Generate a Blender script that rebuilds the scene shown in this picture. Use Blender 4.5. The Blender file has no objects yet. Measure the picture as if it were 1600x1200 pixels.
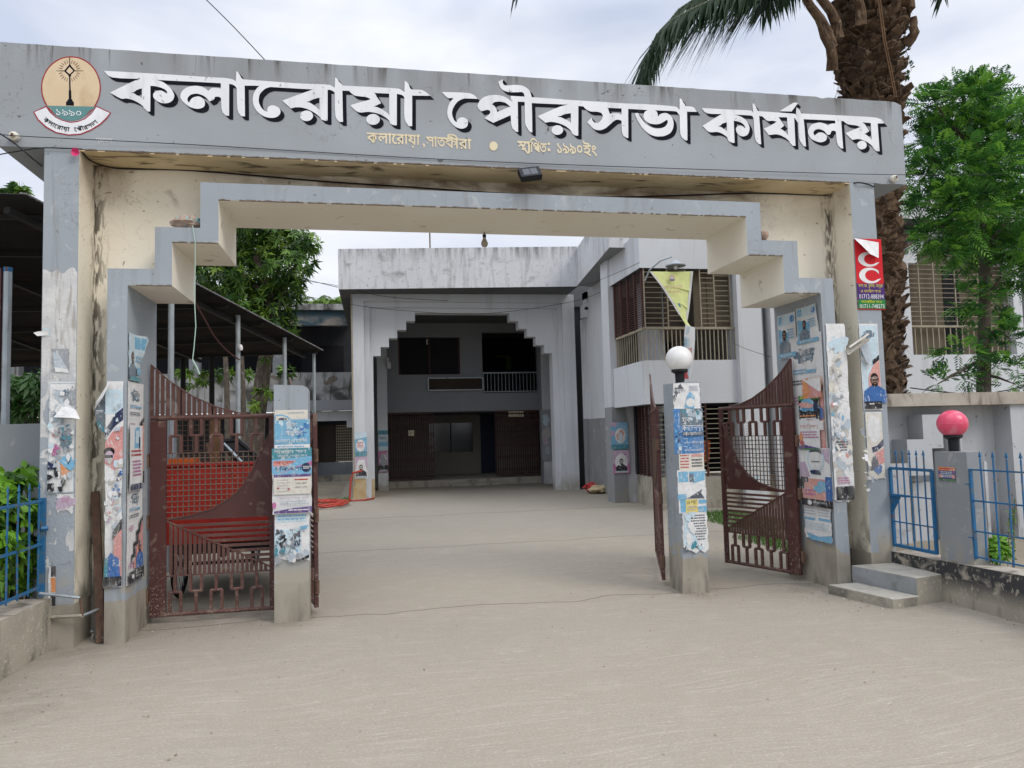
import bpy, math, random
from mathutils import Vector, Matrix
random.seed(11)
S = bpy.context.scene
C = S.collection
rad = math.radians

# ------------------------------------------------------------------ camera
YAW, PITCH, ROLL, FPX = rad(11.054), rad(3.8275), rad(-1.5246), 1162.72
fw = Vector((math.sin(YAW)*math.cos(PITCH), math.cos(YAW)*math.cos(PITCH), math.sin(PITCH)))
r0 = Vector((math.cos(YAW), -math.sin(YAW), 0)); u0 = r0.cross(fw)
rt = r0*math.cos(ROLL)+u0*math.sin(ROLL); up = u0*math.cos(ROLL)-r0*math.sin(ROLL)
EYE = Vector((0, 0, 1.6))
cd = bpy.data.cameras.new('camera'); cam = bpy.data.objects.new('camera', cd); C.objects.link(cam)
cd.sensor_fit = 'HORIZONTAL'; cd.sensor_width = 36; cd.lens = FPX/1600*36; cd.clip_start = .05; cd.clip_end = 2000
cam.matrix_world = Matrix(((rt.x, up.x, -fw.x, EYE.x), (rt.y, up.y, -fw.y, EYE.y), (rt.z, up.z, -fw.z, EYE.z), (0, 0, 0, 1)))
S.camera = cam
S.view_settings.view_transform = 'Standard'; S.view_settings.look = 'None'
S.view_settings.exposure = 0.11; S.view_settings.gamma = 1

# ------------------------------------------------------------------ sky and sun (bright overcast)
SUN = Vector((.50, -.54, .70)).normalized()
w = bpy.data.worlds.new('World'); S.world = w; w.use_nodes = True
nt = w.node_tree; nt.nodes.clear()
def N(t, **k):
    n = nt.nodes.new(t)
    for a, b in k.items(): setattr(n, a, b)
    return n
L_ = lambda a, b: nt.links.new(a, b)
out = N('ShaderNodeOutputWorld'); bg = N('ShaderNodeBackground')
sky = N('ShaderNodeTexSky', sky_type='NISHITA', sun_disc=False)
sky.sun_elevation = math.asin(SUN.z); sky.sun_rotation = math.atan2(SUN.x, SUN.y); sky.dust_density = 3
tc = N('ShaderNodeTexCoord'); sep = N('ShaderNodeSeparateXYZ'); L_(tc.outputs['Generated'], sep.inputs[0])
mp = N('ShaderNodeMapping'); mp.inputs['Location'].default_value = (10.2, 5.4, 2.4); mp.inputs['Scale'].default_value = (1, 1, 2.2); L_(tc.outputs['Generated'], mp.inputs[0])
n1 = N('ShaderNodeTexNoise'); n1.inputs['Scale'].default_value = 2.1; n1.inputs['Detail'].default_value = 5; n1.inputs['Distortion'].default_value = .3
L_(mp.outputs[0], n1.inputs['Vector'])
cr = N('ShaderNodeValToRGB')                      # cloud body: grey undersides to bright white
cr.color_ramp.elements[0].position = .36; cr.color_ramp.elements[0].color = (5.7, 6.35, 7.9, 1)
cr.color_ramp.elements[1].position = .62; cr.color_ramp.elements[1].color = (9.6, 9.75, 10.1, 1)
L_(n1.outputs['Fac'], cr.inputs[0])
gr = N('ShaderNodeMapRange'); gr.inputs[1].default_value = .50; gr.inputs[2].default_value = 1; gr.inputs[3].default_value = 1; gr.inputs[4].default_value = 3.3
L_(sep.outputs['Z'], gr.inputs[0])                # overcast sky: brighter overhead
sc = N('ShaderNodeVectorMath', operation='SCALE'); L_(cr.outputs[0], sc.inputs[0]); L_(gr.outputs[0], sc.inputs['Scale'])
n2 = N('ShaderNodeTexNoise'); n2.inputs['Scale'].default_value = 1.3; n2.inputs['Detail'].default_value = 4; L_(mp.outputs[0], n2.inputs['Vector'])
m2 = N('ShaderNodeMapRange'); m2.inputs[1].default_value = .3; m2.inputs[2].default_value = .5; m2.inputs[3].default_value = .82; m2.inputs[4].default_value = 1
L_(n2.outputs['Fac'], m2.inputs[0])
mx = N('ShaderNodeMix', data_type='RGBA'); L_(m2.outputs[0], mx.inputs['Factor']); L_(sky.outputs[0], mx.inputs['A']); L_(sc.outputs[0], mx.inputs['B'])
L_(mx.outputs['Result'], bg.inputs[0]); bg.inputs[1].default_value = .10; L_(bg.outputs[0], out.inputs[0])
sd = bpy.data.lights.new('sun', 'SUN'); sd.energy = 1.35; sd.angle = rad(24); sd.color = (1, .92, .82)
so = bpy.data.objects.new('sun', sd); C.objects.link(so); so.rotation_euler = (-SUN).to_track_quat('-Z', 'Y').to_euler()

# ------------------------------------------------------------------ measuring helpers
def ray(px, py): return fw+rt*((px-800)/FPX)-up*((py-600)/FPX)
def onY(px, py, Y): d = ray(px, py); return EYE+d*(Y/d.y)
def onX(px, py, X): d = ray(px, py); return EYE+d*(X/d.x)
def onZ(px, py, Z=0): d = ray(px, py); return EYE+d*((Z-EYE.z)/d.z)

# ------------------------------------------------------------------ materials
def lin(c): c /= 255; return c/12.92 if c <= .04045 else ((c+.055)/1.055)**2.4
def srgb(r, g, b, k=1): return (min(.9, lin(r)*k), min(.9, lin(g)*k), min(.9, lin(b)*k), 1)
def rgb(*c): return (*c, 1)
def surf(name, c1, c2=None, scale=2.0, rough=.85, bump=.15, bscale=60, stains=(), spec=.25, metal=0, detail=6, trans=0):
    m = bpy.data.materials.new(name); m.use_nodes = True; t = m.node_tree; P = t.nodes['Principled BSDF']
    def n(ty, **k):
        q = t.nodes.new(ty)
        for a, b in k.items(): setattr(q, a, b)
        return q
    lk = t.links.new
    g = n('ShaderNodeNewGeometry'); pos = g.outputs['Position']
    sp = n('ShaderNodeSeparateXYZ'); lk(pos, sp.inputs[0])
    def noise(sx, sy, sz, det=6, dist=.4):
        v = n('ShaderNodeVectorMath', operation='MULTIPLY'); v.inputs[1].default_value = (sx, sy, sz); lk(pos, v.inputs[0])
        q = n('ShaderNodeTexNoise'); q.inputs['Scale'].default_value = 1; q.inputs['Detail'].default_value = det; q.inputs['Distortion'].default_value = dist
        lk(v.outputs[0], q.inputs['Vector']); return q.outputs['Fac']
    def ramp(x, lo, hi, a=0, b=1):
        q = n('ShaderNodeMapRange'); q.inputs[1].default_value = lo; q.inputs[2].default_value = hi; q.inputs[3].default_value = a; q.inputs[4].default_value = b
        lk(x, q.inputs[0]); return q.outputs[0]
    def mul(a, b):
        q = n('ShaderNodeMath', operation='MULTIPLY'); lk(a, q.inputs[0]); lk(b, q.inputs[1]); return q.outputs[0]
    c2 = c2 or tuple(x*.82 for x in c1[:3])+(1,)
    q = n('ShaderNodeMix', data_type='RGBA'); lk(ramp(noise(scale, scale, scale, detail), .3, .7), q.inputs['Factor'])
    q.inputs['A'].default_value = c1; q.inputs['B'].default_value = c2; col = q.outputs['Result']
    for s in stains:
        f = ramp(noise(*s['s'], s.get('det', 8), s.get('dist', .6)), s['lo'], s['hi'], 0, s.get('a', 1))
        if 'line' in s:                                   # thin crack lines where the noise crosses its middle
            ab = n('ShaderNodeMath', operation='SUBTRACT'); lk(noise(*s['s'], s.get('det', 8), s.get('dist', .6)), ab.inputs[0]); ab.inputs[1].default_value = .5
            ab2 = n('ShaderNodeMath', operation='ABSOLUTE'); lk(ab.outputs[0], ab2.inputs[0]); f = ramp(ab2.outputs[0], 0, s['line'], s.get('a', 1), 0)
            f = mul(f, ramp(noise(.9, .9, .9, 3), .48, .6))
        if 'z' in s: f = mul(f, ramp(sp.outputs['Z'], s['z'][0], s['z'][1]))
        for ax_ in ('x', 'x2'):
            if ax_ in s: f = mul(f, ramp(sp.outputs['X'], *s[ax_]))
        if 'y' in s: f = mul(f, ramp(sp.outputs['Y'], *s['y']))
        if 'z2' in s: f = mul(f, ramp(sp.outputs['Z'], s['z2'][0], s['z2'][1]))
        q = n('ShaderNodeMix', data_type='RGBA'); lk(f, q.inputs['Factor']); lk(col, q.inputs['A']); q.inputs['B'].default_value = s['c']; col = q.outputs['Result']
    lk(col, P.inputs['Base Color']); P.inputs['Roughness'].default_value = rough; P.inputs['Metallic'].default_value = metal
    P.inputs['Specular IOR Level'].default_value = spec
    if bump:
        b = n('ShaderNodeBump'); b.inputs['Strength'].default_value = bump; b.inputs['Distance'].default_value = .01
        lk(noise(bscale, bscale, bscale, 5), b.inputs['Height']); lk(b.outputs[0], P.inputs['Normal'])
    if trans:
        tr = n('ShaderNodeBsdfTranslucent'); lk(col, tr.inputs[0]); ms = n('ShaderNodeMixShader'); ms.inputs[0].default_value = trans
        lk(P.outputs[0], ms.inputs[1]); lk(tr.outputs[0], ms.inputs[2]); lk(ms.outputs[0], t.nodes['Material Output'].inputs[0])
    return m
STREAK = dict(s=(7, 7, .55), lo=.52, hi=.72)
CONC = rgb(.36, .33, .27)
BASE = dict(c=rgb(.33, .30, .245), s=(3, 3, 3), lo=-1, hi=-.9, z=(.345, .335))
PATCH = dict(c=rgb(.35, .32, .26), s=(4, 4, 5), lo=.47, hi=.50, z=(.62, .40))
GRIME = dict(c=rgb(.10, .09, .075), s=(7, 7, 2), lo=.45, hi=.68, a=.7, z=(.5, .0))
M = {}
M['ground'] = None
M['gate_grey'] = surf('gate_grey_paint', rgb(.325, .362, .390), rgb(.288, .318, .343), 1.6, .75, .12, 50, [
    dict(c=rgb(.60, .60, .58), s=(9, 9, 9), lo=.62, hi=.68, a=.22), dict(c=rgb(.14, .125, .10), s=(9, 9, .9), lo=.56, hi=.74, a=.35), dict(c=rgb(.16, .14, .11), s=(5, 5, 5), line=.006, lo=0, hi=1, a=.55), PATCH, BASE, GRIME,
    dict(c=rgb(.12, .10, .08), s=(22, 22, 22), lo=.70, hi=.74, a=.7, det=3)])
M['sign_grey'] = surf('sign_grey_paint', rgb(.335, .362, .385), rgb(.285, .307, .324), 1.2, .8, .15, 45, [
    dict(c=rgb(.17, .165, .155), s=(2.2, 2.2, .35), lo=.36, hi=.66, a=.62, z=(4.35, 4.90)), dict(c=rgb(.07, .06, .05), s=(11, 11, .7), lo=.55, hi=.66, a=.85, z=(4.70, 4.93)),
    dict(c=rgb(.13, .12, .105), s=(3.2, 3.2, 3.2), line=.005, lo=0, hi=1, a=.6), dict(c=rgb(.09, .08, .07), s=(14, 14, 14), lo=.71, hi=.74, a=.8, det=3)])
M['sign_edge'] = surf('sign_top_cement', rgb(.20, .19, .17), rgb(.10, .10, .09), 6)
M['beige'] = surf('beige_paint', rgb(.81, .76, .635), rgb(.75, .685, .55), 1.5, .8, .15, 45, [
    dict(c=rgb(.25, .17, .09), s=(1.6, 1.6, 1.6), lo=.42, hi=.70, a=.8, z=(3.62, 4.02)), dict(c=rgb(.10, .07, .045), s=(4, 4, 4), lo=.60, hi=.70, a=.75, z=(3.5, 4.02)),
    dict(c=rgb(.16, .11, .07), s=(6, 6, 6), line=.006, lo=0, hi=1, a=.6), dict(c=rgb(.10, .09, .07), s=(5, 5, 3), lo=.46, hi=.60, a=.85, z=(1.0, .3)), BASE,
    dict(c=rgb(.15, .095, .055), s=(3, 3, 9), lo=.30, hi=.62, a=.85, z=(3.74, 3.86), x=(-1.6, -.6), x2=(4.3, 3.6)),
    dict(c=rgb(.055, .04, .028), s=(30, 30, 7), lo=.46, hi=.56, a=.85, x=(-2.20, -2.30), y=(6.85, 6.97), z=(.2, .6)), dict(c=rgb(.055, .04, .028), s=(30, 30, 7), lo=.46, hi=.56, a=.85, x=(4.74, 4.82), y=(6.85, 6.97)),
    dict(c=rgb(.22, .14, .08), s=(14, 14, 14), lo=.67, hi=.72, a=.7)])
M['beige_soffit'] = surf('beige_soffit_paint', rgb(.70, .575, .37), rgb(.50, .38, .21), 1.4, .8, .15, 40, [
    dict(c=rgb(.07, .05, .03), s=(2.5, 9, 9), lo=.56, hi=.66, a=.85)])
M['beige_frame'] = surf('beige_frame_paint', rgb(.82, .785, .69), rgb(.77, .725, .61), 1.2, .8, .1, 40, [dict(c=rgb(.28, .21, .13), s=(6, 6, 6), lo=.64, hi=.74, a=.6)])
M['chip'] = surf('chipped_edge', rgb(.11, .09, .075), rgb(.20, .16, .12), 20, .95, .5, 80)
M['conc'] = surf('rough_concrete', rgb(.40, .365, .295), rgb(.30, .275, .22), 2.5, .95, .5, 70, [dict(c=rgb(.10, .095, .085), s=(3, 3, 1.6), lo=.52, hi=.66, a=.75), dict(c=rgb(.55, .51, .42), s=(30, 30, 30), lo=.6, hi=.66, a=.6)])
M['conc_black'] = surf('black_washed_concrete', rgb(.37, .335, .27), rgb(.28, .255, .205), 3, .92, .5, 60, [dict(c=rgb(.10, .09, .075), s=(9, 9, 3), lo=.52, hi=.68, a=.6), dict(c=rgb(.035, .036, .04), s=(5, 5, 9), lo=.34, hi=.46, a=.96, z=(.09, .24)), dict(c=rgb(.42, .38, .31), s=(30, 30, 20), lo=.60, hi=.66, a=.6)])
M['step'] = surf('cement_step', rgb(.42, .395, .34), rgb(.33, .31, .26), 6, .9, .3, 60, [dict(c=rgb(.62, .60, .56), s=(14, 14, 14), lo=.62, hi=.70, a=.5)])
M['step_face'] = surf('grey_step_face', rgb(.30, .32, .33), rgb(.24, .25, .25), 3, .85, .3, 60, [dict(c=rgb(.13, .12, .11), s=(4, 4, 8), lo=.55, hi=.7, a=.6)])
M['shade_grey'] = surf('shaded_grey_paint', rgb(.25, .27, .285), rgb(.22, .235, .25), 2, .8, .15, 50, [dict(c=rgb(.40, .39, .36), s=(9, 9, 9), lo=.60, hi=.68, a=.5), dict(c=rgb(.30, .28, .23), s=(5, 5, 5), lo=.42, hi=.55, a=.8, z=(.62, .42))])  # gate grey darkened in the colour itself, for faces in shade
M['wall_grey'] = surf('yard_wall_grey', rgb(.46, .48, .50), rgb(.40, .41, .42), 1.5, .85, .2, 50, [
    dict(c=rgb(.15, .13, .10), s=(5, 5, 3), lo=.50, hi=.68, a=.75, z=(1.1, .3)), dict(c=rgb(.10, .09, .07), s=(18, 18, 18), lo=.64, hi=.70, a=.6), dict(c=rgb(.20, .17, .13), s=(8, 8, .8), lo=.55, hi=.75, a=.6, z=(1.3, 1.9))])
M['coping'] = surf('weathered_coping', rgb(.44, .40, .34), rgb(.30, .265, .22), 3, .9, .3, 60, [dict(c=rgb(.11, .09, .07), s=(6, 6, 2), lo=.52, hi=.66, a=.8)])
M['bld'] = surf('building_pale_paint', rgb(.58, .60, .62), rgb(.53, .545, .56), .8, .85, .1, 30, [
    dict(c=rgb(.33, .34, .34), s=(3, 3, .35), lo=.52, hi=.75, a=.5), dict(c=rgb(.30, .27, .21), s=(4, 4, 2), lo=.40, hi=.6, a=.8, z=(.55, .1))])
M['bld_low'] = surf('dado_and_shade_grey', rgb(.25, .26, .265), rgb(.21, .22, .225), 1.5, .85, .15, 30, [dict(c=rgb(.42, .42, .41), s=(4, 4, 3), lo=.60, hi=.68, a=.6), dict(c=rgb(.30, .27, .21), s=(4, 4, 2), lo=.40, hi=.6, a=.8, z=(.5, .1))])
M['parapet'] = surf('mildewed_parapet', rgb(.58, .595, .61), rgb(.52, .53, .54), .9, .9, .15, 30, [
    dict(c=rgb(.22, .22, .215), s=(7, 7, .9), lo=.52, hi=.72, a=.55), dict(c=rgb(.09, .09, .085), s=(9, 9, .6), lo=.44, hi=.66, a=.75, z=(6.15, 6.55)), dict(c=rgb(.14, .14, .13), s=(1.6, 1.6, 2.5), lo=.58, hi=.72, a=.6), dict(c=rgb(.12, .12, .11), s=(24, 24, 14), lo=.60, hi=.68, a=.45)])
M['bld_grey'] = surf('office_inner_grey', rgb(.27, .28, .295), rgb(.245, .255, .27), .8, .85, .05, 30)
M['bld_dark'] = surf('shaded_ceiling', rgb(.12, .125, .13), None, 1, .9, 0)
M['rustwash'] = surf('rust_washed_paint', rgb(.42, .27, .10), rgb(.50, .42, .28), 3, .85, .1, 30)
M['old'] = surf('mouldy_plaster', rgb(.36, .37, .37), rgb(.24, .24, .235), 1.2, .95, .3, 25, [dict(c=rgb(.05, .048, .042), s=(1.3, 1.3, 1.6), lo=.46, hi=.60, a=.9), dict(c=rgb(.045, .042, .036), s=(4, 4, 1), lo=.52, hi=.66, a=.85), dict(c=rgb(.13, .11, .09), s=(.8, .8, .8), lo=.58, hi=.60, a=.9)])
M['old_blue'] = surf('old_blue_fascia', rgb(.03, .07, .095), rgb(.05, .075, .09), 2, .9, .1, 25, [dict(c=rgb(.22, .195, .17), s=(1.0, 1.0, 2), lo=.45, hi=.56, a=.9, z2=(6.1, 5.95)), dict(c=rgb(.04, .04, .035), s=(3, 3, 1), lo=.55, hi=.7, a=.8)])
M['old_dark'] = surf('old_dark_verandah', rgb(.035, .037, .045), rgb(.055, .057, .065), 1, .95, 0)
M['old_grey'] = surf('old_grey_wall', rgb(.20, .22, .24), rgb(.15, .165, .18), 1.5, .9, .1, 25, [dict(c=rgb(.45, .46, .46), s=(2.5, 2.5, 3), lo=.60, hi=.66, a=.7)])
RUSTS = [dict(c=rgb(.21, .15, .115), s=(9, 9, 9), lo=.58, hi=.70, a=.65), dict(c=rgb(.33, .29, .25), s=(70, 70, 70), lo=.60, hi=.66, a=.75, z=(.75, .2), det=2), dict(c=rgb(.08, .035, .03), s=(6, 6, 2), lo=.55, hi=.7, a=.6)]
M['maroon'] = surf('maroon_gate_paint', rgb(.088, .030, .026), rgb(.064, .023, .020), 3, .55, .15, 90, RUSTS, .4)
M['maroon_dust'] = surf('dusty_maroon_bars', rgb(.125, .058, .046), rgb(.082, .038, .031), 5, .6, .15, 90, RUSTS, .35)
M['rust'] = surf('rusty_steel', rgb(.16, .095, .065), rgb(.09, .055, .042), 20, .8, .2, 90)
M['wiremesh'] = surf('rusty_wire', rgb(.165, .115, .085), rgb(.11, .075, .06), 20, .7, 0)
M['blue'] = surf('blue_fence_paint', rgb(.020, .135, .29), rgb(.016, .10, .225), 5, .5, .1, 80, [dict(c=rgb(.10, .13, .14), s=(14, 14, 14), lo=.56, hi=.66, a=.8), dict(c=rgb(.11, .06, .035), s=(22, 22, 12), lo=.62, hi=.68, a=.85)], .35)
M['galv'] = surf('galvanised_pipe', rgb(.40, .44, .46), rgb(.30, .34, .36), 6, .45, .05, 60, [dict(c=rgb(.18, .17, .15), s=(9, 9, 2), lo=.58, hi=.7, a=.6)], .5, .3)
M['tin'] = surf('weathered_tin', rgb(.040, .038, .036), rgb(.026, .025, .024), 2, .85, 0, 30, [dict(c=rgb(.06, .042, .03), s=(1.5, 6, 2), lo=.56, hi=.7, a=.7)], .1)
M['tin_edge'] = surf('bright_tin_edge', rgb(.33, .34, .35), rgb(.15, .13, .12), 14, .5, 0, 30, (), .5, .4)
M['steel_dark'] = surf('dark_steel', rgb(.014, .014, .015), rgb(.02, .019, .018), 8, .6, 0)
M['black'] = surf('black_plastic', rgb(.014, .015, .018), None, 10, .5, 0)
M['wire'] = surf('black_cable', rgb(.012, .012, .013), None, 10, .6, 0)
M['white_plastic'] = surf('white_lamp_globe', rgb(.82, .82, .81), rgb(.76, .76, .75), 3, .28, .03, 50, [dict(c=rgb(.50, .48, .44), s=(9, 9, 5), lo=.58, hi=.76, a=.4)], .5)
M['pink_plastic'] = surf('pink_lamp_globe', rgb(.70, .075, .15), rgb(.62, .06, .125), 2, .28, .04, 50, [dict(c=rgb(.70, .32, .36), s=(9, 9, 9), lo=.55, hi=.75, a=.6), dict(c=rgb(.30, .12, .10), s=(40, 40, 40), lo=.66, hi=.70, a=.6)], .5)
M['letter'] = surf('white_sign_paint', rgb(.76, .78, .80), rgb(.67, .69, .71), 4, .7, .05, 50, [dict(c=rgb(.50, .51, .53), s=(9, 9, 2), lo=.58, hi=.72, a=.5), dict(c=rgb(.15, .14, .13), s=(26, 26, 26), lo=.70, hi=.73, a=.7, det=2)])
M['letter_shadow'] = surf('black_sign_paint', rgb(.008, .009, .014), rgb(.012, .013, .019), 4, .9, 0, 30, [dict(c=rgb(.07, .07, .08), s=(22, 22, 22), lo=.68, hi=.72, a=.5)], .08)
M['yellow'] = surf('pale_yellow_sign_paint', rgb(.74, .65, .45), rgb(.66, .57, .39), 6, .7, 0)
M['cream'] = surf('cream_emblem_paint', rgb(.66, .53, .36), rgb(.60, .47, .30), 4, .7, .05, 50, [dict(c=rgb(.40, .29, .15), s=(6, 6, 3), lo=.55, hi=.7, a=.5)])
M['red'] = surf('red_emblem_paint', rgb(.33, .035, .045), None, 6, .7, 0)
M['rust_paint'] = surf('brown_ray_paint', rgb(.19, .08, .055), None, 6, .7, 0)
M['teal'] = surf('teal_emblem_paint', rgb(.095, .23, .235), rgb(.12, .26, .255), 4, .7, 0)
M['grille'] = surf('cream_grille_bars', rgb(.34, .30, .22), rgb(.26, .225, .165), 5, .6, 0)
M['brown_bar'] = surf('brown_window_bars', rgb(.085, .04, .032), rgb(.06, .03, .026), 5, .6, 0)
M['shutter'] = surf('tan_shutter', rgb(.135, .11, .075), rgb(.11, .09, .06), 3, .7, 0)
M['shutter_dark'] = surf('brown_shutter', rgb(.045, .032, .024), rgb(.035, .024, .018), 3, .7, 0)
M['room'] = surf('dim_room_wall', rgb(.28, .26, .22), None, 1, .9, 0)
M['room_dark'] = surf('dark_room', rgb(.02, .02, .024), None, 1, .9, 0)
M['navy'] = surf('dark_blue_door', rgb(.012, .018, .045), rgb(.018, .024, .05), 2, .5, 0)
M['glass'] = surf('dark_window_glass', rgb(.012, .014, .018), None, 2, .12, 0, 30, (), .6)
M['orange'] = surf('orange_plastic', rgb(.62, .13, .025), rgb(.55, .11, .02), 3, .4, 0)
M['cart_red'] = surf('red_cart_panel', rgb(.44, .028, .018), rgb(.37, .022, .015), 3, .5, .05, 40, [dict(c=rgb(.16, .02, .015), s=(4, 4, 2), lo=.56, hi=.7, a=.7)], .4)
M['wood'] = surf('rough_wood', rgb(.20, .115, .06), rgb(.13, .075, .04), 8, .85, .2, 40)
M['rubber'] = surf('black_rubber', rgb(.016, .016, .016), None, 5, .8, 0)
M['bark'] = surf('grey_brown_bark', rgb(.115, .095, .075), rgb(.06, .048, .038), 9, .95, .8, 30, [dict(c=rgb(.22, .20, .17), s=(14, 14, 4), lo=.58, hi=.66, a=.6)])
M['palm_bark'] = surf('palm_boot_bark', rgb(.15, .098, .060), rgb(.060, .037, .023), 11, .95, .9, 60, [dict(c=rgb(.28, .205, .14), s=(18, 18, 7), lo=.56, hi=.68, a=.7), dict(c=rgb(.02, .014, .01), s=(9, 9, 9), lo=.58, hi=.68, a=.8)])
M['fibre'] = surf('palm_fibre', rgb(.075, .05, .033), rgb(.04, .028, .02), 12, .95, 0)
def leaf(name, c): return surf(name, c, tuple(x*.75 for x in c[:3])+(1,), 6, .5, 0, 30, (), .35, 0, 3, .3)
M['mango1'], M['mango2'], M['mango3'] = leaf('mango_leaf_green', rgb(.095, .20, .025)), leaf('mango_leaf_deep', rgb(.030, .080, .016)), leaf('mango_leaf_bright', rgb(.20, .33, .04))
M['neem1'], M['neem2'], M['neem3'] = leaf('feather_leaf_green', rgb(.075, .235, .035)), leaf('feather_leaf_deep', rgb(.024, .105, .020)), leaf('feather_leaf_bright', rgb(.19, .42, .05))
M['palm1'], M['palm2'] = leaf('palm_leaflet_dark', rgb(.022, .048, .020)), leaf('palm_leaflet', rgb(.032, .062, .026))
M['rachis'] = surf('palm_rachis', rgb(.24, .25, .17), None, 5, .6, 0)
M['shrub1'], M['shrub2'] = leaf('hedge_leaf', rgb(.17, .38, .03)), leaf('hedge_leaf_dark', rgb(.035, .10, .016))
M['grass'] = leaf('grass_blade', rgb(.095, .20, .03))
M['earth'] = surf('bare_earth', rgb(.27, .23, .17), rgb(.20, .17, .12), 1.2, .95, .5, 20)
M['hose'] = surf('red_hose', rgb(.48, .06, .04), rgb(.36, .05, .035), 8, .5, 0)
M['rag1'] = surf('cream_cloth', rgb(.52, .42, .26), None, 12, .9, 0); M['rag2'] = surf('red_cloth', rgb(.42, .05, .05), None, 12, .9, 0)
M['brick'] = surf('old_brick', rgb(.32, .20, .15), rgb(.42, .33, .27), 14, .95, .4, 60)
M['bag'] = surf('crumpled_plastic_bag', rgb(.42, .34, .27), rgb(.30, .20, .16), 12, .6, .4, 40, [dict(c=rgb(.25, .42, .40), s=(12, 12, 12), lo=.58, hi=.62)])
M['porcelain'] = surf('white_porcelain', rgb(.70, .66, .56), None, 10, .3, 0)
M['bulb'] = surf('frosted_bulb_glass', rgb(.36, .32, .26), rgb(.26, .22, .18), 12, .25, 0)
M['flower'] = surf('pink_petals', rgb(.62, .04, .16), None, 10, .6, 0)
M['string'] = surf('pale_green_string', rgb(.40, .55, .47), None, 10, .7, 0)
M['red_wire'] = surf('red_brown_cable', rgb(.11, .035, .03), None, 10, .7, 0)
M['residue'] = surf('whitewash_and_paste_residue', rgb(.60, .60, .585), rgb(.47, .475, .47), 9, .9, .4, 40, [
    dict(c=rgb(.30, .275, .235), s=(26, 26, 3), lo=.55, hi=.68, a=.7), dict(c=rgb(.30, .335, .37), s=(7, 7, 5), lo=.50, hi=.515, a=1, z=(2.3, 1.9), det=5), dict(c=rgb(.315, .35, .385), s=(13, 13, 6), lo=.44, hi=.455, a=1, z=(1.32, 1.22), det=6), dict(c=rgb(.10, .10, .10), s=(17, 17, 12), lo=.67, hi=.70, a=.8)])
PAP = {}
def pap(key):
    if key not in PAP:
        c = dict(white=(.72, .72, .71), grey=(.30, .33, .36), black=(.025, .026, .032), navy=(.02, .035, .10), pink=(.66, .25, .22), salmon=(.68, .30, .24), blue=(.02, .20, .50),
                 sky=(.13, .42, .64), pale=(.50, .66, .74), teal=(.04, .26, .33), shirt=(.015, .13, .42), skin=(.28, .15, .10), hair=(.015, .012, .012), red=(.52, .03, .035), magenta=(.50, .12, .32),
                 purple=(.12, .06, .24), yellow=(.78, .62, .08), cream=(.68, .64, .54), orange=(.72, .25, .05), green=(.05, .26, .06), ink=(.09, .10, .13), lilac=(.52, .36, .50), slate=(.14, .20, .25), mist=(.42, .50, .56), dust=(.50, .47, .42), fred=(.62, .02, .03), fwhite=(.75, .75, .75), fpurple=(.07, .03, .17), fgreen=(.02, .20, .06), fyellow=(.75, .62, .03), flime=(.72, .77, .33))[key]
        fresh = key[0] == 'f'; g_ = sum(c)/3; c = c if fresh else tuple(x*.80+g_*.20 for x in c)
        PAP[key] = surf('paper_'+key, rgb(*c), rgb(*[x*.86 for x in c]), 7, .8, .25 if fresh else .6, 22, () if fresh else [dict(c=rgb(.42, .40, .36), s=(8, 8, 3), lo=.50, hi=.75, a=.45), dict(c=rgb(.60, .60, .585), s=(38, 38, 24), lo=.60, hi=.64, a=.6, det=4), dict(c=rgb(.20, .19, .18), s=(60, 60, 45), lo=.64, hi=.70, a=.45, det=3), dict(c=rgb(.62, .61, .59), s=(11, 11, 2.2), line=.012, lo=0, hi=1, a=.6)])
    return PAP[key]

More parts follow.
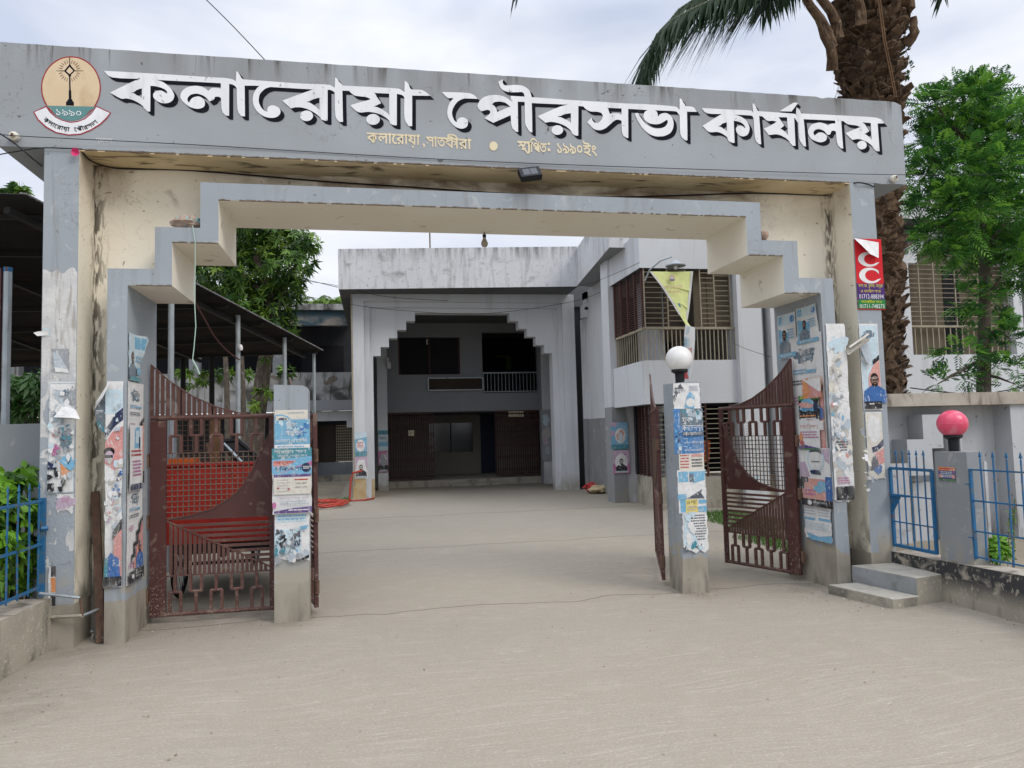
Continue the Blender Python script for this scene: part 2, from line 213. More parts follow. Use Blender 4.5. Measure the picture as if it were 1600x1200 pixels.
# ground: brushed concrete drive
def ground_mat():
    m = bpy.data.materials.new('brushed_concrete'); m.use_nodes = True; t = m.node_tree; P = t.nodes['Principled BSDF']; lk = t.links.new
    def n(ty, **k):
        q = t.nodes.new(ty)
        for a, b in k.items(): setattr(q, a, b)
        return q
    pos = n('ShaderNodeNewGeometry').outputs['Position']
    def noise(sx, sy, det=5, dist=0., vec=None):
        v = n('ShaderNodeVectorMath', operation='MULTIPLY'); v.inputs[1].default_value = (sx, sy, 1); lk(vec or pos, v.inputs[0])
        q = n('ShaderNodeTexNoise'); q.inputs['Scale'].default_value = 1; q.inputs['Detail'].default_value = det; q.inputs['Distortion'].default_value = dist; lk(v.outputs[0], q.inputs['Vector']); return q
    def ramp(x, lo, hi, a=0, b=1):
        q = n('ShaderNodeMapRange'); q.inputs[1].default_value = lo; q.inputs[2].default_value = hi; q.inputs[3].default_value = a; q.inputs[4].default_value = b; lk(x, q.inputs[0]); return q.outputs[0]
    def mix(f, a, b):
        q = n('ShaderNodeMix', data_type='RGBA'); lk(f, q.inputs['Factor']); lk(a, q.inputs['A'])
        q.inputs['B'].default_value = b; return q.outputs['Result']
    base = n('ShaderNodeMix', data_type='RGBA'); lk(ramp(noise(.45, .45, 6).outputs['Fac'], .3, .7), base.inputs['Factor'])
    base.inputs['A'].default_value = rgb(.300, .266, .212); base.inputs['B'].default_value = rgb(.272, .241, .191); c = base.outputs['Result']
    wob = noise(.35, .35, 2); add = n('ShaderNodeVectorMath', operation='MULTIPLY_ADD'); lk(wob.outputs['Color'], add.inputs[0]); add.inputs[1].default_value = (1.4, 1.1, 0); lk(pos, add.inputs[2])
    br = noise(1.6, 38, 5, .35, add.outputs[0]).outputs['Fac']
    c = mix(ramp(br, .50, .68, 0, .28), c, rgb(.25, .22, .175)); c = mix(ramp(br, .46, .30, 0, .22), c, rgb(.47, .43, .37))
    c = mix(ramp(noise(1.1, 2.2, 8, .8).outputs['Fac'], .55, .72, 0, .22), c, rgb(.26, .23, .185))
    c = mix(ramp(noise(.16, .5, 6, .5).outputs['Fac'], .5, .64, 0, .16), c, rgb(.28, .255, .22))
    c = mix(ramp(noise(9, 85, 6, .8, add.outputs[0]).outputs['Fac'], .62, .70, 0, .5), c, rgb(.50, .455, .39)); c = mix(ramp(noise(11, 95, 6, .8, add.outputs[0]).outputs['Fac'], .38, .31, 0, .45), c, rgb(.20, .175, .14))
    c = mix(ramp(noise(9, 9, 4).outputs['Fac'], .58, .70, 0, .45), c, rgb(.27, .24, .195))
    c = mix(ramp(noise(28, 28, 2).outputs['Fac'], .70, .74, 0, .7), c, rgb(.17, .15, .12))
    c = mix(ramp(noise(.55, .12, 5, 1.2, add.outputs[0]).outputs['Fac'], .50, .62, 0, .16), c, rgb(.27, .245, .205))
    c = mix(ramp(noise(4, 4, 8, .5).outputs['Fac'], .54, .74, 0, .16), c, rgb(.44, .40, .335))
    for gx, gy, gr_ in ((-2.2, 6.7, .75), (4.35, 6.9, .9), (-.7, 7.0, .42), (3.1, 7.05, .45), (-2.2, 5.2, .7), (4.75, 6.0, .6), (5.0, 4.6, .6), (-1.4, 7.6, .9)):   # dirt tint painted as contact shade round wall and post feet
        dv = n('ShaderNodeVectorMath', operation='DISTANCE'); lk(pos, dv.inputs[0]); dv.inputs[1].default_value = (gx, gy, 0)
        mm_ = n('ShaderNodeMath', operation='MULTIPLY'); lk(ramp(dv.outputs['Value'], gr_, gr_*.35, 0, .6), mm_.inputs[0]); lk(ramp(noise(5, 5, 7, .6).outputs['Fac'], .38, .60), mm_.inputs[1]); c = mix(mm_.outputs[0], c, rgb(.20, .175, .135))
    c = mix(ramp(noise(90, 90, 3).outputs['Fac'], .52, .66, 0, .45), c, rgb(.24, .215, .175)); c = mix(ramp(noise(60, 75, 3).outputs['Fac'], .55, .68, 0, .40), c, rgb(.46, .425, .365))
    sx = n('ShaderNodeSeparateXYZ'); lk(pos, sx.inputs[0]); wv = ramp(noise(1.2, .2, 3).outputs['Fac'], .3, .7, -.09, .09)
    for y0, wd in ((7.02, .020), (10.9, .028), (15.2, .04), (3.2, .008)):                    # casting joints across the drive
        a = n('ShaderNodeMath', operation='ADD'); lk(sx.outputs['Y'], a.inputs[0]); lk(wv, a.inputs[1])
        s_ = n('ShaderNodeMath', operation='SUBTRACT'); lk(a.outputs[0], s_.inputs[0]); s_.inputs[1].default_value = y0
        ab = n('ShaderNodeMath', operation='ABSOLUTE'); lk(s_.outputs[0], ab.inputs[0]); c = mix(ramp(ab.outputs[0], wd*.5, wd, .9 if y0 > 5 else .25, 0), c, rgb(.16, .14, .115))
    lk(c, P.inputs['Base Color']); P.inputs['Roughness'].default_value = .92; P.inputs['Specular IOR Level'].default_value = .2
    b = n('ShaderNodeBump'); b.inputs['Strength'].default_value = .35; b.inputs['Distance'].default_value = .012; lk(br, b.inputs['Height'])
    b2 = n('ShaderNodeBump'); b2.inputs['Strength'].default_value = .3; b2.inputs['Distance'].default_value = .006; lk(noise(45, 45, 5).outputs['Fac'], b2.inputs['Height']); lk(b.outputs[0], b2.inputs['Normal'])
    lk(b2.outputs[0], P.inputs['Normal']); return m
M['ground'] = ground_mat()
# ------------------------------------------------------------------ mesh builder
ORI = {}
class MB:
    def __init__(s): s.v = []; s.f = []; s.m = []; s.mats = []
    def mi(s, m):
        if isinstance(m, str): m = M[m]
        if m not in s.mats: s.mats.append(m)
        return s.mats.index(m)
    def poly(s, pts, m):
        b = len(s.v); s.v += [tuple(p) for p in pts]; s.f.append(tuple(range(b, b+len(pts)))); s.m.append(s.mi(m))
    def box(s, x0, y0, z0, x1, y1, z1, m, **k):
        s.hexa([(x0, y0, z0), (x1, y0, z0), (x1, y1, z0), (x0, y1, z0), (x0, y0, z1), (x1, y0, z1), (x1, y1, z1), (x0, y1, z1)], m, **k)
    def hexa(s, p, m, **k):                     # k: front, right, back, left, bottom, top = other material or None
        for nm, q in (('front', (0, 1, 5, 4)), ('right', (1, 2, 6, 5)), ('back', (2, 3, 7, 6)), ('left', (3, 0, 4, 7)), ('bottom', (3, 2, 1, 0)), ('top', (4, 5, 6, 7))):
            mm = k.get(nm, m)
            if mm is not None: s.poly([p[i] for i in q], mm)
    def prism(s, pts, y0, y1, mf, ms=None):      # outline in X,Z pushed along Y
        ms = ms or mf; s.poly([(x, y0, z) for x, z in pts], mf); s.poly([(x, y1, z) for x, z in reversed(pts)], mf)
        for i in range(len(pts)):
            a, b = pts[i], pts[(i+1) % len(pts)]
            m = ms[i] if isinstance(ms, (list, tuple)) else ms
            s.poly([(a[0], y0, a[1]), (a[0], y1, a[1]), (b[0], y1, b[1]), (b[0], y0, b[1])], m)
    def bar(s, a, b, wx, m, wy=None):            # square bar between two points
        a, b = Vector(a), Vector(b); d = (b-a).normalized(); wy = wy or wx
        h = Vector((0, 1, 0)) if abs(d.y) < .8 else Vector((1, 0, 0))
        x = d.cross(h).normalized()*wx/2; y = d.cross(x).normalized()*wy/2
        s.hexa([a-x-y, a+x-y, a+x+y, a-x+y, b-x-y, b+x-y, b+x+y, b-x+y], m)
    def tube(s, pts, r, m, n=6, r1=None):
        pts = [Vector(p) for p in pts]; b = len(s.v); k = len(pts); mi = s.mi(m)
        for i, p in enumerate(pts):
            d = (pts[min(i+1, k-1)]-pts[max(i-1, 0)]).normalized(); h = Vector((0, 0, 1)) if abs(d.z) < .9 else Vector((1, 0, 0))
            x = d.cross(h).normalized(); y = d.cross(x).normalized(); rr = r if r1 is None else r+(r1-r)*i/(k-1)
            for j in range(n): a = 2*math.pi*j/n; s.v.append(tuple(p+(x*math.cos(a)+y*math.sin(a))*rr))
        for i in range(k-1):
            for j in range(n): q = b+i*n+j; q2 = b+i*n+(j+1) % n; s.f.append((q, q2, q2+n, q+n)); s.m.append(mi)
        s.f.append(tuple(range(b, b+n))[::-1]); s.m.append(mi); s.f.append(tuple(range(b+(k-1)*n, b+k*n))); s.m.append(mi)
    def lathe(s, prof, c, m, n=24):
        b = len(s.v); mi = s.mi(m); c = Vector(c)
        for r, z in prof:
            for j in range(n): a = 2*math.pi*j/n; s.v.append((c.x+r*math.cos(a), c.y+r*math.sin(a), c.z+z))
        for i in range(len(prof)-1):
            for j in range(n): q = b+i*n+j; q2 = b+i*n+(j+1) % n; s.f.append((q, q2, q2+n, q+n)); s.m.append(mi)
    def build(s, name, parent=None, smooth=False, origin=None):
        o0 = Vector(ORI.get(parent.name, (0, 0, 0))) if parent else Vector(origin or (0, 0, 0))
        me = bpy.data.meshes.new(name); me.from_pydata([tuple(Vector(p)-o0) for p in s.v], [], s.f)
        for m in s.mats: me.materials.append(m)
        me.polygons.foreach_set('material_index', s.m)
        if smooth: me.polygons.foreach_set('use_smooth', [True]*len(s.f))
        me.update(); o = bpy.data.objects.new(name, me); C.objects.link(o)
        if parent: o.parent = parent; ORI[o.name] = tuple(o0)
        else: o.location = o0
        return o
def tag(o, label, cat, group=None, kind=None):
    if label: o['label'] = label
    if cat: o['category'] = cat
    if group: o['group'] = group
    if kind: o['kind'] = kind
    return o
def thing(name, label, cat, loc=(0, 0, 0), group=None, rz=0, world=True):
    o = bpy.data.objects.new(name, None); C.objects.link(o); o.empty_display_size = .2; o.location = loc; o.rotation_euler = (0, 0, rz)
    ORI[o.name] = tuple(loc) if world else (0, 0, 0); return tag(o, label, cat, group)
def struct(o): o['kind'] = 'structure'; return o
def copy_tree(o, parent=None):
    c = o.copy(); C.objects.link(c); c.parent = parent
    for ch in list(o.children): copy_tree(ch, c)
    return c

_tc = {}
BOLD = 0
def text_geo(txt):
    if txt not in _tc:
        c = bpy.data.curves.new('t', 'FONT'); c.body = txt; c.resolution_u = 2; o = bpy.data.objects.new('t', c)
        me = o.to_mesh(); v = [(p.co.x, p.co.y) for p in me.vertices]; f = [tuple(p.vertices) for p in me.polygons]; o.to_mesh_clear()
        bpy.data.objects.remove(o); bpy.data.curves.remove(c); _tc[txt] = (v, f)
    return _tc[txt]
def glyphs(mb, txt, org, ux, uz, sx, sz, m, y=0):
    v, f = text_geo(txt); b = len(mb.v); mi = mb.mi(m); org, ux, uz = Vector(org), Vector(ux), Vector(uz)
    dn = ux.cross(uz).normalized()
    for k, (ox, oz) in enumerate(((0, 0), (1, 0), (-1, 0), (0, 1), (0, -1)) if BOLD else ((0, 0),)):
        b = len(mb.v)
        for x, z in v: mb.v.append(tuple(org+ux*(x+ox*BOLD)*sx+uz*(z+oz*BOLD)*sz+dn*.00012*k))
        for q in f: mb.f.append(tuple(i+b for i in q)); mb.m.append(mi)
    return max(p[0] for p in v)*sx
def add_text(mb, txt, org, ux, uz, width, height, m, ref=None):
    """text fitted into width x height; org = bottom left, ux/uz = unit vectors"""
    v, f = text_geo(txt)
    if not v: return
    x0, x1 = min(p[0] for p in v), max(p[0] for p in v); z0, z1 = min(p[1] for p in v), max(p[1] for p in v)
    org, ux, uz = Vector(org), Vector(ux), Vector(uz); b = len(mb.v); mi = mb.mi(m)
    for x, z in v: mb.v.append(tuple(org+ux*((x-x0)/(x1-x0)*width)+uz*((z-z0)/(z1-z0)*height)))
    for q in f: mb.f.append(tuple(i+b for i in q)); mb.m.append(mi)

# ------------------------------------------------------------------ paper posters
def poster(name, label, O, Uv, Vv, nrm, base, items=(), torn=0, group='paper notices pasted on the gate', curl=0, wav=.003, sides=0, cat='poster', parent=None):
    """O top-left corner, Uv across, Vv down, nrm outward; items drawn in unit coordinates, layer over layer"""
    O, Uv, Vv, nrm = Vector(O), Vector(Uv), Vector(Vv), Vector(nrm).normalized(); mb = MB(); ph = random.random()*9
    def P(u, v, k=0):
        d = wav*.3*(1+math.sin(ph+u*5+v*3)*.5+math.sin(ph*2+v*11)*.5)+.0009*k+.0015
        if curl: d += curl*max(0, u-.55)**2*max(0, 1-v*1.5)*4
        return tuple(O+Uv*u+Vv*v+nrm*d)
    nu, nv = 6, 14; ed = [random.random() for _ in range(nu+1)]; es = [random.random() for _ in range(nv+1)]; e2 = [random.random() for _ in range(nv+1)]
    g = [[P(min(1, max(0, i/nu))+((es[j] if i == 0 else -e2[j] if i == nu else 0)*sides), j/nv*(1-torn*ed[i])) for i in range(nu+1)] for j in range(nv+1)]
    for j in range(nv):
        for i in range(nu): mb.poly([g[j][i], g[j+1][i], g[j+1][i+1], g[j][i+1]], pap(base))
    k = 0
    for it in items:
        k += 1; t = it[0]
        if t == 'r':
            _, x0, y0, x1, y1, c = it; n = 3; q = 5
            for j in range(q):
                for i in range(n):
                    a, b = x0+(x1-x0)*i/n, x0+(x1-x0)*(i+1)/n; e, f = y0+(y1-y0)*j/q, y0+(y1-y0)*(j+1)/q
                    mb.poly([P(a, e, k), P(a, f, k), P(b, f, k), P(b, e, k)], pap(c))
        elif t == 'e':
            _, cx, cy, rx, ry, c = it; mb.poly([P(cx+rx*math.cos(a*.3142), cy-ry*math.sin(a*.3142), k) for a in range(20)], pap(c))
        elif t == 'b':                              # blot with a ragged edge
            _, cx, cy, rx, ry, c = it
            pz = [random.random()*6.28 for _ in range(4)]; am = [.16, .12, .09, .07]
            mb.poly([P(cx+rx*math.cos(a*.157)*(j := .95+sum(am[q]*math.sin(a*.157*(2, 3, 5, 9)[q]+pz[q]) for q in range(4))), cy-ry*math.sin(a*.157)*j, k) for a in range(40)], pap(c))
            for _ in range(3):
                e, r1, r2 = random.random()*6.28, rx*random.uniform(.06, .16), ry*random.uniform(.06, .16); mb.poly([P(cx+rx*1.02*math.cos(e)+r1*math.cos(a*.7), cy+ry*1.02*math.sin(e)-r2*math.sin(a*.7)*random.uniform(.7, 1.2), k) for a in range(9)], pap(c))
        elif t == 'p': mb.poly([P(x, y, k) for x, y in it[1]][::-1], pap(it[2]))
        elif t == 't':
            _, tx, x, y, wd, h, c = it; tv, tf = text_geo(tx); b = len(mb.v); mi = mb.mi(pap(c)); ax0, ax1 = min(p[0] for p in tv), max(p[0] for p in tv); az0, az1 = min(p[1] for p in tv), max(p[1] for p in tv)
            mb.v += [P(x+(p[0]-ax0)/(ax1-ax0)*wd, y+h-(p[1]-az0)/(az1-az0)*h, k) for p in tv]
            for q in tf: mb.f.append(tuple(i+b for i in q)); mb.m.append(mi)
        elif t == 's':                              # scatter of torn shreds from older layers
            _, x0, y0, x1, y1, n, sz, cs = it; asp = Uv.length/Vv.length
            for r in range(n):
                cx, cy, c = random.uniform(x0, x1), random.uniform(y0, y1), random.choice(cs); a0 = random.random()*6.28; ns = random.randint(4, 8)
                mb.poly([P(min(.99, max(.01, cx+sz*(s1 := random.uniform(.3, 1.1))*math.cos(a0+6.283*q/ns))), min(.995, max(.005, cy-sz*asp*s1*random.uniform(.8, 1.8)*math.sin(a0+6.283*q/ns))), k+(r % 5)*.5) for q in range(ns)], pap(c))
            k += 2
        elif t == 'l':                              # rows of illegible small print
            _, x0, y0, x1, y1, n, c = it; h = (y1-y0)/n
            for r in range(n):
                x = x0; y = y0+r*h; end = x1-(random.random()*.15*(x1-x0))
                while x < end:
                    ww = (x1-x0)*random.uniform(.05, .16); xe = min(end, x+ww); mb.poly([P(x, y, k), P(x, y+h*.5, k), P(xe, y+h*.5, k), P(xe, y, k)], pap(c)); x = xe+(x1-x0)*.025
        elif t == 'bust':
            _, cx, cy, h, sc, sk = it; a = Uv.length/Vv.length; w_ = h/a
            mb.poly([P(cx-w_*.42, cy+h*.55, k), P(cx-w_*.40, cy+h*.18, k), P(cx-w_*.2, cy+h*.04, k), P(cx-w_*.08, cy-h*.02, k), P(cx+w_*.08, cy-h*.02, k), P(cx+w_*.2, cy+h*.04, k), P(cx+w_*.40, cy+h*.18, k), P(cx+w_*.42, cy+h*.55, k)][::-1], pap(sc)); k += 1
            for dx, dy, rx, ry, c in ((0, -.20, .15, .21, 'hair'), (0, -.15, .125, .165, sk), (0, -.045, .105, .075, 'hair'), (0, -.07, .05, .02, sk), (0, -.19, .115, .022, 'black')):
                mb.poly([P(cx+w_*dx+w_*rx*math.cos(q*.3927), cy+h*dy-h*ry*math.sin(q*.3927), k) for q in range(16)], pap(c)); k += 1
    return tag(mb.build(name, parent, origin=O if not parent else None), label, cat, group) if not parent else mb.build(name, parent)

# ------------------------------------------------------------------ ground
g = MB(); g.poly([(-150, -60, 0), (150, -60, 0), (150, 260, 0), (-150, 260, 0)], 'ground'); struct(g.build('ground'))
g = MB(); g.poly([(-40, 9.6, .004), (-3.6, 9.6, .004), (-1.55, 16.5, .004), (-.75, 19.6, .004), (-.75, 28, .004), (-40, 28, .004)], 'earth'); struct(g.build('earth_yard'))
def blades(n, x0, y0, x1, y1, h, z=0):
    mb = MB()
    for _ in range(n):
        x, y = random.uniform(x0, x1), random.uniform(y0, y1); a = random.random()*6.28; hh = h*random.uniform(.4, 1); d = Vector((math.cos(a), math.sin(a), 0)); l = d*hh*.5
        p = Vector((x, y, z)); mb.poly([p-d.cross(Vector((0, 0, 1)))*.008, p+d.cross(Vector((0, 0, 1)))*.008, p+l+Vector((0, 0, hh))], 'grass')
    return mb
tag(blades(2600, 5.75, 10.6, 6.9, 13.4, .09).build('grass_strip'), 'thin green grass along the foot of the office wing', 'grass', kind='stuff')
tag(blades(500, -1.5, 19.0, -.45, 20.4, .10).build('grass_patch'), 'small grass patch by the coiled red hose', 'grass', kind='stuff')
tag(blades(900, 5.2, 8.2, 5.9, 10.2, .14).build('weedy_grass'), 'short grass behind the ajar right side gate', 'grass', kind='stuff')
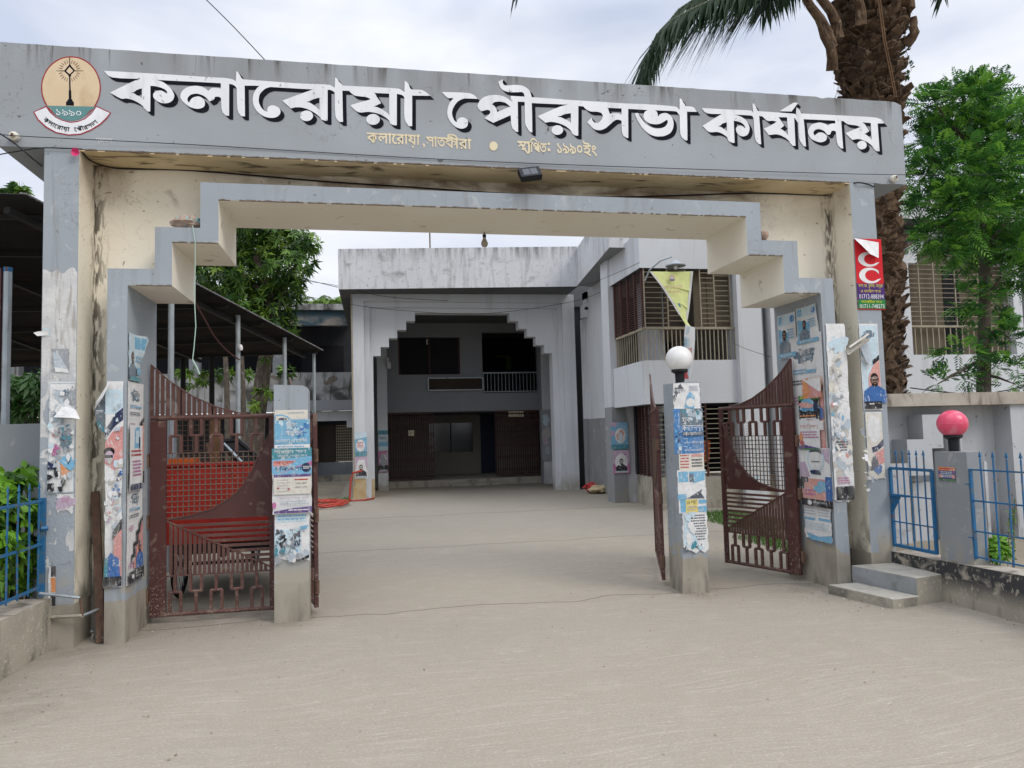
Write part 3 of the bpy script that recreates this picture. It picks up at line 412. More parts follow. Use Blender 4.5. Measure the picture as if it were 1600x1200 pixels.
LET = '''-2137 4737 -2032 4738 -1926 4739 -1824 4739 -1732 4740 -1644 4740 -1544 4740 -1423 4739 -1289 4739 -1154 4739 -1154 4692 -1153 4692 -1153 4692 -1206 4691 -1364 4690 -1573 4687 -1735 4686 -1803 4686 -1828 4686 -1862 4686 -1931 4683 -2009 4681 -2071 4684 -2104 4698 -2121 4717|-1773 4689 -1757 4688 -1740 4688 -1723 4685 -1704 4681 -1684 4675 -1665 4666 -1647 4654 -1629 4639 -1614 4624 -1602 4607 -1593 4591 -1587 4576 -1583 4565 -1582 4557 -1583 4548 -1585 4537 -1589 4526 -1594 4516 -1603 4506 -1614 4497 -1626 4491 -1640 4487 -1656 4485 -1671 4485 -1685 4487 -1699 4491 -1712 4497 -1723 4504 -1733 4512 -1741 4521 -1746 4529 -1749 4537 -1750 4545 -1750 4553 -1748 4562 -1744 4570 -1739 4577 -1731 4583 -1722 4588 -1710 4592 -1697 4595 -1684 4594 -1672 4589 -1661 4582 -1652 4575 -1646 4572 -1643 4571 -1639 4569 -1639 4575 -1638 4581 -1639 4587 -1643 4593 -1648 4599 -1655 4605 -1665 4611 -1677 4616 -1691 4621 -1705 4624 -1720 4628 -1735 4630 -1748 4631 -1761 4631 -1773 4631|-1840 4689 -1772 4689 -1772 4407 -1797 4408 -1811 4423 -1825 4437 -1835 4470 -1839 4531 -1839 4610|-2089 4551 -2026 4590 -1964 4628 -1912 4659 -1879 4675 -1858 4683 -1837 4692 -1836 4606 -1851 4600 -1865 4594 -1880 4587 -1890 4578 -1900 4568 -1924 4560 -1970 4556 -2030 4554|-2089 4551 -2030 4555 -1970 4559 -1924 4560 -1900 4557 -1890 4550 -1880 4542 -1865 4537 -1849 4530 -1832 4514 -1813 4485 -1793 4446 -1772 4407 -1780 4406 -1788 4405 -1797 4408 -1806 4418 -1815 4432 -1826 4446 -1840 4458 -1856 4471 -1873 4481 -1890 4490 -1907 4497 -1923 4503 -1939 4506 -1954 4508 -1967 4509 -1977 4506 -1986 4503 -2002 4505 -2027 4516 -2058 4534|-1534 4551 -1533 4564 -1530 4577 -1524 4591 -1516 4604 -1505 4617 -1492 4628 -1478 4637 -1463 4643 -1447 4648 -1432 4652 -1417 4654 -1402 4655 -1386 4654 -1371 4652 -1356 4649 -1344 4643 -1333 4636 -1324 4630 -1317 4624 -1312 4619 -1308 4614 -1302 4621 -1295 4629 -1288 4636 -1279 4641 -1269 4644 -1259 4647 -1248 4647 -1237 4647 -1226 4646 -1217 4645 -1208 4644 -1200 4642 -1200 4556 -1209 4562 -1217 4567 -1226 4570 -1235 4570 -1244 4568 -1252 4567 -1256 4558 -1259 4549 -1265 4541 -1275 4534 -1286 4529 -1298 4523 -1306 4534 -1315 4544 -1324 4554 -1334 4562 -1344 4569 -1356 4575 -1371 4580 -1386 4584 -1402 4586 -1418 4584 -1433 4580 -1447 4574 -1457 4567 -1465 4558 -1471 4549 -1475 4541 -1476 4532 -1476 4523 -1473 4515 -1468 4508 -1463 4501 -1460 4508 -1457 4516 -1453 4524 -1447 4533 -1440 4542 -1431 4549 -1418 4555 -1403 4560 -1389 4562 -1377 4560 -1366 4556 -1356 4549 -1348 4541 -1341 4532 -1337 4521 -1335 4509 -1335 4497 -1337 4486 -1341 4477 -1348 4469 -1356 4463 -1367 4458 -1380 4454 -1395 4452 -1412 4453 -1429 4456 -1447 4461 -1463 4469 -1478 4480 -1492 4490 -1503 4500 -1513 4510 -1521 4520 -1527 4530 -1532 4540|-1206 4732 -1137 4726 -1138 4405 -1164 4406 -1177 4418 -1190 4430 -1200 4465 -1204 4539 -1205 4635|-1206 4740 -1181 4740 -1156 4739 -1134 4737 -1118 4734 -1105 4730 -1095 4725 -1087 4720 -1081 4714 -1075 4709 -1075 4653 -1079 4659 -1083 4666 -1088 4672 -1094 4677 -1100 4681 -1108 4685 -1116 4687 -1124 4688 -1137 4689 -1158 4689 -1182 4688 -1206 4688|-1078 4805 -1075 4805 -1071 4804 -1067 4801 -1060 4792 -1052 4779 -1045 4768 -1041 4759 -1038 4752 -1034 4746 -1027 4741 -1018 4738 -1010 4734 -1010 4729 -1010 4723 -1010 4691 -1009 4615 -1008 4511 -1007 4408 -1037 4407 -1049 4422 -1060 4436 -1069 4466 -1073 4527 -1074 4604 -1075 4666 -1077 4694 -1080 4707 -1081 4722 -1081 4748 -1079 4777|-1015 4738 -973 4737 -932 4737 -875 4736 -796 4735 -702 4733 -606 4732 -502 4733 -397 4736 -318 4737 -286 4736 -281 4734 -277 4731 -266 4725 -256 4719 -246 4712 -246 4667 -252 4672 -257 4677 -263 4682 -270 4685 -277 4688 -284 4690 -288 4691 -292 4691 -308 4690 -334 4689 -372 4687 -436 4685 -549 4684 -687 4684 -795 4684 -845 4685 -865 4687 -889 4688 -929 4687 -972 4684 -1015 4682|-862 4708 -877 4695 -892 4682 -906 4668 -917 4651 -927 4632 -935 4614 -939 4595 -942 4577 -943 4559 -942 4542 -939 4525 -935 4510 -929 4495 -922 4481 -913 4468 -902 4455 -890 4443 -877 4433 -863 4424 -848 4416 -833 4411 -817 4408 -799 4406 -783 4407 -768 4408 -755 4412 -743 4418 -732 4425 -723 4435 -716 4445 -712 4455 -711 4466 -712 4476 -716 4486 -721 4496 -729 4504 -739 4510 -751 4515 -762 4519 -773 4520 -783 4519 -793 4517 -802 4512 -810 4506 -816 4499 -820 4490 -821 4481 -822 4473 -822 4468 -821 4463 -820 4459 -827 4461 -835 4463 -843 4466 -852 4473 -861 4482 -870 4492 -877 4503 -883 4515 -888 4527 -891 4538 -893 4550 -893 4562 -892 4577 -890 4592 -886 4606 -880 4619 -872 4631 -862 4642 -853 4652 -842 4662 -829 4671 -812 4678 -794 4684 -775 4691|-696 4567 -603 4610 -508 4652 -436 4684 -400 4697 -387 4698 -374 4700 -374 4616 -395 4609 -416 4602 -436 4594 -450 4585 -463 4576 -493 4569 -550 4567 -623 4567|-696 4567 -623 4569 -550 4570 -493 4569 -461 4563 -445 4554 -430 4543 -412 4531 -394 4517 -376 4498 -355 4471 -333 4439 -311 4407 -321 4406 -331 4405 -343 4410 -361 4424 -383 4443 -403 4460 -422 4473 -440 4484 -458 4493 -476 4501 -494 4507 -512 4512 -530 4515 -548 4516 -567 4515 -586 4512 -605 4507 -624 4502|-377 4696 -308 4697 -311 4407 -323 4407 -334 4406 -345 4410 -357 4412 -368 4419 -376 4449 -379 4516 -378 4606|-435 4445 -437 4432 -444 4419 -455 4408 -468 4400 -483 4395 -499 4394 -514 4397 -528 4404 -538 4413 -545 4425 -547 4439 -544 4452 -538 4465 -527 4476 -514 4484 -499 4489 -483 4490 -467 4487 -454 4480 -444 4471 -437 4459|-243 4805 -238 4805 -233 4804 -227 4800 -221 4791 -214 4779 -206 4768 -196 4758 -185 4750 -178 4738 -177 4732 -179 4722 -180 4687 -180 4610 -179 4507 -178 4404 -207 4403 -220 4415 -233 4427 -243 4456 -247 4518 -247 4597 -247 4668 -246 4719 -244 4762|-183 4737 -80 4738 25 4740 115 4741 189 4742 249 4742 293 4741 318 4739 327 4737 336 4732 349 4725 361 4716 373 4707 372 4656 366 4664 361 4671 353 4678 346 4683 336 4686 321 4689 299 4690 272 4689 235 4689 188 4688 131 4687 72 4687 6 4688 -62 4690 -117 4692 -148 4691 -166 4691 -183 4690|-124 4694 -51 4695 23 4695 79 4692 106 4681 114 4667 121 4651 134 4633 147 4615 159 4596 136 4584 113 4571 92 4562 78 4556 66 4553 42 4552 -2 4553 -59 4557 -115 4560 -92 4569 -69 4578 -42 4588 -8 4600 29 4612 66 4625 57 4631 48 4637 36 4642 22 4645 5 4646 -13 4647 -32 4648 -52 4649 -69 4651 -81 4656 -91 4663 -100 4670 -109 4678 -116 4686|-115 4560 -59 4560 -2 4561 42 4561 67 4562 80 4563 93 4562 109 4560 125 4556 141 4550 158 4543 174 4535 190 4525 204 4515 217 4504 232 4487 252 4462 273 4431 295 4400 283 4399 271 4398 258 4402 245 4415 232 4433 218 4449 202 4462 186 4474 168 4483 151 4491 132 4497 112 4502 90 4506 67 4508 42 4509 14 4505 -15 4499 -43 4501 -68 4515 -92 4538|232 4691 300 4691 295 4399 256 4402 246 4406 237 4411 230 4439 229 4507 230 4599|146 4445 143 4431 136 4417 124 4406 110 4398 93 4393 76 4392 59 4395 45 4402 34 4412 27 4424 25 4438 27 4453 35 4466 46 4477 61 4486 77 4491 94 4492 111 4489 125 4482 137 4472 144 4459|372 4815 377 4814 381 4814 386 4811 393 4805 401 4796 408 4786 412 4773 416 4760 421 4749 428 4744 436 4741 444 4738 442 4728 440 4717 437 4681 436 4604 434 4501 432 4398 402 4398 388 4417 374 4437 365 4469 362 4520 364 4584 366 4647 368 4704 370 4759|430 4738 465 4741 499 4743 531 4740 557 4727 580 4710 603 4692 432 4683|706 4734 798 4738 891 4741 964 4739 1003 4726 1022 4708 1041 4690 1000 4689 959 4688 918 4686 876 4685 834 4684 800 4683 781 4681 771 4679 760 4683 743 4696 724 4715|822 4692 808 4676 793 4659 781 4643 772 4625 765 4607 759 4589 755 4569 753 4548 753 4528 756 4510 762 4493 770 4476 779 4461 790 4446 802 4433 816 4422 831 4412 846 4405 861 4401 876 4399 890 4400 903 4403 916 4409 927 4417 935 4429 940 4443 943 4456 943 4467 940 4477 936 4486 930 4493 923 4499 914 4503 904 4506 892 4506 881 4505 870 4502 860 4496 851 4490 846 4482 842 4473 840 4465 834 4457 828 4463 822 4468 816 4475 811 4485 806 4496 802 4508 799 4520 797 4532 797 4546 799 4560 803 4576 809 4591 817 4606 826 4621 836 4635 847 4647 859 4659 874 4669 892 4678 913 4686 933 4693|1034 4620 1036 4632 1041 4645 1048 4659 1057 4673 1069 4688 1082 4700 1098 4711 1116 4719 1135 4727 1157 4732 1180 4736 1203 4738 1227 4738 1250 4736 1271 4732 1288 4727 1302 4721 1316 4713 1330 4704 1343 4694 1357 4684 1355 4618 1347 4627 1339 4636 1329 4645 1318 4654 1306 4663 1292 4670 1275 4674 1257 4676 1239 4677 1223 4675 1207 4672 1194 4668 1185 4662 1178 4654 1171 4647 1181 4639 1192 4631 1200 4622 1207 4612 1212 4602 1215 4593 1216 4586 1215 4580 1214 4574 1234 4583 1253 4593 1275 4604 1301 4616 1328 4628 1356 4641 1353 4558 1327 4545 1301 4532 1273 4518 1242 4503 1210 4487 1178 4471 1095 4510 1110 4522 1126 4535 1138 4546 1146 4555 1150 4563 1154 4570 1152 4575 1150 4581 1147 4585 1141 4588 1133 4591 1125 4591 1115 4589 1104 4585 1094 4582 1085 4579 1077 4576 1068 4573 1061 4579 1055 4586 1048 4593 1042 4601 1037 4610|1349 4737 1415 4735 1410 4396 1389 4398 1374 4412 1358 4426 1347 4463 1344 4539 1347 4638|1349 4738 1855 4737 1853 4694 1742 4691 1631 4689 1548 4688 1511 4687 1501 4688 1483 4688 1443 4687 1395 4686 1348 4685|1235 4861 1237 4866 1239 4870 1245 4875 1256 4881 1270 4887 1284 4893 1281 4883 1277 4873 1276 4864 1278 4856 1281 4848 1285 4840 1293 4838 1301 4835 1312 4834 1327 4836 1346 4839 1365 4842 1385 4845 1406 4847 1426 4847 1445 4846 1462 4843 1479 4837 1496 4829 1512 4819 1524 4807 1533 4794 1538 4780 1542 4766 1546 4754 1548 4743 1549 4732 1549 4727 1549 4722 1548 4689 1548 4611 1547 4505 1545 4399 1524 4401 1509 4422 1495 4442 1484 4463 1479 4481 1478 4499 1478 4531 1479 4592 1480 4666 1481 4724 1480 4750 1478 4761 1474 4768 1469 4775 1463 4779 1455 4781 1444 4781 1431 4779 1416 4777 1399 4776 1381 4774 1363 4773 1347 4773 1332 4773 1318 4775 1304 4778 1292 4782 1280 4788 1269 4795 1259 4805 1251 4816 1244 4830 1240 4846|1545 4729 1653 4731 1762 4732 1870 4734 1976 4734 2080 4734 2185 4734 2294 4734 2404 4733 2506 4733 2593 4733 2671 4733 2750 4734 2748 4681 2662 4681 2577 4681 2496 4681 2418 4681 2344 4680 2271 4679 2196 4678 2123 4678 2057 4678 2008 4680 1965 4684 1900 4686 1795 4685 1669 4683 1544 4681|1600 4557 1674 4594 1749 4631 1813 4660 1861 4677 1898 4686 1935 4696 1933 4608 1911 4603 1889 4599 1866 4594 1845 4584 1824 4573 1789 4564 1734 4560 1667 4559|1600 4557 1667 4561 1734 4564 1789 4564 1823 4560 1844 4553 1864 4544 1887 4535 1908 4523 1929 4504 1950 4472 1970 4432 1990 4393 1978 4391 1966 4390 1953 4395 1939 4409 1924 4429 1908 4447 1891 4461 1874 4473 1854 4483 1832 4492 1808 4500 1785 4505 1764 4509 1743 4510 1723 4510 1706 4507 1689 4503 1673 4499|1927 4689 2000 4682 1989 4393 1951 4394 1940 4402 1929 4410 1922 4440 1921 4508 1924 4598|1844 4438 1841 4424 1834 4412 1823 4401 1809 4394 1793 4389 1777 4388 1762 4391 1749 4398 1738 4407 1732 4419 1730 4431 1733 4445 1740 4457 1751 4468 1765 4475 1780 4480 1796 4481 1812 4478 1825 4472 1835 4462 1842 4450|2045 4682 2127 4683 2210 4684 2271 4682 2295 4674 2297 4663 2298 4652 2303 4642 2306 4632 2309 4621 2319 4624 2330 4627 2341 4629 2353 4631 2367 4633 2381 4633 2397 4630 2414 4625 2430 4620 2428 4560 2414 4563 2400 4567 2387 4569 2376 4567 2366 4564 2354 4557 2339 4546 2322 4530 2305 4515 2288 4501 2272 4486 2255 4474 2237 4465 2218 4458 2199 4455 2181 4455 2163 4458 2144 4466 2124 4483 2103 4505 2081 4526 2128 4576 2129 4567 2130 4558 2133 4549 2139 4541 2147 4533 2156 4525 2169 4525 2181 4525 2194 4529 2206 4538 2217 4551 2227 4564 2233 4576 2236 4587 2240 4598 2235 4608 2230 4619 2221 4627 2208 4631 2191 4633 2174 4635 2155 4634 2136 4633 2118 4634 2103 4638 2088 4645 2076 4652 2064 4661 2055 4672|2430 4703 2496 4699 2486 4395 2479 4394 2472 4393 2464 4398 2450 4404 2434 4417 2424 4451 2423 4520 2427 4612|2750 4738 2833 4738 2913 4736 2972 4733 2997 4729 3002 4724 3005 4718 3013 4712 3021 4705 3026 4695 3027 4679 3025 4660 3024 4641 3017 4651 3010 4660 3002 4669 2998 4676 2993 4682 2970 4686 2915 4686 2843 4684 2780 4683 2742 4682 2712 4682 2674 4681 2619 4682 2555 4683 2492 4683 2494 4734 2580 4736 2667 4738|2647 4613 2648 4627 2652 4641 2658 4653 2666 4664 2676 4672 2689 4679 2706 4683 2726 4686 2744 4686 2758 4685 2770 4682 2780 4676 2787 4669 2791 4659 2794 4649 2795 4640 2796 4631 2796 4622 2806 4632 2816 4643 2828 4651 2844 4657 2862 4661 2878 4662 2893 4659 2907 4653 2919 4645 2929 4636 2937 4625 2944 4614 2949 4602 2952 4589 2954 4575 2954 4557 2952 4537 2948 4519 2941 4501 2931 4484 2919 4469 2904 4457 2887 4447 2869 4439 2850 4432 2831 4428 2811 4425 2789 4424 2767 4424 2745 4428 2723 4435 2702 4444 2681 4457 2662 4472 2643 4490 2626 4509 2612 4529 2600 4549 2588 4570 2578 4593 2568 4616 2559 4640 2593 4648 2600 4635 2607 4622 2616 4607 2627 4591 2639 4574 2653 4558 2667 4544 2683 4532 2700 4521 2721 4513 2743 4506 2765 4502 2785 4502 2804 4504 2822 4508 2838 4513 2852 4519 2864 4526 2874 4535 2882 4545 2888 4555 2892 4564 2895 4572 2895 4580 2894 4586 2891 4591 2888 4597 2878 4590 2869 4584 2858 4577 2845 4569 2831 4560 2816 4553 2800 4548 2784 4545 2766 4544 2747 4544 2728 4546 2709 4549 2693 4556 2678 4565 2666 4575 2656 4586 2650 4600|3027 4818 3034 4817 3040 4816 3046 4812 3052 4803 3059 4790 3065 4777 3073 4767 3081 4757 3087 4744 3093 4735 3097 4724 3099 4687 3097 4609 3094 4505 3090 4402 3083 4400 3075 4399 3065 4404 3050 4413 3033 4428 3020 4459 3017 4513 3018 4583 3021 4650 3022 4708 3025 4763|3080 4742 3110 4743 3139 4743 3164 4739 3180 4727 3192 4710 3204 4693 3091 4688|3252 4735 3362 4735 3473 4736 3570 4737 3648 4739 3711 4741 3759 4740 3785 4737 3794 4730 3801 4720 3808 4703 3811 4681 3815 4659 3810 4662 3805 4665 3798 4669 3797 4676 3794 4683 3773 4689 3720 4689 3648 4688 3584 4686 3541 4686 3505 4686 3465 4686 3412 4683 3354 4681 3308 4685 3282 4698 3267 4716|3254 4555 3330 4603 3405 4651 3465 4686 3497 4699 3513 4699 3529 4700 3525 4608 3506 4603 3487 4597 3469 4590 3456 4580 3444 4569 3419 4560 3372 4557 3313 4556|3254 4555 3313 4558 3372 4561 3419 4560 3446 4555 3461 4547 3475 4537 3490 4530 3503 4521 3520 4505 3541 4476 3564 4439 3587 4403 3577 4401 3567 4399 3556 4403 3542 4416 3528 4435 3513 4452 3497 4465 3481 4476 3464 4485 3446 4493 3427 4499 3405 4502 3378 4500 3348 4495 3320 4498 3297 4512 3276 4534|3518 4695 3589 4691 3587 4403 3576 4401 3565 4400 3553 4404 3538 4409 3522 4420 3511 4452 3510 4519 3514 4607|3586 4688 3608 4685 3631 4681 3652 4676 3673 4668 3693 4658 3711 4645 3726 4630 3738 4612 3747 4594 3752 4578 3755 4562 3754 4546 3750 4528 3743 4511 3734 4496 3722 4485 3708 4478 3693 4473 3679 4471 3664 4472 3651 4475 3639 4481 3630 4489 3622 4498 3616 4508 3611 4519 3609 4530 3608 4540 3610 4550 3614 4559 3620 4566 3629 4572 3639 4576 3649 4578 3661 4577 3673 4574 3684 4568 3694 4561 3704 4553 3710 4568 3705 4577 3699 4587 3691 4595 3680 4603 3666 4610 3649 4617 3629 4621 3606 4624 3583 4627|3799 4811 3804 4811 3810 4812 3816 4809 3822 4801 3829 4790 3835 4779 3841 4768 3847 4757 3852 4743 3857 4736 3862 4726 3865 4691 3868 4611 3870 4506 3872 4400 3849 4401 3834 4414 3820 4428 3809 4459 3804 4524 3804 4606 3803 4679 3802 4730 3800 4770|3844 4739 3928 4738 4014 4737 4089 4736 4154 4736 4208 4735 4248 4733 4267 4730 4271 4725 4274 4718 4281 4711 4287 4702 4292 4690 4292 4675 4290 4657 4289 4639 4280 4653 4271 4667 4263 4679 4259 4686 4256 4690 4237 4693 4191 4693 4130 4691 4069 4689 4010 4688 3950 4688 3903 4688 3878 4688 3864 4689 3851 4690|3891 4696 4074 4693 4135 4607 4120 4594 4105 4581 4089 4571 4075 4565 4059 4561 4036 4559 3999 4559 3953 4561 3908 4562 3927 4571 3946 4579 3968 4590 3995 4605 4025 4622 4055 4640 4042 4644 4029 4647 4015 4649 3997 4647 3978 4644 3962 4643 3949 4647 3939 4653 3928 4662 3916 4672 3903 4684|3908 4562 3953 4565 3999 4567 4036 4569 4060 4571 4074 4572 4089 4570 4106 4564 4124 4554 4140 4542 4154 4529 4168 4513 4183 4493 4203 4466 4225 4434 4247 4403 4214 4403 4202 4420 4190 4437 4175 4453 4156 4469 4134 4483 4111 4494 4089 4503 4066 4509 4042 4511 4016 4509 3988 4504 3961 4499|4171 4696 4249 4696 4247 4403 4214 4403 4199 4420 4185 4436 4174 4470 4170 4533 4170 4614|4090 4750 4147 4786 4205 4822 4250 4847 4275 4853 4288 4849 4300 4845 4223 4756|4281 4803 4290 4797 4300 4790 4308 4782 4316 4772 4323 4761 4330 4746 4338 4736 4347 4723 4353 4685 4358 4607 4360 4505 4363 4402 4338 4404 4321 4427 4303 4450 4291 4484 4288 4538 4290 4603 4291 4657 4285 4692 4278 4716 4273 4739 4274 4762 4278 4782|4315 4741 4503 4744 4693 4746 4860 4748 4996 4749 5107 4750 5192 4745 5238 4732 5256 4712 5274 4693 5252 4691 5231 4688 5197 4686 5141 4686 5072 4687 5003 4688 4950 4689 4898 4690 4811 4689 4667 4688 4491 4686 4316 4683|4394 4547 4394 4562 4398 4576 4404 4589 4413 4603 4424 4616 4437 4628 4454 4638 4473 4646 4493 4652 4511 4656 4529 4659 4547 4659 4566 4656 4585 4651 4600 4645 4609 4640 4616 4635 4622 4630 4631 4638 4641 4646 4654 4652 4673 4656 4696 4658 4718 4660 4713 4570 4704 4575 4695 4580 4686 4583 4677 4583 4668 4580 4659 4578 4643 4543 4616 4534 4609 4540 4602 4546 4594 4553 4587 4561 4580 4570 4569 4577 4553 4583 4534 4589 4516 4591 4499 4588 4483 4583 4470 4576 4462 4567 4457 4556 4452 4546 4467 4518 4472 4523 4478 4529 4486 4535 4496 4543 4509 4551 4523 4556 4537 4557 4553 4556 4567 4552 4580 4544 4591 4535 4602 4525 4602 4513 4602 4502 4600 4491 4593 4481 4583 4472 4571 4465 4557 4459 4542 4456 4526 4454 4508 4455 4490 4459 4472 4464 4454 4471 4436 4479 4420 4490 4409 4508 4399 4528|4707 4697 4775 4692 4780 4401 4755 4403 4740 4417 4725 4431 4713 4464 4709 4529 4708 4613|4797 4692 4872 4696 4947 4699 5008 4693 5045 4669 5068 4635 5091 4600 5073 4588 5054 4576 5032 4567 5005 4561 4974 4558 4940 4557 4900 4558 4857 4560 4815 4562 4841 4574 4868 4586 4896 4598 4927 4611 4960 4624 4992 4637 4978 4642 4963 4647 4946 4651 4922 4653 4896 4654 4873 4656 4857 4658 4844 4661 4832 4666 4820 4674 4809 4683|4815 4562 4858 4566 4901 4569 4940 4571 4975 4572 5006 4571 5032 4567 5053 4559 5070 4548 5085 4537 5097 4528 5106 4518 5120 4501 5142 4471 5169 4433 5196 4394 5184 4393 5172 4391 5159 4395 5143 4410 5126 4431 5107 4450 5088 4465 5068 4478 5045 4489 5019 4498 4991 4506 4964 4510 4939 4508 4914 4502 4890 4497|5114 4696 5193 4690 5197 4394 5154 4395 5140 4410 5125 4425 5115 4459 5112 4525 5113 4610|5052 4451 5049 4438 5042 4426 5031 4416 5017 4408 5002 4404 4986 4403 4971 4406 4958 4412 4949 4422 4943 4433 4942 4446 4945 4459 4952 4471 4963 4481 4976 4489 4992 4493 5007 4494 5022 4491 5035 4485 5045 4475 5051 4464'''
EMB = '''red -2159 4588 -2161 4552 -2167 4515 -2177 4480 -2190 4447 -2207 4416 -2228 4388 -2251 4363 -2276 4342 -2304 4325 -2333 4313 -2363 4305 -2393 4302 -2423 4304 -2453 4311 -2481 4322 -2508 4338 -2532 4358 -2554 4382 -2573 4409 -2589 4439 -2601 4471 -2609 4505 -2614 4541 -2614 4577 -2611 4613 -2604 4648 -2592 4682 -2577 4715 -2559 4744 -2538 4771 -2514 4794 -2487 4814 -2459 4829 -2430 4839 -2399 4845 -2369 4846 -2339 4843 -2309 4834 -2281 4820 -2255 4803 -2232 4781 -2211 4755 -2193 4726 -2179 4694 -2168 4660 -2162 4625|cream -2169 4588 -2171 4553 -2176 4518 -2186 4484 -2199 4452 -2215 4422 -2234 4395 -2257 4371 -2281 4351 -2307 4335 -2335 4323 -2364 4316 -2393 4313 -2422 4315 -2450 4321 -2477 4332 -2503 4347 -2526 4366 -2547 4389 -2565 4415 -2580 4444 -2592 4475 -2600 4508 -2604 4542 -2605 4577 -2602 4611 -2594 4645 -2584 4678 -2569 4709 -2552 4737 -2531 4763 -2508 4785 -2483 4804 -2456 4819 -2428 4829 -2399 4834 -2370 4835 -2341 4832 -2313 4823 -2286 4810 -2261 4793 -2238 4772 -2218 4747 -2201 4720 -2188 4689 -2178 4657 -2171 4623|teal -2576 4410 -2196 4424 -2244 4384 -2260 4363 -2278 4344 -2298 4327 -2318 4314 -2339 4304 -2361 4298 -2383 4294 -2405 4294 -2427 4298 -2448 4305 -2469 4315 -2489 4328 -2507 4344 -2524 4363 -2539 4385|red -2671 4351 -2637 4286 -2576 4224 -2498 4181 -2401 4165 -2310 4177 -2231 4216 -2157 4271 -2109 4325 -2077 4378 -2193 4433 -2232 4367 -2281 4319 -2335 4292 -2390 4282 -2451 4296 -2499 4320 -2542 4362 -2572 4410|white -2660 4350 -2628 4291 -2569 4234 -2495 4191 -2401 4175 -2313 4187 -2236 4226 -2165 4279 -2118 4332 -2089 4375 -2191 4421 -2228 4359 -2277 4311 -2334 4283 -2390 4273 -2453 4288 -2503 4312 -2546 4353 -2574 4396|dark -2425 4420 -2363 4421 -2365 4457 -2374 4459 -2375 4471 -2383 4478 -2385 4543 -2390 4560 -2393 4663 -2386 4684 -2404 4696 -2410 4682 -2404 4662 -2402 4559 -2405 4541 -2404 4476 -2414 4469 -2415 4457 -2424 4453|dark -2401 4776 -2357 4724 -2372 4722 -2401 4753|dark -2357 4724 -2401 4672 -2400 4690 -2372 4722|dark -2401 4672 -2444 4714 -2427 4715 -2400 4690|dark -2444 4714 -2401 4776 -2401 4753 -2427 4715|dark -2405 4834 -2400 4834 -2396 4776 -2387 4759 -2411 4758 -2403 4776|dark -2357 4718 -2296 4724 -2296 4728 -2357 4725|rust -2345 4702 -2318 4697 -2317 4701 -2343 4709|rust -2351 4686 -2326 4674 -2325 4677 -2348 4692|rust -2361 4673 -2340 4653 -2338 4656 -2357 4677|rust -2373 4662 -2358 4637 -2355 4639 -2368 4666|rust -2387 4655 -2378 4626 -2375 4628 -2382 4657|rust -2417 4655 -2423 4624 -2419 4624 -2412 4654|rust -2431 4661 -2443 4633 -2440 4631 -2426 4659|rust -2442 4672 -2461 4648 -2458 4645 -2438 4667|rust -2451 4685 -2474 4667 -2472 4664 -2448 4680|rust -2456 4701 -2482 4690 -2482 4686 -2455 4695|dark -2443 4719 -2503 4713 -2503 4710 -2443 4712|rust -2455 4735 -2482 4740 -2483 4736 -2457 4729|rust -2449 4751 -2474 4763 -2475 4760 -2452 4745|rust -2440 4764 -2460 4784 -2462 4781 -2443 4760|rust -2427 4775 -2442 4800 -2445 4798 -2432 4771|rust -2413 4782 -2422 4811 -2425 4810 -2418 4780|rust -2383 4782 -2378 4813 -2381 4814 -2389 4783|rust -2369 4776 -2357 4804 -2360 4806 -2374 4779|rust -2358 4766 -2339 4790 -2342 4792 -2362 4770|rust -2349 4752 -2326 4770 -2327 4774 -2352 4757|rust -2344 4736 -2317 4748 -2318 4751 -2345 4742'''
YEL = '''715 4295 859 4292 860 4307 716 4310|785 4303 780 4213 795 4214 799 4304|781 4300 723 4267 750 4244 782 4220 791 4232 759 4257 735 4259 788 4287|789 4271 817 4268 822 4258 806 4251 812 4238 836 4254 825 4282 791 4286|730 4288 759 4274 766 4288 737 4301|1399 4296 1509 4294 1510 4310 1400 4312|1410 4292 1437 4282 1406 4267 1413 4254 1452 4281 1419 4305|1420 4267 1469 4260 1472 4275 1423 4282|1473 4299 1440 4256 1493 4191 1505 4201 1455 4261 1485 4290|1441 4223 1480 4238 1475 4252 1437 4237|1501 4303 1499 4195 1514 4196 1516 4304|1213 4252 1211 4239 1205 4226 1196 4216 1185 4209 1173 4207 1161 4208 1151 4214 1142 4223 1137 4235 1136 4249 1138 4262 1144 4275 1152 4285 1163 4292 1176 4294 1188 4293 1198 4287 1207 4278 1212 4266|1712 4298 1710 4290 1703 4285 1696 4284 1690 4289 1687 4297 1690 4305 1696 4311 1704 4311 1710 4306|1715 4241 1712 4232 1704 4226 1694 4225 1687 4230 1684 4239 1687 4249 1695 4254 1705 4255 1712 4250'''
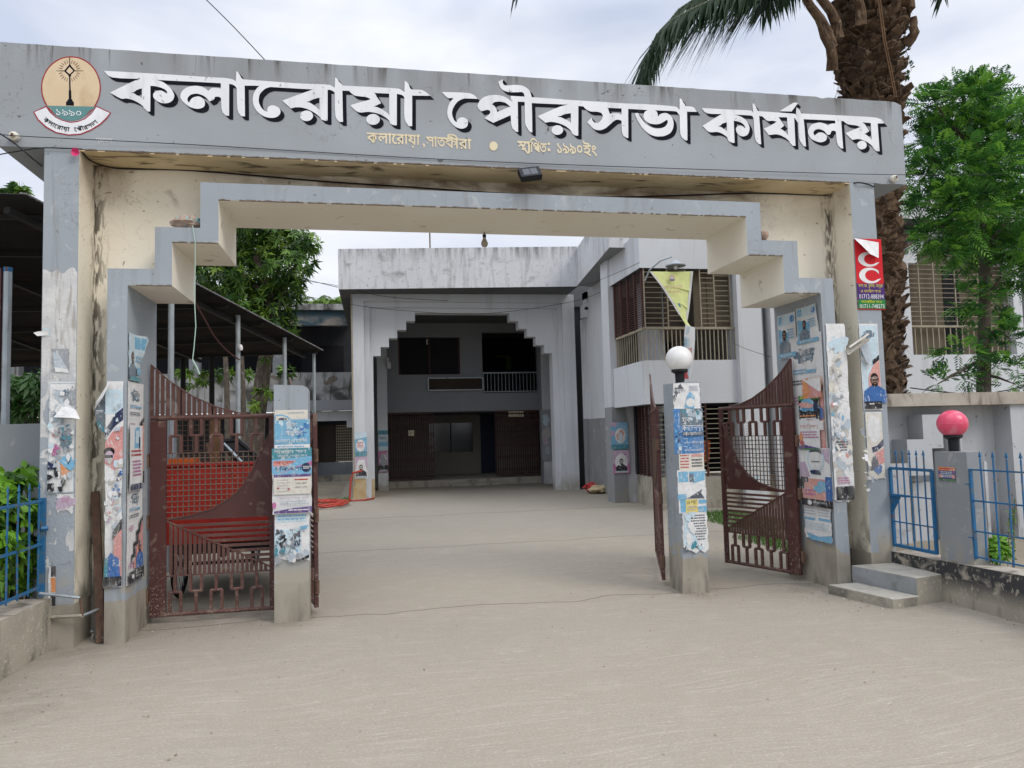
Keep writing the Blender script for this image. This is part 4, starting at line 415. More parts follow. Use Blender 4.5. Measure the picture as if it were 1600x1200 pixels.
# ------------------------------------------------------------------ the gateway
def dec(s): a = list(map(int, s.split())); return [(a[i]/1000, a[i+1]/1000) for i in range(0, len(a), 2)]
gw = thing('gateway', 'grey concrete gateway with stepped arch and big white Bengali name on its beam', 'gateway', (1.25, 6.6, 0))
m = MB()                                             # sign beam with chipped top edge
xs = [-2.927+i*(5.487+2.927)/120 for i in range(121)]
zt = [4.93+random.uniform(-.0025, .0015)-(.016 if random.random() < .045 else 0) for _ in xs]; zt[-1] -= .035; zt[-2] -= .006
zb = [4.055+random.uniform(-.004, .004) for _ in xs]
for i in range(120):
    a, b = xs[i], xs[i+1]
    m.poly([(a, 6.6, zb[i]), (b, 6.6, zb[i+1]), (b, 6.6, zt[i+1]), (a, 6.6, zt[i])], 'sign_grey')
    m.poly([(a, 6.6, zt[i]), (b, 6.6, zt[i+1]), (b, 7.5, 4.93), (a, 7.5, 4.93)], 'sign_edge')
    m.poly([(a, 6.6, zb[i]), (a, 7.5, 4.055), (b, 7.5, 4.055), (b, 6.6, zb[i+1])], 'sign_grey')
m.poly([(-2.927, 6.6, 4.055), (-2.927, 6.6, 4.93), (-2.927, 7.5, 4.93), (-2.927, 7.5, 4.055)], 'sign_grey')
m.poly([(5.487, 6.6, 4.055), (5.487, 7.5, 4.055), (5.487, 7.5, 4.93), (5.487, 6.6, 4.90)], 'sign_grey'); m.poly([(-2.927, 7.5, 4.055), (-2.927, 7.5, 4.93), (5.487, 7.5, 4.93), (5.487, 7.5, 4.055)], 'sign_grey')
beam = m.build('sign_beam', gw)
m = MB(); m.box(-2.318, 6.603, 4.040, 4.836, 6.98, 4.050, 'beige_soffit'); m.build('soffit', beam)
m = MB()
for i in range(260):                                  # crumbled plaster along the lower arris
    x = random.uniform(-2.3, 4.8); l = random.uniform(.02, .09); m.hexa([(x, 6.594, 4.046), (x+l, 6.594, 4.046), (x+l, 6.62, 4.042), (x, 6.62, 4.042), (x+.01, 6.5955, 4.052+random.random()*.008), (x+l-.008, 6.5955, 4.052+random.random()*.010), (x+l, 6.61, 4.052), (x, 6.61, 4.052)], 'chip')
m.build('chipped_arris', beam)
m = MB()
for k in range(9):                                    # black drop shadow of the letters, swept down and right
    for j, s in enumerate(LET.split('|')): m.poly([(x+.0042*k, 6.5975-.00003*k-.000002*j, z-.0042*k) for x, z in dec(s)], 'letter_shadow')
m.build('lettering_shadow', beam)
m = MB()
for j, s in enumerate(LET.split('|')): m.poly([(x, 6.5960-.00002*j, z) for x, z in dec(s)], 'letter')
m.build('lettering', beam)
m = MB(); X_, Z_ = Vector((1, 0, 0)), Vector((0, 0, 1))
yb = 6.597
def run(txt, x, z, wd, sz): v, _ = text_geo(txt); glyphs(m, txt, (x, yb, z), X_, Z_, wd/max(p[0] for p in v), sz, 'yellow')
BOLD = .020
run('কলােরায়া', .030, 4.228, .470, .142); add_text(m, ',', (.522, yb, 4.200), X_, Z_, .024, .045, 'yellow')
run('সাত', .557, 4.218, .172, .142); run('ীরা', .818, 4.212, .150, .142)
def founded():
    global BOLD
    BOLD = .020; run('া', 1.492, 4.212, .040, .142); run('িপ', 1.520, 4.212, .098, .142); run('ত', 1.608, 4.210, .070, .142)
    run('১৯৯০', 1.768, 4.215, .255, .150); run('ইং', 2.036, 4.208, .130, .150); BOLD = 0
for j, s in enumerate(YEL.split('|')):
    if j == 5: m.build('place_lettering', beam); m = MB(); founded()
    if j == 11: m.build('small_lettering', beam); m = MB()
    if j == 12: m.build('separator_dot', beam); m = MB()
    m.poly([(x, yb-.0001*(j+1), z) for x, z in dec(s)], 'yellow')
m.build('small_lettering', beam); m = MB(); add_text(m, 'শ্যামল', (-2.198, yb, 4.108), X_, Z_, .128, .05, 'letter')
m.build('painter_signature', beam)
m = MB(); mm = dict(red='red', cream='cream', teal='teal', white='letter', dark='letter_shadow', rust='rust_paint')
for j, s in enumerate(EMB.split('|')): nm, pts = s.split(' ', 1); m.poly([(x, 6.5975-.00008*j, z) for x, z in dec(pts)], mm[nm])
ye = 6.5975-.00008*(len(EMB.split('|'))+2)
add_text(m, '১৯৯০', (-2.497, ye, 4.333), X_, Z_, .190, .052, 'letter')
cx, cz, ra = -2.385, 4.455, .238                      # ribbon text set letter by letter round an arc
BOLD = .012
seq = ['ক', 'ল', 'া', 'ে', 'র', 'া', 'য়', 'া', ' ', 'ে', 'প', 'ৗ', 'র', 'স', 'ভ', 'া']; sg = .42/(.3+sum(max(p[0] for p in text_geo(t_)[0]) for t_ in seq if t_ != ' '))
wd = [.034 if t_ == ' ' else max(p[0] for p in text_geo(t_)[0])*sg for t_ in seq]
tot = sum(wd); s0 = 0; rr_ = .222
for t_, w_ in zip(seq, wd):
    a = -math.pi/2+(s0+w_/2-tot/2)/tot*rad(98); s0 += w_
    if t_ == ' ': continue
    ux = Vector((-math.sin(a), 0, math.cos(a))); uz = Vector((-math.cos(a), 0, -math.sin(a)))
    o_ = Vector((cx+rr_*1.12*math.cos(a), ye, cz+rr_*math.sin(a)))-ux*w_*.5-uz*.032; glyphs(m, t_, o_, ux, uz, sg*.98, sg, 'letter_shadow')
BOLD = 0
m.build('emblem', beam)
for nm, xa, xb in (('l', -2.583, -2.318), ('r', 4.836, 5.110)):
    m = MB(); m.box(xa, 6.6015, 0, xb, 7.46, 4.054, 'gate_grey', **({'right': 'beige'} if nm == 'l' else {'left': 'beige'}))
    p = m.build('pillar', gw)
    if nm == 'l':
        m = MB(); n = 10
        tp = [3.03+random.uniform(-.03, .03) for _ in range(n+1)]; bt = [.62+random.uniform(-.06, .06) for _ in range(n+1)]
        for i in range(n):
            a, b = xa+.004+(xb-xa-.008)*i/n, xa+.004+(xb-xa-.008)*(i+1)/n; m.poly([(a, 6.5985, bt[i]), (b, 6.5985, bt[i+1]), (b, 6.5985, tp[i+1]), (a, 6.5985, tp[i])], 'residue')
        m.build('paste_residue', p)
panel = [(-2.317, .0), (-2.317, 4.05), (4.835, 4.05), (4.835, 0), (4.582, 0), (4.582, 3.065), (4.212, 3.065), (4.212, 3.435), (3.828, 3.435), (3.828, 3.812), (-1.372, 3.812), (-1.372, 3.415), (-1.731, 3.415), (-1.731, 3.055), (-2.095, 3.055), (-2.095, 0)]
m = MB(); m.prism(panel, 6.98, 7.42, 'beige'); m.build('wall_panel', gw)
fr = [(-2.095, 0), (-2.095, 3.055), (-1.731, 3.055), (-1.731, 3.415), (-1.372, 3.415), (-1.372, 3.812), (3.828, 3.812), (3.828, 3.435), (4.212, 3.435), (4.212, 3.065), (4.582, 3.065), (4.605, 0),
      (4.46, 0), (4.44, 2.912), (4.047, 2.912), (4.047, 3.283), (3.67, 3.283), (3.67, 3.664), (-1.225, 3.664), (-1.225, 3.287), (-1.595, 3.287), (-1.595, 2.916), (-1.94, 2.916), (-1.94, 0)]
G, B_ = 'gate_grey', 'beige_frame'
m = MB(); m.prism(fr, 6.6, 7.47, G, [G]*12+[G, B_, B_, B_, B_, B_, B_, B_, B_, B_, G, G]); fo = m.build('stepped_frame', gw)
m = MB()
for xa, xb, z in ((-1.94, -1.595, 2.916), (-1.595, -1.225, 3.287), (-1.225, 3.67, 3.664), (3.67, 4.047, 3.283), (4.047, 4.44, 2.912)):
    x = xa
    while x < xb:
        l = random.uniform(.012, .05)
        if random.random() < .8: h = random.uniform(.002, .011); m.hexa([(x, 6.5955, z-.003), (min(xb, x+l), 6.5955, z-.003), (min(xb, x+l), 6.61, z-.004), (x, 6.61, z-.004), (x+.003, 6.597, z+h), (min(xb, x+l), 6.597, z+h*.6), (min(xb, x+l), 6.604, z+.001), (x+.003, 6.604, z+.001)], 'chip')
        x += l
m.build('chipped_arris', fo)
for px, py in ((22, 213), (1397, 279)):
    q = onY(px, py, 6.57); m = MB(); a = []
    for r_, y in ((.0, 6.535), (.018, 6.535), (.024, 6.55), (.036, 6.556), (.038, 6.585), (.028, 6.598)): a.append((r_, y))
    b = len(m.v); mi = m.mi('porcelain')
    for r_, y in a:
        for j in range(14): m.v.append((q.x+r_*math.cos(j*.4488), y, q.z+r_*math.sin(j*.4488)))
    for i in range(len(a)-1):
        for j in range(14): m.f.append((b+i*14+j, b+i*14+(j+1) % 14, b+(i+1)*14+(j+1) % 14, b+(i+1)*14+j)); m.m.append(mi)
    m.tube([(q.x, 6.531, q.z-.008), (q.x, 6.535, q.z+.010)], .010, 'rust', 6); m.build('insulator', gw)
# ------------------------------------------------------------------ small things on the gateway
q = onY(828, 272, 6.52); t = thing('floodlight', 'small black floodlight hanging crooked under the sign beam', 'floodlight', q, rz=0)
def rbox(mb, c, hx, hy, hz, mat_, rot):
    mb.hexa([tuple(Vector(c)+rot@Vector(p)) for p in ((-hx, -hy, -hz), (hx, -hy, -hz), (hx, hy, -hz), (-hx, hy, -hz), (-hx, -hy, hz), (hx, -hy, hz), (hx, hy, hz), (-hx, hy, hz))], mat_)
ro = Matrix.Rotation(rad(-9), 3, 'Y')@Matrix.Rotation(rad(-35), 3, 'X')
m = MB(); rbox(m, q, .098, .03, .064, 'black', ro)
for i in range(7): rbox(m, q+ro@Vector((-.07+i*.0233, .035, 0)), .004, .012, .05, 'black', ro)
m.build('housing', t)
m = MB(); rbox(m, q+ro@Vector((-.035, -.028, 0)), .032, .003, .042, 'glass', ro); rbox(m, q+ro@Vector((.035, -.028, 0)), .032, .003, .042, 'glass', ro); m.build('lens', t)
m = MB(); m.bar(q+Vector((0, .02, .03)), (q.x, 6.6, q.z+.09), .02, 'steel_dark', .01); m.build('bracket', t)
q = onY(757, 378, 7.40); t = thing('hanging_bulb', 'dusty glass bulb hanging from the middle of the arch soffit', 'bulb', (q.x, 7.40, 3.664))
m = MB(); m.lathe([(.0, -.055), (.022, -.05), (.034, -.032), (.036, -.012), (.024, .018), (.015, .035), (.015, .05)], q, 'bulb', 14); m.build('glass_bulb', t, True)
m = MB(); m.lathe([(.017, .045), (.019, .05), (.019, .075), (.006, .082)], q, 'black', 10); m.tube([q+Vector((0, 0, .08)), (q.x, 7.40, 3.664)], .004, 'wire', 5); m.build('holder', t)
q = onY(119, 239, 6.58); m = MB()
for k in range(9):
    a = k*.7; d = Vector((math.cos(a)*.035, -.02-.02*random.random(), math.sin(a)*.04)); s_ = d.cross(Vector((0, 1, 0))).normalized()*.018; m.poly([q, q+d*.6+s_, q+d, q+d*.6-s_], 'flower')
tag(m.build('paper_flower', origin=q), 'pink paper flower stuck at the top of the left gate pillar', 'flower')
def lump(name, label, cat, c, rx, ry, rz_, mat_, n=12, jag=.3, seed=1):
    rnd = random.Random(seed); mb = MB(); pr = []
    for i in range(7): a = -math.pi/2+math.pi*i/6; pr.append((math.cos(a), math.sin(a)))
    b = len(mb.v); mi = mb.mi(mat_)
    for r_, z in pr:
        for j in range(n): k = 1+rnd.uniform(-jag, jag); mb.v.append((c[0]+rx*max(r_, .02)*k*math.cos(j*6.283/n), c[1]+ry*max(r_, .02)*k*math.sin(j*6.283/n), c[2]+rz_*(z*k*.9+1)))
    for i in range(6):
        for j in range(n): mb.f.append((b+i*n+j, b+i*n+(j+1) % n, b+(i+1)*n+(j+1) % n, b+(i+1)*n+j)); mb.m.append(mi)
    return tag(mb.build(name, origin=c), label, cat)
lump('plastic_bundle', 'crumpled plastic bundle lying on the left arch step', 'bundle', (-1.50, 6.675, 3.418), .118, .07, .062, 'bag', 14, .22, 3)
lump('brick_piece', 'broken brick standing on the right arch step', 'brick', (3.885, 6.66, 3.437), .050, .05, .058, 'brick', 8, .12, 5)
q0 = Vector((-1.43, 6.585, 3.43)); m = MB(); pts = [q0]+[onY(x, y, 6.58) for x, y in ((305, 380), (305, 420), (304, 470), (306, 510), (303, 545), (301, 562), (308, 575), (312, 585))]
m.tube(pts, .004, 'string', 5); m.tube([pts[-3], pts[-2], pts[-1]], .007, 'string', 5); tag(m.build('hanging_string', origin=q0), 'pale green string dangling from the left arch step', 'string')
def cable(name, label, pts, r=.005, mt='wire', sub=True):
    pts = [Vector(p) for p in pts]
    if sub and len(pts) > 2:
        o_ = []
        for i in range(len(pts)-1):
            a, b, c, d = pts[max(i-1, 0)], pts[i], pts[i+1], pts[min(i+2, len(pts)-1)]
            for k in range(5): t_ = k/5; o_.append(.5*((2*b)+(c-a)*t_+(2*a-5*b+4*c-d)*t_*t_+(3*b-a-3*c+d)*t_**3))
        pts = o_+[pts[-1]]
    mb = MB(); mb.tube(pts, r, mt, 5); return tag(mb.build(name, origin=pts[0]), label, 'cable')
cable('slack_cable', 'slack black cable drooping under the beam across the beige recess', [onY(128, 236, 6.62), onY(140, 250, 6.75), onY(165, 260, 6.9), onY(200, 264, 6.96)]+[onY(x, y, 6.965) for x, y in ((300, 266.5), (500, 283), (620, 291), (800, 303), (950, 308), (1060, 305.5), (1180, 302), (1290, 305))]+[onY(1305, 300, 6.9), onY(1318, 290, 6.7), onY(1340, 285.5, 6.58), onY(1356, 288, 6.585), onY(1366, 292, 6.59)], .0075)
cable('service_wire', 'thin black wire stretched along the lower edge of the sign face', [onY(-40, 203, 6.5), onY(22, 212, 6.53), (-1.4, 6.585, 4.13), (.8, 6.588, 4.1), (3.0, 6.575, 4.108), onY(1397, 273, 6.53), onY(1620, 271, 6.1)], .0035)
cable('loose_wire', 'loose black wire running down from the left sign end to its pillar', [onY(-30, 190, 6.55), onY(20, 222, 6.56), onY(50, 247, 6.58), onY(68, 262, 7.2)], .006)
cable('tie_wire', 'black wire tied along the beam bottom left of the pillar', [onY(-30, 247, 6.57), onY(30, 236, 6.57), onY(70, 231, 6.58), onY(128, 233, 6.58)], .005)
cable('overhead_wire', 'thin overhead wire sloping down behind the sign beam', [onY(300, -22, 9), onY(365, 42, 9), onY(440, 122, 9)], .006)
m = MB(); q = onY(653, 106, 6.9); m.tube([(q.x, 6.9, 4.92), (q.x-.01, 6.9, 5.0)], .012, 'rust', 5); m.build('rebar_stub', beam)

# ------------------------------------------------------------------ gate posts and lamps
def hexthing(name, parts, label, cat, loc): 
    t = thing(name, label, cat, loc)
    for nm, p, mt, kw in parts: b = MB(); b.hexa(p, mt, **kw); b.build(nm, t)
    return t
t = thing('gate_post', 'left grey gate post with a rounded corner, papered with blue notices', 'post', (-.68, 6.93, 0))
m = MB(); x0, x1 = -.825, -.524
pts = [(x0, 0), (x1-.003, 0), (x1, 2.035), (x1-.015, 2.07), (x1-.045, 2.085), (x0+.006, 2.095)]
m.prism(pts, 6.93, 7.16, 'gate_grey'); m.build('shaft', t)
t = thing('gate_post', 'right grey gate post leaning beside the white globe, papered with notices', 'post', (3.12, 6.92, 0))
m = MB(); m.hexa([(2.99, 6.92, 0), (3.258, 6.905, 0), (3.26, 7.29, 0), (3.02, 7.30, 0), (3.076, 6.92, 2.068), (3.26, 6.905, 2.068), (3.26, 7.29, 2.07), (3.03, 7.30, 2.07)], 'gate_grey'); m.build('shaft', t)
def globe(name, label, c, r, zbase, mt):
    t = thing(name, label, 'lamp', (c[0], c[1], zbase))
    m = MB(); pr = [(max(.001, r*math.sin(a)), -r*math.cos(a)*.97) for a in [math.pi*i/20 for i in range(3, 21)]]; m.lathe(pr, c, mt, 36); m.build('globe', t, True); m = MB(); m.lathe([(r*.985, -.004), (r*1.006, -.003), (r*1.006, .003), (r*.985, .004)], c, mt, 36); m.build('seam', t, True)
    zn = c[2]-r*.88; m = MB(); m.lathe([(.0, zn+.012), (r*.60, zn+.012), (r*.62, zn-.01), (r*.36, zn-.03), (r*.33, zbase+.004), (r*.42, zbase+.003), (r*.42, zbase), (0, zbase)], (c[0], c[1], 0), 'black', 20); m.build('lamp_base', t)
q = onY(1061, 561, 7.08); globe('globe_lamp', 'white globe lamp on the right gate post', q, .136, 2.07, 'white_plastic')
q = onX(1488, 662, 5.22); globe('globe_lamp', 'pink globe lamp on the fence pier by the steps', q, .128, 1.335, 'pink_plastic')

# ------------------------------------------------------------------ gate leaves
def leaf_gate(name, label, loc, rz, W, flip, z0=0., h_=1.0):
    t = thing(name, label, 'gate', loc, 'maroon steel gate leaves', rz, world=False)
    U = lambda u: (W-u) if flip else u
    sw = .135 if W < 1.3 else .07
    zc = [(sw, .91), (.20*W, .925), (.34*W, .95), (.50*W, 1.0), (.64*W, 1.09), (.745*W, 1.2), (.83*W, 1.36), (.89*W, 1.52), (W-.04, 1.66)]
    def zcv(u):
        for (a, b), (c, d) in zip(zc, zc[1:]):
            if u <= c: return b+(d-b)*(u-a)/(c-a)
        return zc[-1][1]
    m = MB(); m.box(min(U(0), U(sw)), -.02, .07, max(U(0), U(sw)), .02, 1.80, 'maroon'); m.build('stile_plate', t)
    m = MB(); m.tube([(0, 0, 1.825), (W, 0, 1.825)], .021, 'maroon_dust', 8); m.bar((U(W-.022), 0, .06), (U(W-.022), 0, 1.81), .044, 'maroon', .036); m.tube([(0, 0, .078), (W, 0, .078)], .019, 'maroon_dust', 8); m.build('frame', t)
    if flip: m = MB(); m.bar((.02, 0, .06), (.02, 0, 1.81), .044, 'maroon', .036); m.build('hinge_stile', t)
    m = MB(); n = 19 if W < 1.3 else 28; top = [(0, 2.31), (.145*W, 2.16), (.33*W, 2.02), (.52*W, 1.92), (.72*W, 1.855), (.83*W, 1.835)]
    def ztop(u):
        for (a, b), (c, d) in zip(top, top[1:]):
            if u <= c: return b+(d-b)*(u-a)/(c-a)
        return 1.835
    for i in range(n):
        u = .01+i*(.80*W)/n
        if ztop(u) > 1.86: m.bar((U(u), 0, 1.835), (U(u), 0, ztop(u)), .030, 'maroon_dust', .014)
    m.build('spear_bars', t)
    m = MB(); k = 24
    for i in range(k): a, b = .83*W*i/k, .83*W*(i+1)/k; m.bar((U(a), 0, ztop(a)), (U(b), 0, ztop(b)), .012, 'maroon_dust', .022)
    m.build('curved_top_rail', t)
    for nm, zz, sg in (('upper_bracket_row', 1.80, 1), ('lower_bracket_row', .10, -1)):
        a0 = sw+.02; span = W-sw-.06; c = 5; cell = span/c
        for i in range(c):
            ua = a0+i*cell; m = MB()
            if sg > 0:
                zm, z1 = 1.66, 1.50
                m.tube([(U(ua+.05*cell), 0, zm), (U(ua+.62*cell), 0, zm)], .014, 'maroon_dust', 6)
                if i % 2 == 0: m.bar((U(ua+.32*cell), 0, zm), (U(ua+.32*cell), 0, 1.81), .026, 'maroon_dust'); m.bar((U(ua+.07*cell), 0, zm), (U(ua+.07*cell), 0, z1), .026, 'maroon_dust'); m.bar((U(ua+.6*cell), 0, zm), (U(ua+.6*cell), 0, z1), .026, 'maroon_dust')
                else: m.bar((U(ua+.07*cell), 0, zm), (U(ua+.07*cell), 0, 1.81), .026, 'maroon_dust'); m.bar((U(ua+.6*cell), 0, zm), (U(ua+.6*cell), 0, 1.81), .026, 'maroon_dust'); m.bar((U(ua+.34*cell), 0, zm), (U(ua+.34*cell), 0, z1), .026, 'maroon_dust')
            else:
                zm, z1 = .27, .41
                m.tube([(U(ua+.05*cell), 0, zm), (U(ua+.62*cell), 0, zm)], .014, 'maroon_dust', 6)
                if i % 2 == 0: m.bar((U(ua+.32*cell), 0, zm), (U(ua+.32*cell), 0, z1), .026, 'maroon_dust'); m.bar((U(ua+.07*cell), 0, .09), (U(ua+.07*cell), 0, zm), .026, 'maroon_dust'); m.bar((U(ua+.6*cell), 0, .09), (U(ua+.6*cell), 0, zm), .026, 'maroon_dust')
                else: m.bar((U(ua+.07*cell), 0, zm), (U(ua+.07*cell), 0, z1), .026, 'maroon_dust'); m.bar((U(ua+.6*cell), 0, zm), (U(ua+.6*cell), 0, z1), .026, 'maroon_dust'); m.bar((U(ua+.34*cell), 0, .09), (U(ua+.34*cell), 0, zm), .026, 'maroon_dust')
            m.build('bracket', t)
    m = MB(); n = int((W-sw)/.048)
    for i in range(1, n): u = sw+i*(W-sw-.04)/n; m.bar((U(u), .006, zcv(u)-.01), (U(u), .006, 1.505), .008, 'wiremesh')
    for j in range(14):
        z = 1.505-j*.048; us = [u for u in [sw+i*(W-sw-.04)/60 for i in range(61)] if zcv(u) < z]
        if us: m.bar((U(sw), -.002, z), (U(max(us)+.01), -.002, z), .008, 'wiremesh')
    m.build('wire_grid', t)
    m = MB(); k = 40
    for i in range(k):
        a, b = sw+(W-.04-sw)*i/k, sw+(W-.04-sw)*(i+1)/k; xa, xb = U(a), U(b); za, zb_ = zcv(a), zcv(b)
        m.hexa([(xa, -.004, .905), (xb, -.004, .905), (xb, .004, .905), (xa, .004, .905), (xa, -.004, za), (xb, -.004, zb_), (xb, .004, zb_), (xa, .004, za)], 'maroon')
        m.bar((xa, 0, za), (xb, 0, zb_), .010, 'maroon_dust', .022)
    m.build('curved_plate', t)
    dz = lambda u: .905-(u-sw)/(W-.04-sw)*.455
    m = MB(); m.bar((U(sw), 0, .905), (U(W-.04), 0, .45), .012, 'maroon_dust', .022)
    nb = 22 if W < 1.3 else 34
    for i in range(1, nb): u = sw+i*(W-.04-sw)/nb; m.bar((U(u), 0, .415), (U(u), 0, dz(u)), .027, 'maroon_dust', .010)
    m.bar((U(sw), 0, .415), (U(W-.04), 0, .415), .012, 'maroon_dust', .024); m.build('upright_bars', t)
    m = MB()
    for j in range(1, 9): z = .905-j*.049; u = sw+(.905-z)/.455*(W-.04-sw); m.bar((U(u), 0, z), (U(W-.04), 0, z), .024, 'maroon_dust', .020)
    m.build('slats', t)
    for z in (.25, .9, 1.45):
        m = MB(); m.tube([(-.025, 0, z-.06), (-.025, 0, z+.06)], .022, 'rust', 8); m.bar((-.06, 0, z), (.02, 0, z), .03, 'rust', .012); m.build('hinge', t)
    return t
leaf_gate('gate_leaf', 'closed side gate leaf left of the papered left post', (-1.915, 7.2, 0), 0, 1.065, False)
leaf_gate('gate_leaf', 'side gate leaf ajar on the right arch leg', (4.385, 7.1, 0), math.atan2(.95, -.36), 1.02, False)
leaf_gate('gate_leaf', 'main gate leaf swung open behind the left post', (-.478, 7.16, 0), math.atan2(1.73, -.40), 1.76, True)
leaf_gate('gate_leaf', 'main gate leaf swung open behind the right post', (2.965, 7.33, 0), math.atan2(1.68, .60), 1.76, True)
# ------------------------------------------------------------------ posters
FRONT = (0, -1, 0)
def pf(name, label, x0, y0, x1, y1, base, items=(), Y=6.6, **k):
    a, b, c = onY(x0, y0, Y), onY(x1, y0, Y), onY((x0+x1)/2, y1, Y); xl = (a.x); wd = b.x-a.x; z = max(a.z, b.z)
    return poster(name, label, (xl, Y-.004, z), (wd, 0, 0), (0, 0, -(z-c.z)), FRONT, base, items, **k)
# tall party poster pattern: splash heading, stepped black ribbon, pink field, man in blue, black foot
def tall(inv=False, man=True):
    f = (lambda x: 1-x) if inv else (lambda x: x)
    it = [('r', .04, .015, .96, .36, 'white'), ('b', .5, .13, .28, .05, 'slate'), ('s', .28, .09, .72, .17, 8, .07, ('slate', 'grey', 'slate')), ('t', 'আলোর', .30, .09, .36, .04, 'white'), ('t', 'পথে', .42, .135, .30, .035, 'pale'), ('l', .12, .22, .55, .26, 2, 'sky'), ('r', .50, .23, .80, .25, 'sky'), ('l', .10, .29, .80, .33, 2, 'ink'),
          ('p', [(f(.98), .38), (f(.98), .86), (f(.40), .86), (f(.40), .78), (f(.54), .74), (f(.54), .64), (f(.68), .60), (f(.68), .52), (f(.84), .44)], 'pink'),
          ('p', [(f(.98), .33), (f(.98), .37), (f(.80), .43), (f(.80), .50), (f(.62), .52), (f(.62), .62), (f(.46), .62), (f(.46), .74), (f(.32), .74), (f(.32), .80), (f(.24), .80), (f(.24), .70), (f(.38), .70), (f(.38), .58), (f(.55), .58), (f(.55), .47), (f(.72), .46), (f(.72), .39)], 'black'),
          ('l', .08, .40, .40, .46, 3, 'magenta'), ('l', .06, .78, .40, .84, 3, 'magenta')]
    if man: it += [('bust', f(.74), .70, .30, 'shirt', 'skin')]
    return it+[('r', .02, .87, .98, .985, 'black'), ('e', .26, .925, .07, .022, 'white'), ('t', 'আন্দোলন', .40, .905, .40, .022, 'white'), ('l', .40, .935, .75, .96, 1, 'grey')]
pf('torn_poster', 'torn white poster with a peeling flap on the left pillar front', 76, 597, 119, 772, 'white', [('r', .04, .01, .98, .99, 'mist'), ('r', .07, .02, .95, .98, 'white'), ('b', .5, .13, .36, .06, 'mist'), ('b', .8, .14, .2, .10, 'grey'), ('b', .6, .10, .14, .03, 'slate'), ('r', .12, .27, .6, .36, 'mist'), ('t', 'আমরা', .14, .285, .4, .04, 'ink'), ('t', 'গড়ি', .16, .45, .3, .06, 'red'), ('b', .75, .47, .18, .05, 'grey'), ('b', .55, .50, .12, .03, 'slate'), ('b', .68, .57, .22, .035, 'slate'), ('b', .82, .52, .1, .03, 'teal'), ('p', [(.15, .58), (.32, .55), (.5, .6), (.48, .65), (.2, .66)], 'magenta'), ('r', .04, .71, .34, .78, 'navy'), ('b', .75, .72, .3, .06, 'sky'), ('p', [(.5, .72), (.9, .82), (.55, .86)], 'orange'), ('s', .1, .70, .95, .97, 12, .14, ('white', 'mist', 'grey', 'black')), ('s', .1, .1, .95, .7, 26, .13, ('white', 'mist', 'white', 'grey', 'pale')), ('s', .45, .36, .95, .6, 14, .10, ('slate', 'teal', 'ink', 'white', 'grey')), ('r', .06, .9, .3, .97, 'black')], torn=.04, sides=.06)
p0, p1, p2, p3 = onY(84, 652, 6.56), onY(98, 633, 6.59), onY(103, 628, 6.585), onY(125, 655, 6.52)
m = MB(); m.poly([p0, onY(112, 653, 6.50), p3, onY(118, 640, 6.54), p2, p1], pap('white')); m.poly([p0+Vector((0, .004, 0)), onY(100, 645, 6.53)+Vector((0, .004, -.02)), p3+Vector((0, .004, 0))], pap('dust')); tag(m.build('paper_flap', origin=p0), 'loose white paper flap peeling off the left pillar poster', 'poster', 'paper notices pasted on the gate')
pf('poster_scrap', 'torn grey scrap with curled lower edge on the left pillar', 80, 545, 110, 583, 'grey', [('p', [(.1, .1), (.5, .3), (.9, .9), (.2, .8)], 'mist'), ('p', [(.2, .75), (.9, .85), (.95, 1.0), (.25, .95)], 'white')], torn=.25, sides=.2)
m = MB(); a = onY(52, 520, 6.57); b = onY(76, 516, 6.595); m.poly([a, onY(58, 525, 6.575), onY(75, 524, 6.596), b, onY(66, 517, 6.58), onY(59, 518, 6.575)], pap('white')); m.poly([onY(66, 514, 6.596), onY(66, 525, 6.596), onY(78, 525, 6.596), onY(78, 512, 6.596)], pap('pale')); tag(m.build('poster_scrap', origin=a), 'white paper scrap sticking out past the left pillar edge', 'poster', 'paper notices pasted on the gate')
pf('poster_scrap', 'lilac scrap of paper below the torn left pillar poster', 88, 772, 117, 806, 'white', [('b', .5, .4, .5, .35, 'lilac'), ('t', 'দল', .3, .2, .4, .3, 'magenta')], torn=.3, sides=.15)
pf('poster_scrap', 'orange and black paper strip low on the left pillar', 76, 885, 88, 950, 'white', [('r', .35, .0, 1, .25, 'black'), ('r', .35, .27, 1, .62, 'orange'), ('r', .35, .64, 1, .95, 'black')], torn=.05, sides=.1)
pf('torn_poster', 'tall torn poster with sunglassed man on the left arch leg front', 165, 596, 194, 918, 'white', [('r', .02, .04, .97, .16, 'pale'), ('p', [(.0, .24), (.3, .20), (.55, .16), (.98, .13), (.98, .19), (.55, .22), (.3, .25), (.0, .29)], 'navy'), ('p', [(.02, .30), (.4, .25), (.98, .22), (.98, .40), (.6, .44), (.02, .40)], 'pink'), ('e', .25, .345, .30, .022, 'hair'), ('e', .25, .37, .24, .030, 'lilac'), ('r', .02, .36, .45, .375, 'black'), ('s', .05, .38, .95, .72, 34, .22, ('white', 'white', 'mist', 'pale', 'dust')), ('s', .4, .45, .95, .57, 9, .14, ('shirt', 'navy', 'ink', 'white')), ('s', .05, .58, .95, .68, 10, .10, ('lilac', 'salmon', 'white')), ('s', .05, .10, .95, .30, 8, .14, ('white', 'white', 'mist', 'pale', 'dust')), ('p', [(.55, .98), (.55, .74), (.98, .70), (.98, .98)], 'pink'), ('p', [(.5, .73), (.98, .67), (.98, .72), (.5, .77)], 'black'), ('p', [(.05, .99), (.1, .88), (.4, .83), (.85, .86), (.95, .99)], 'shirt'), ('p', [(.05, .96), (.1, .86), (.3, .85), (.25, .96)], 'teal'), ('r', .0, .945, 1, .992, 'black')], sides=.10, torn=.01)
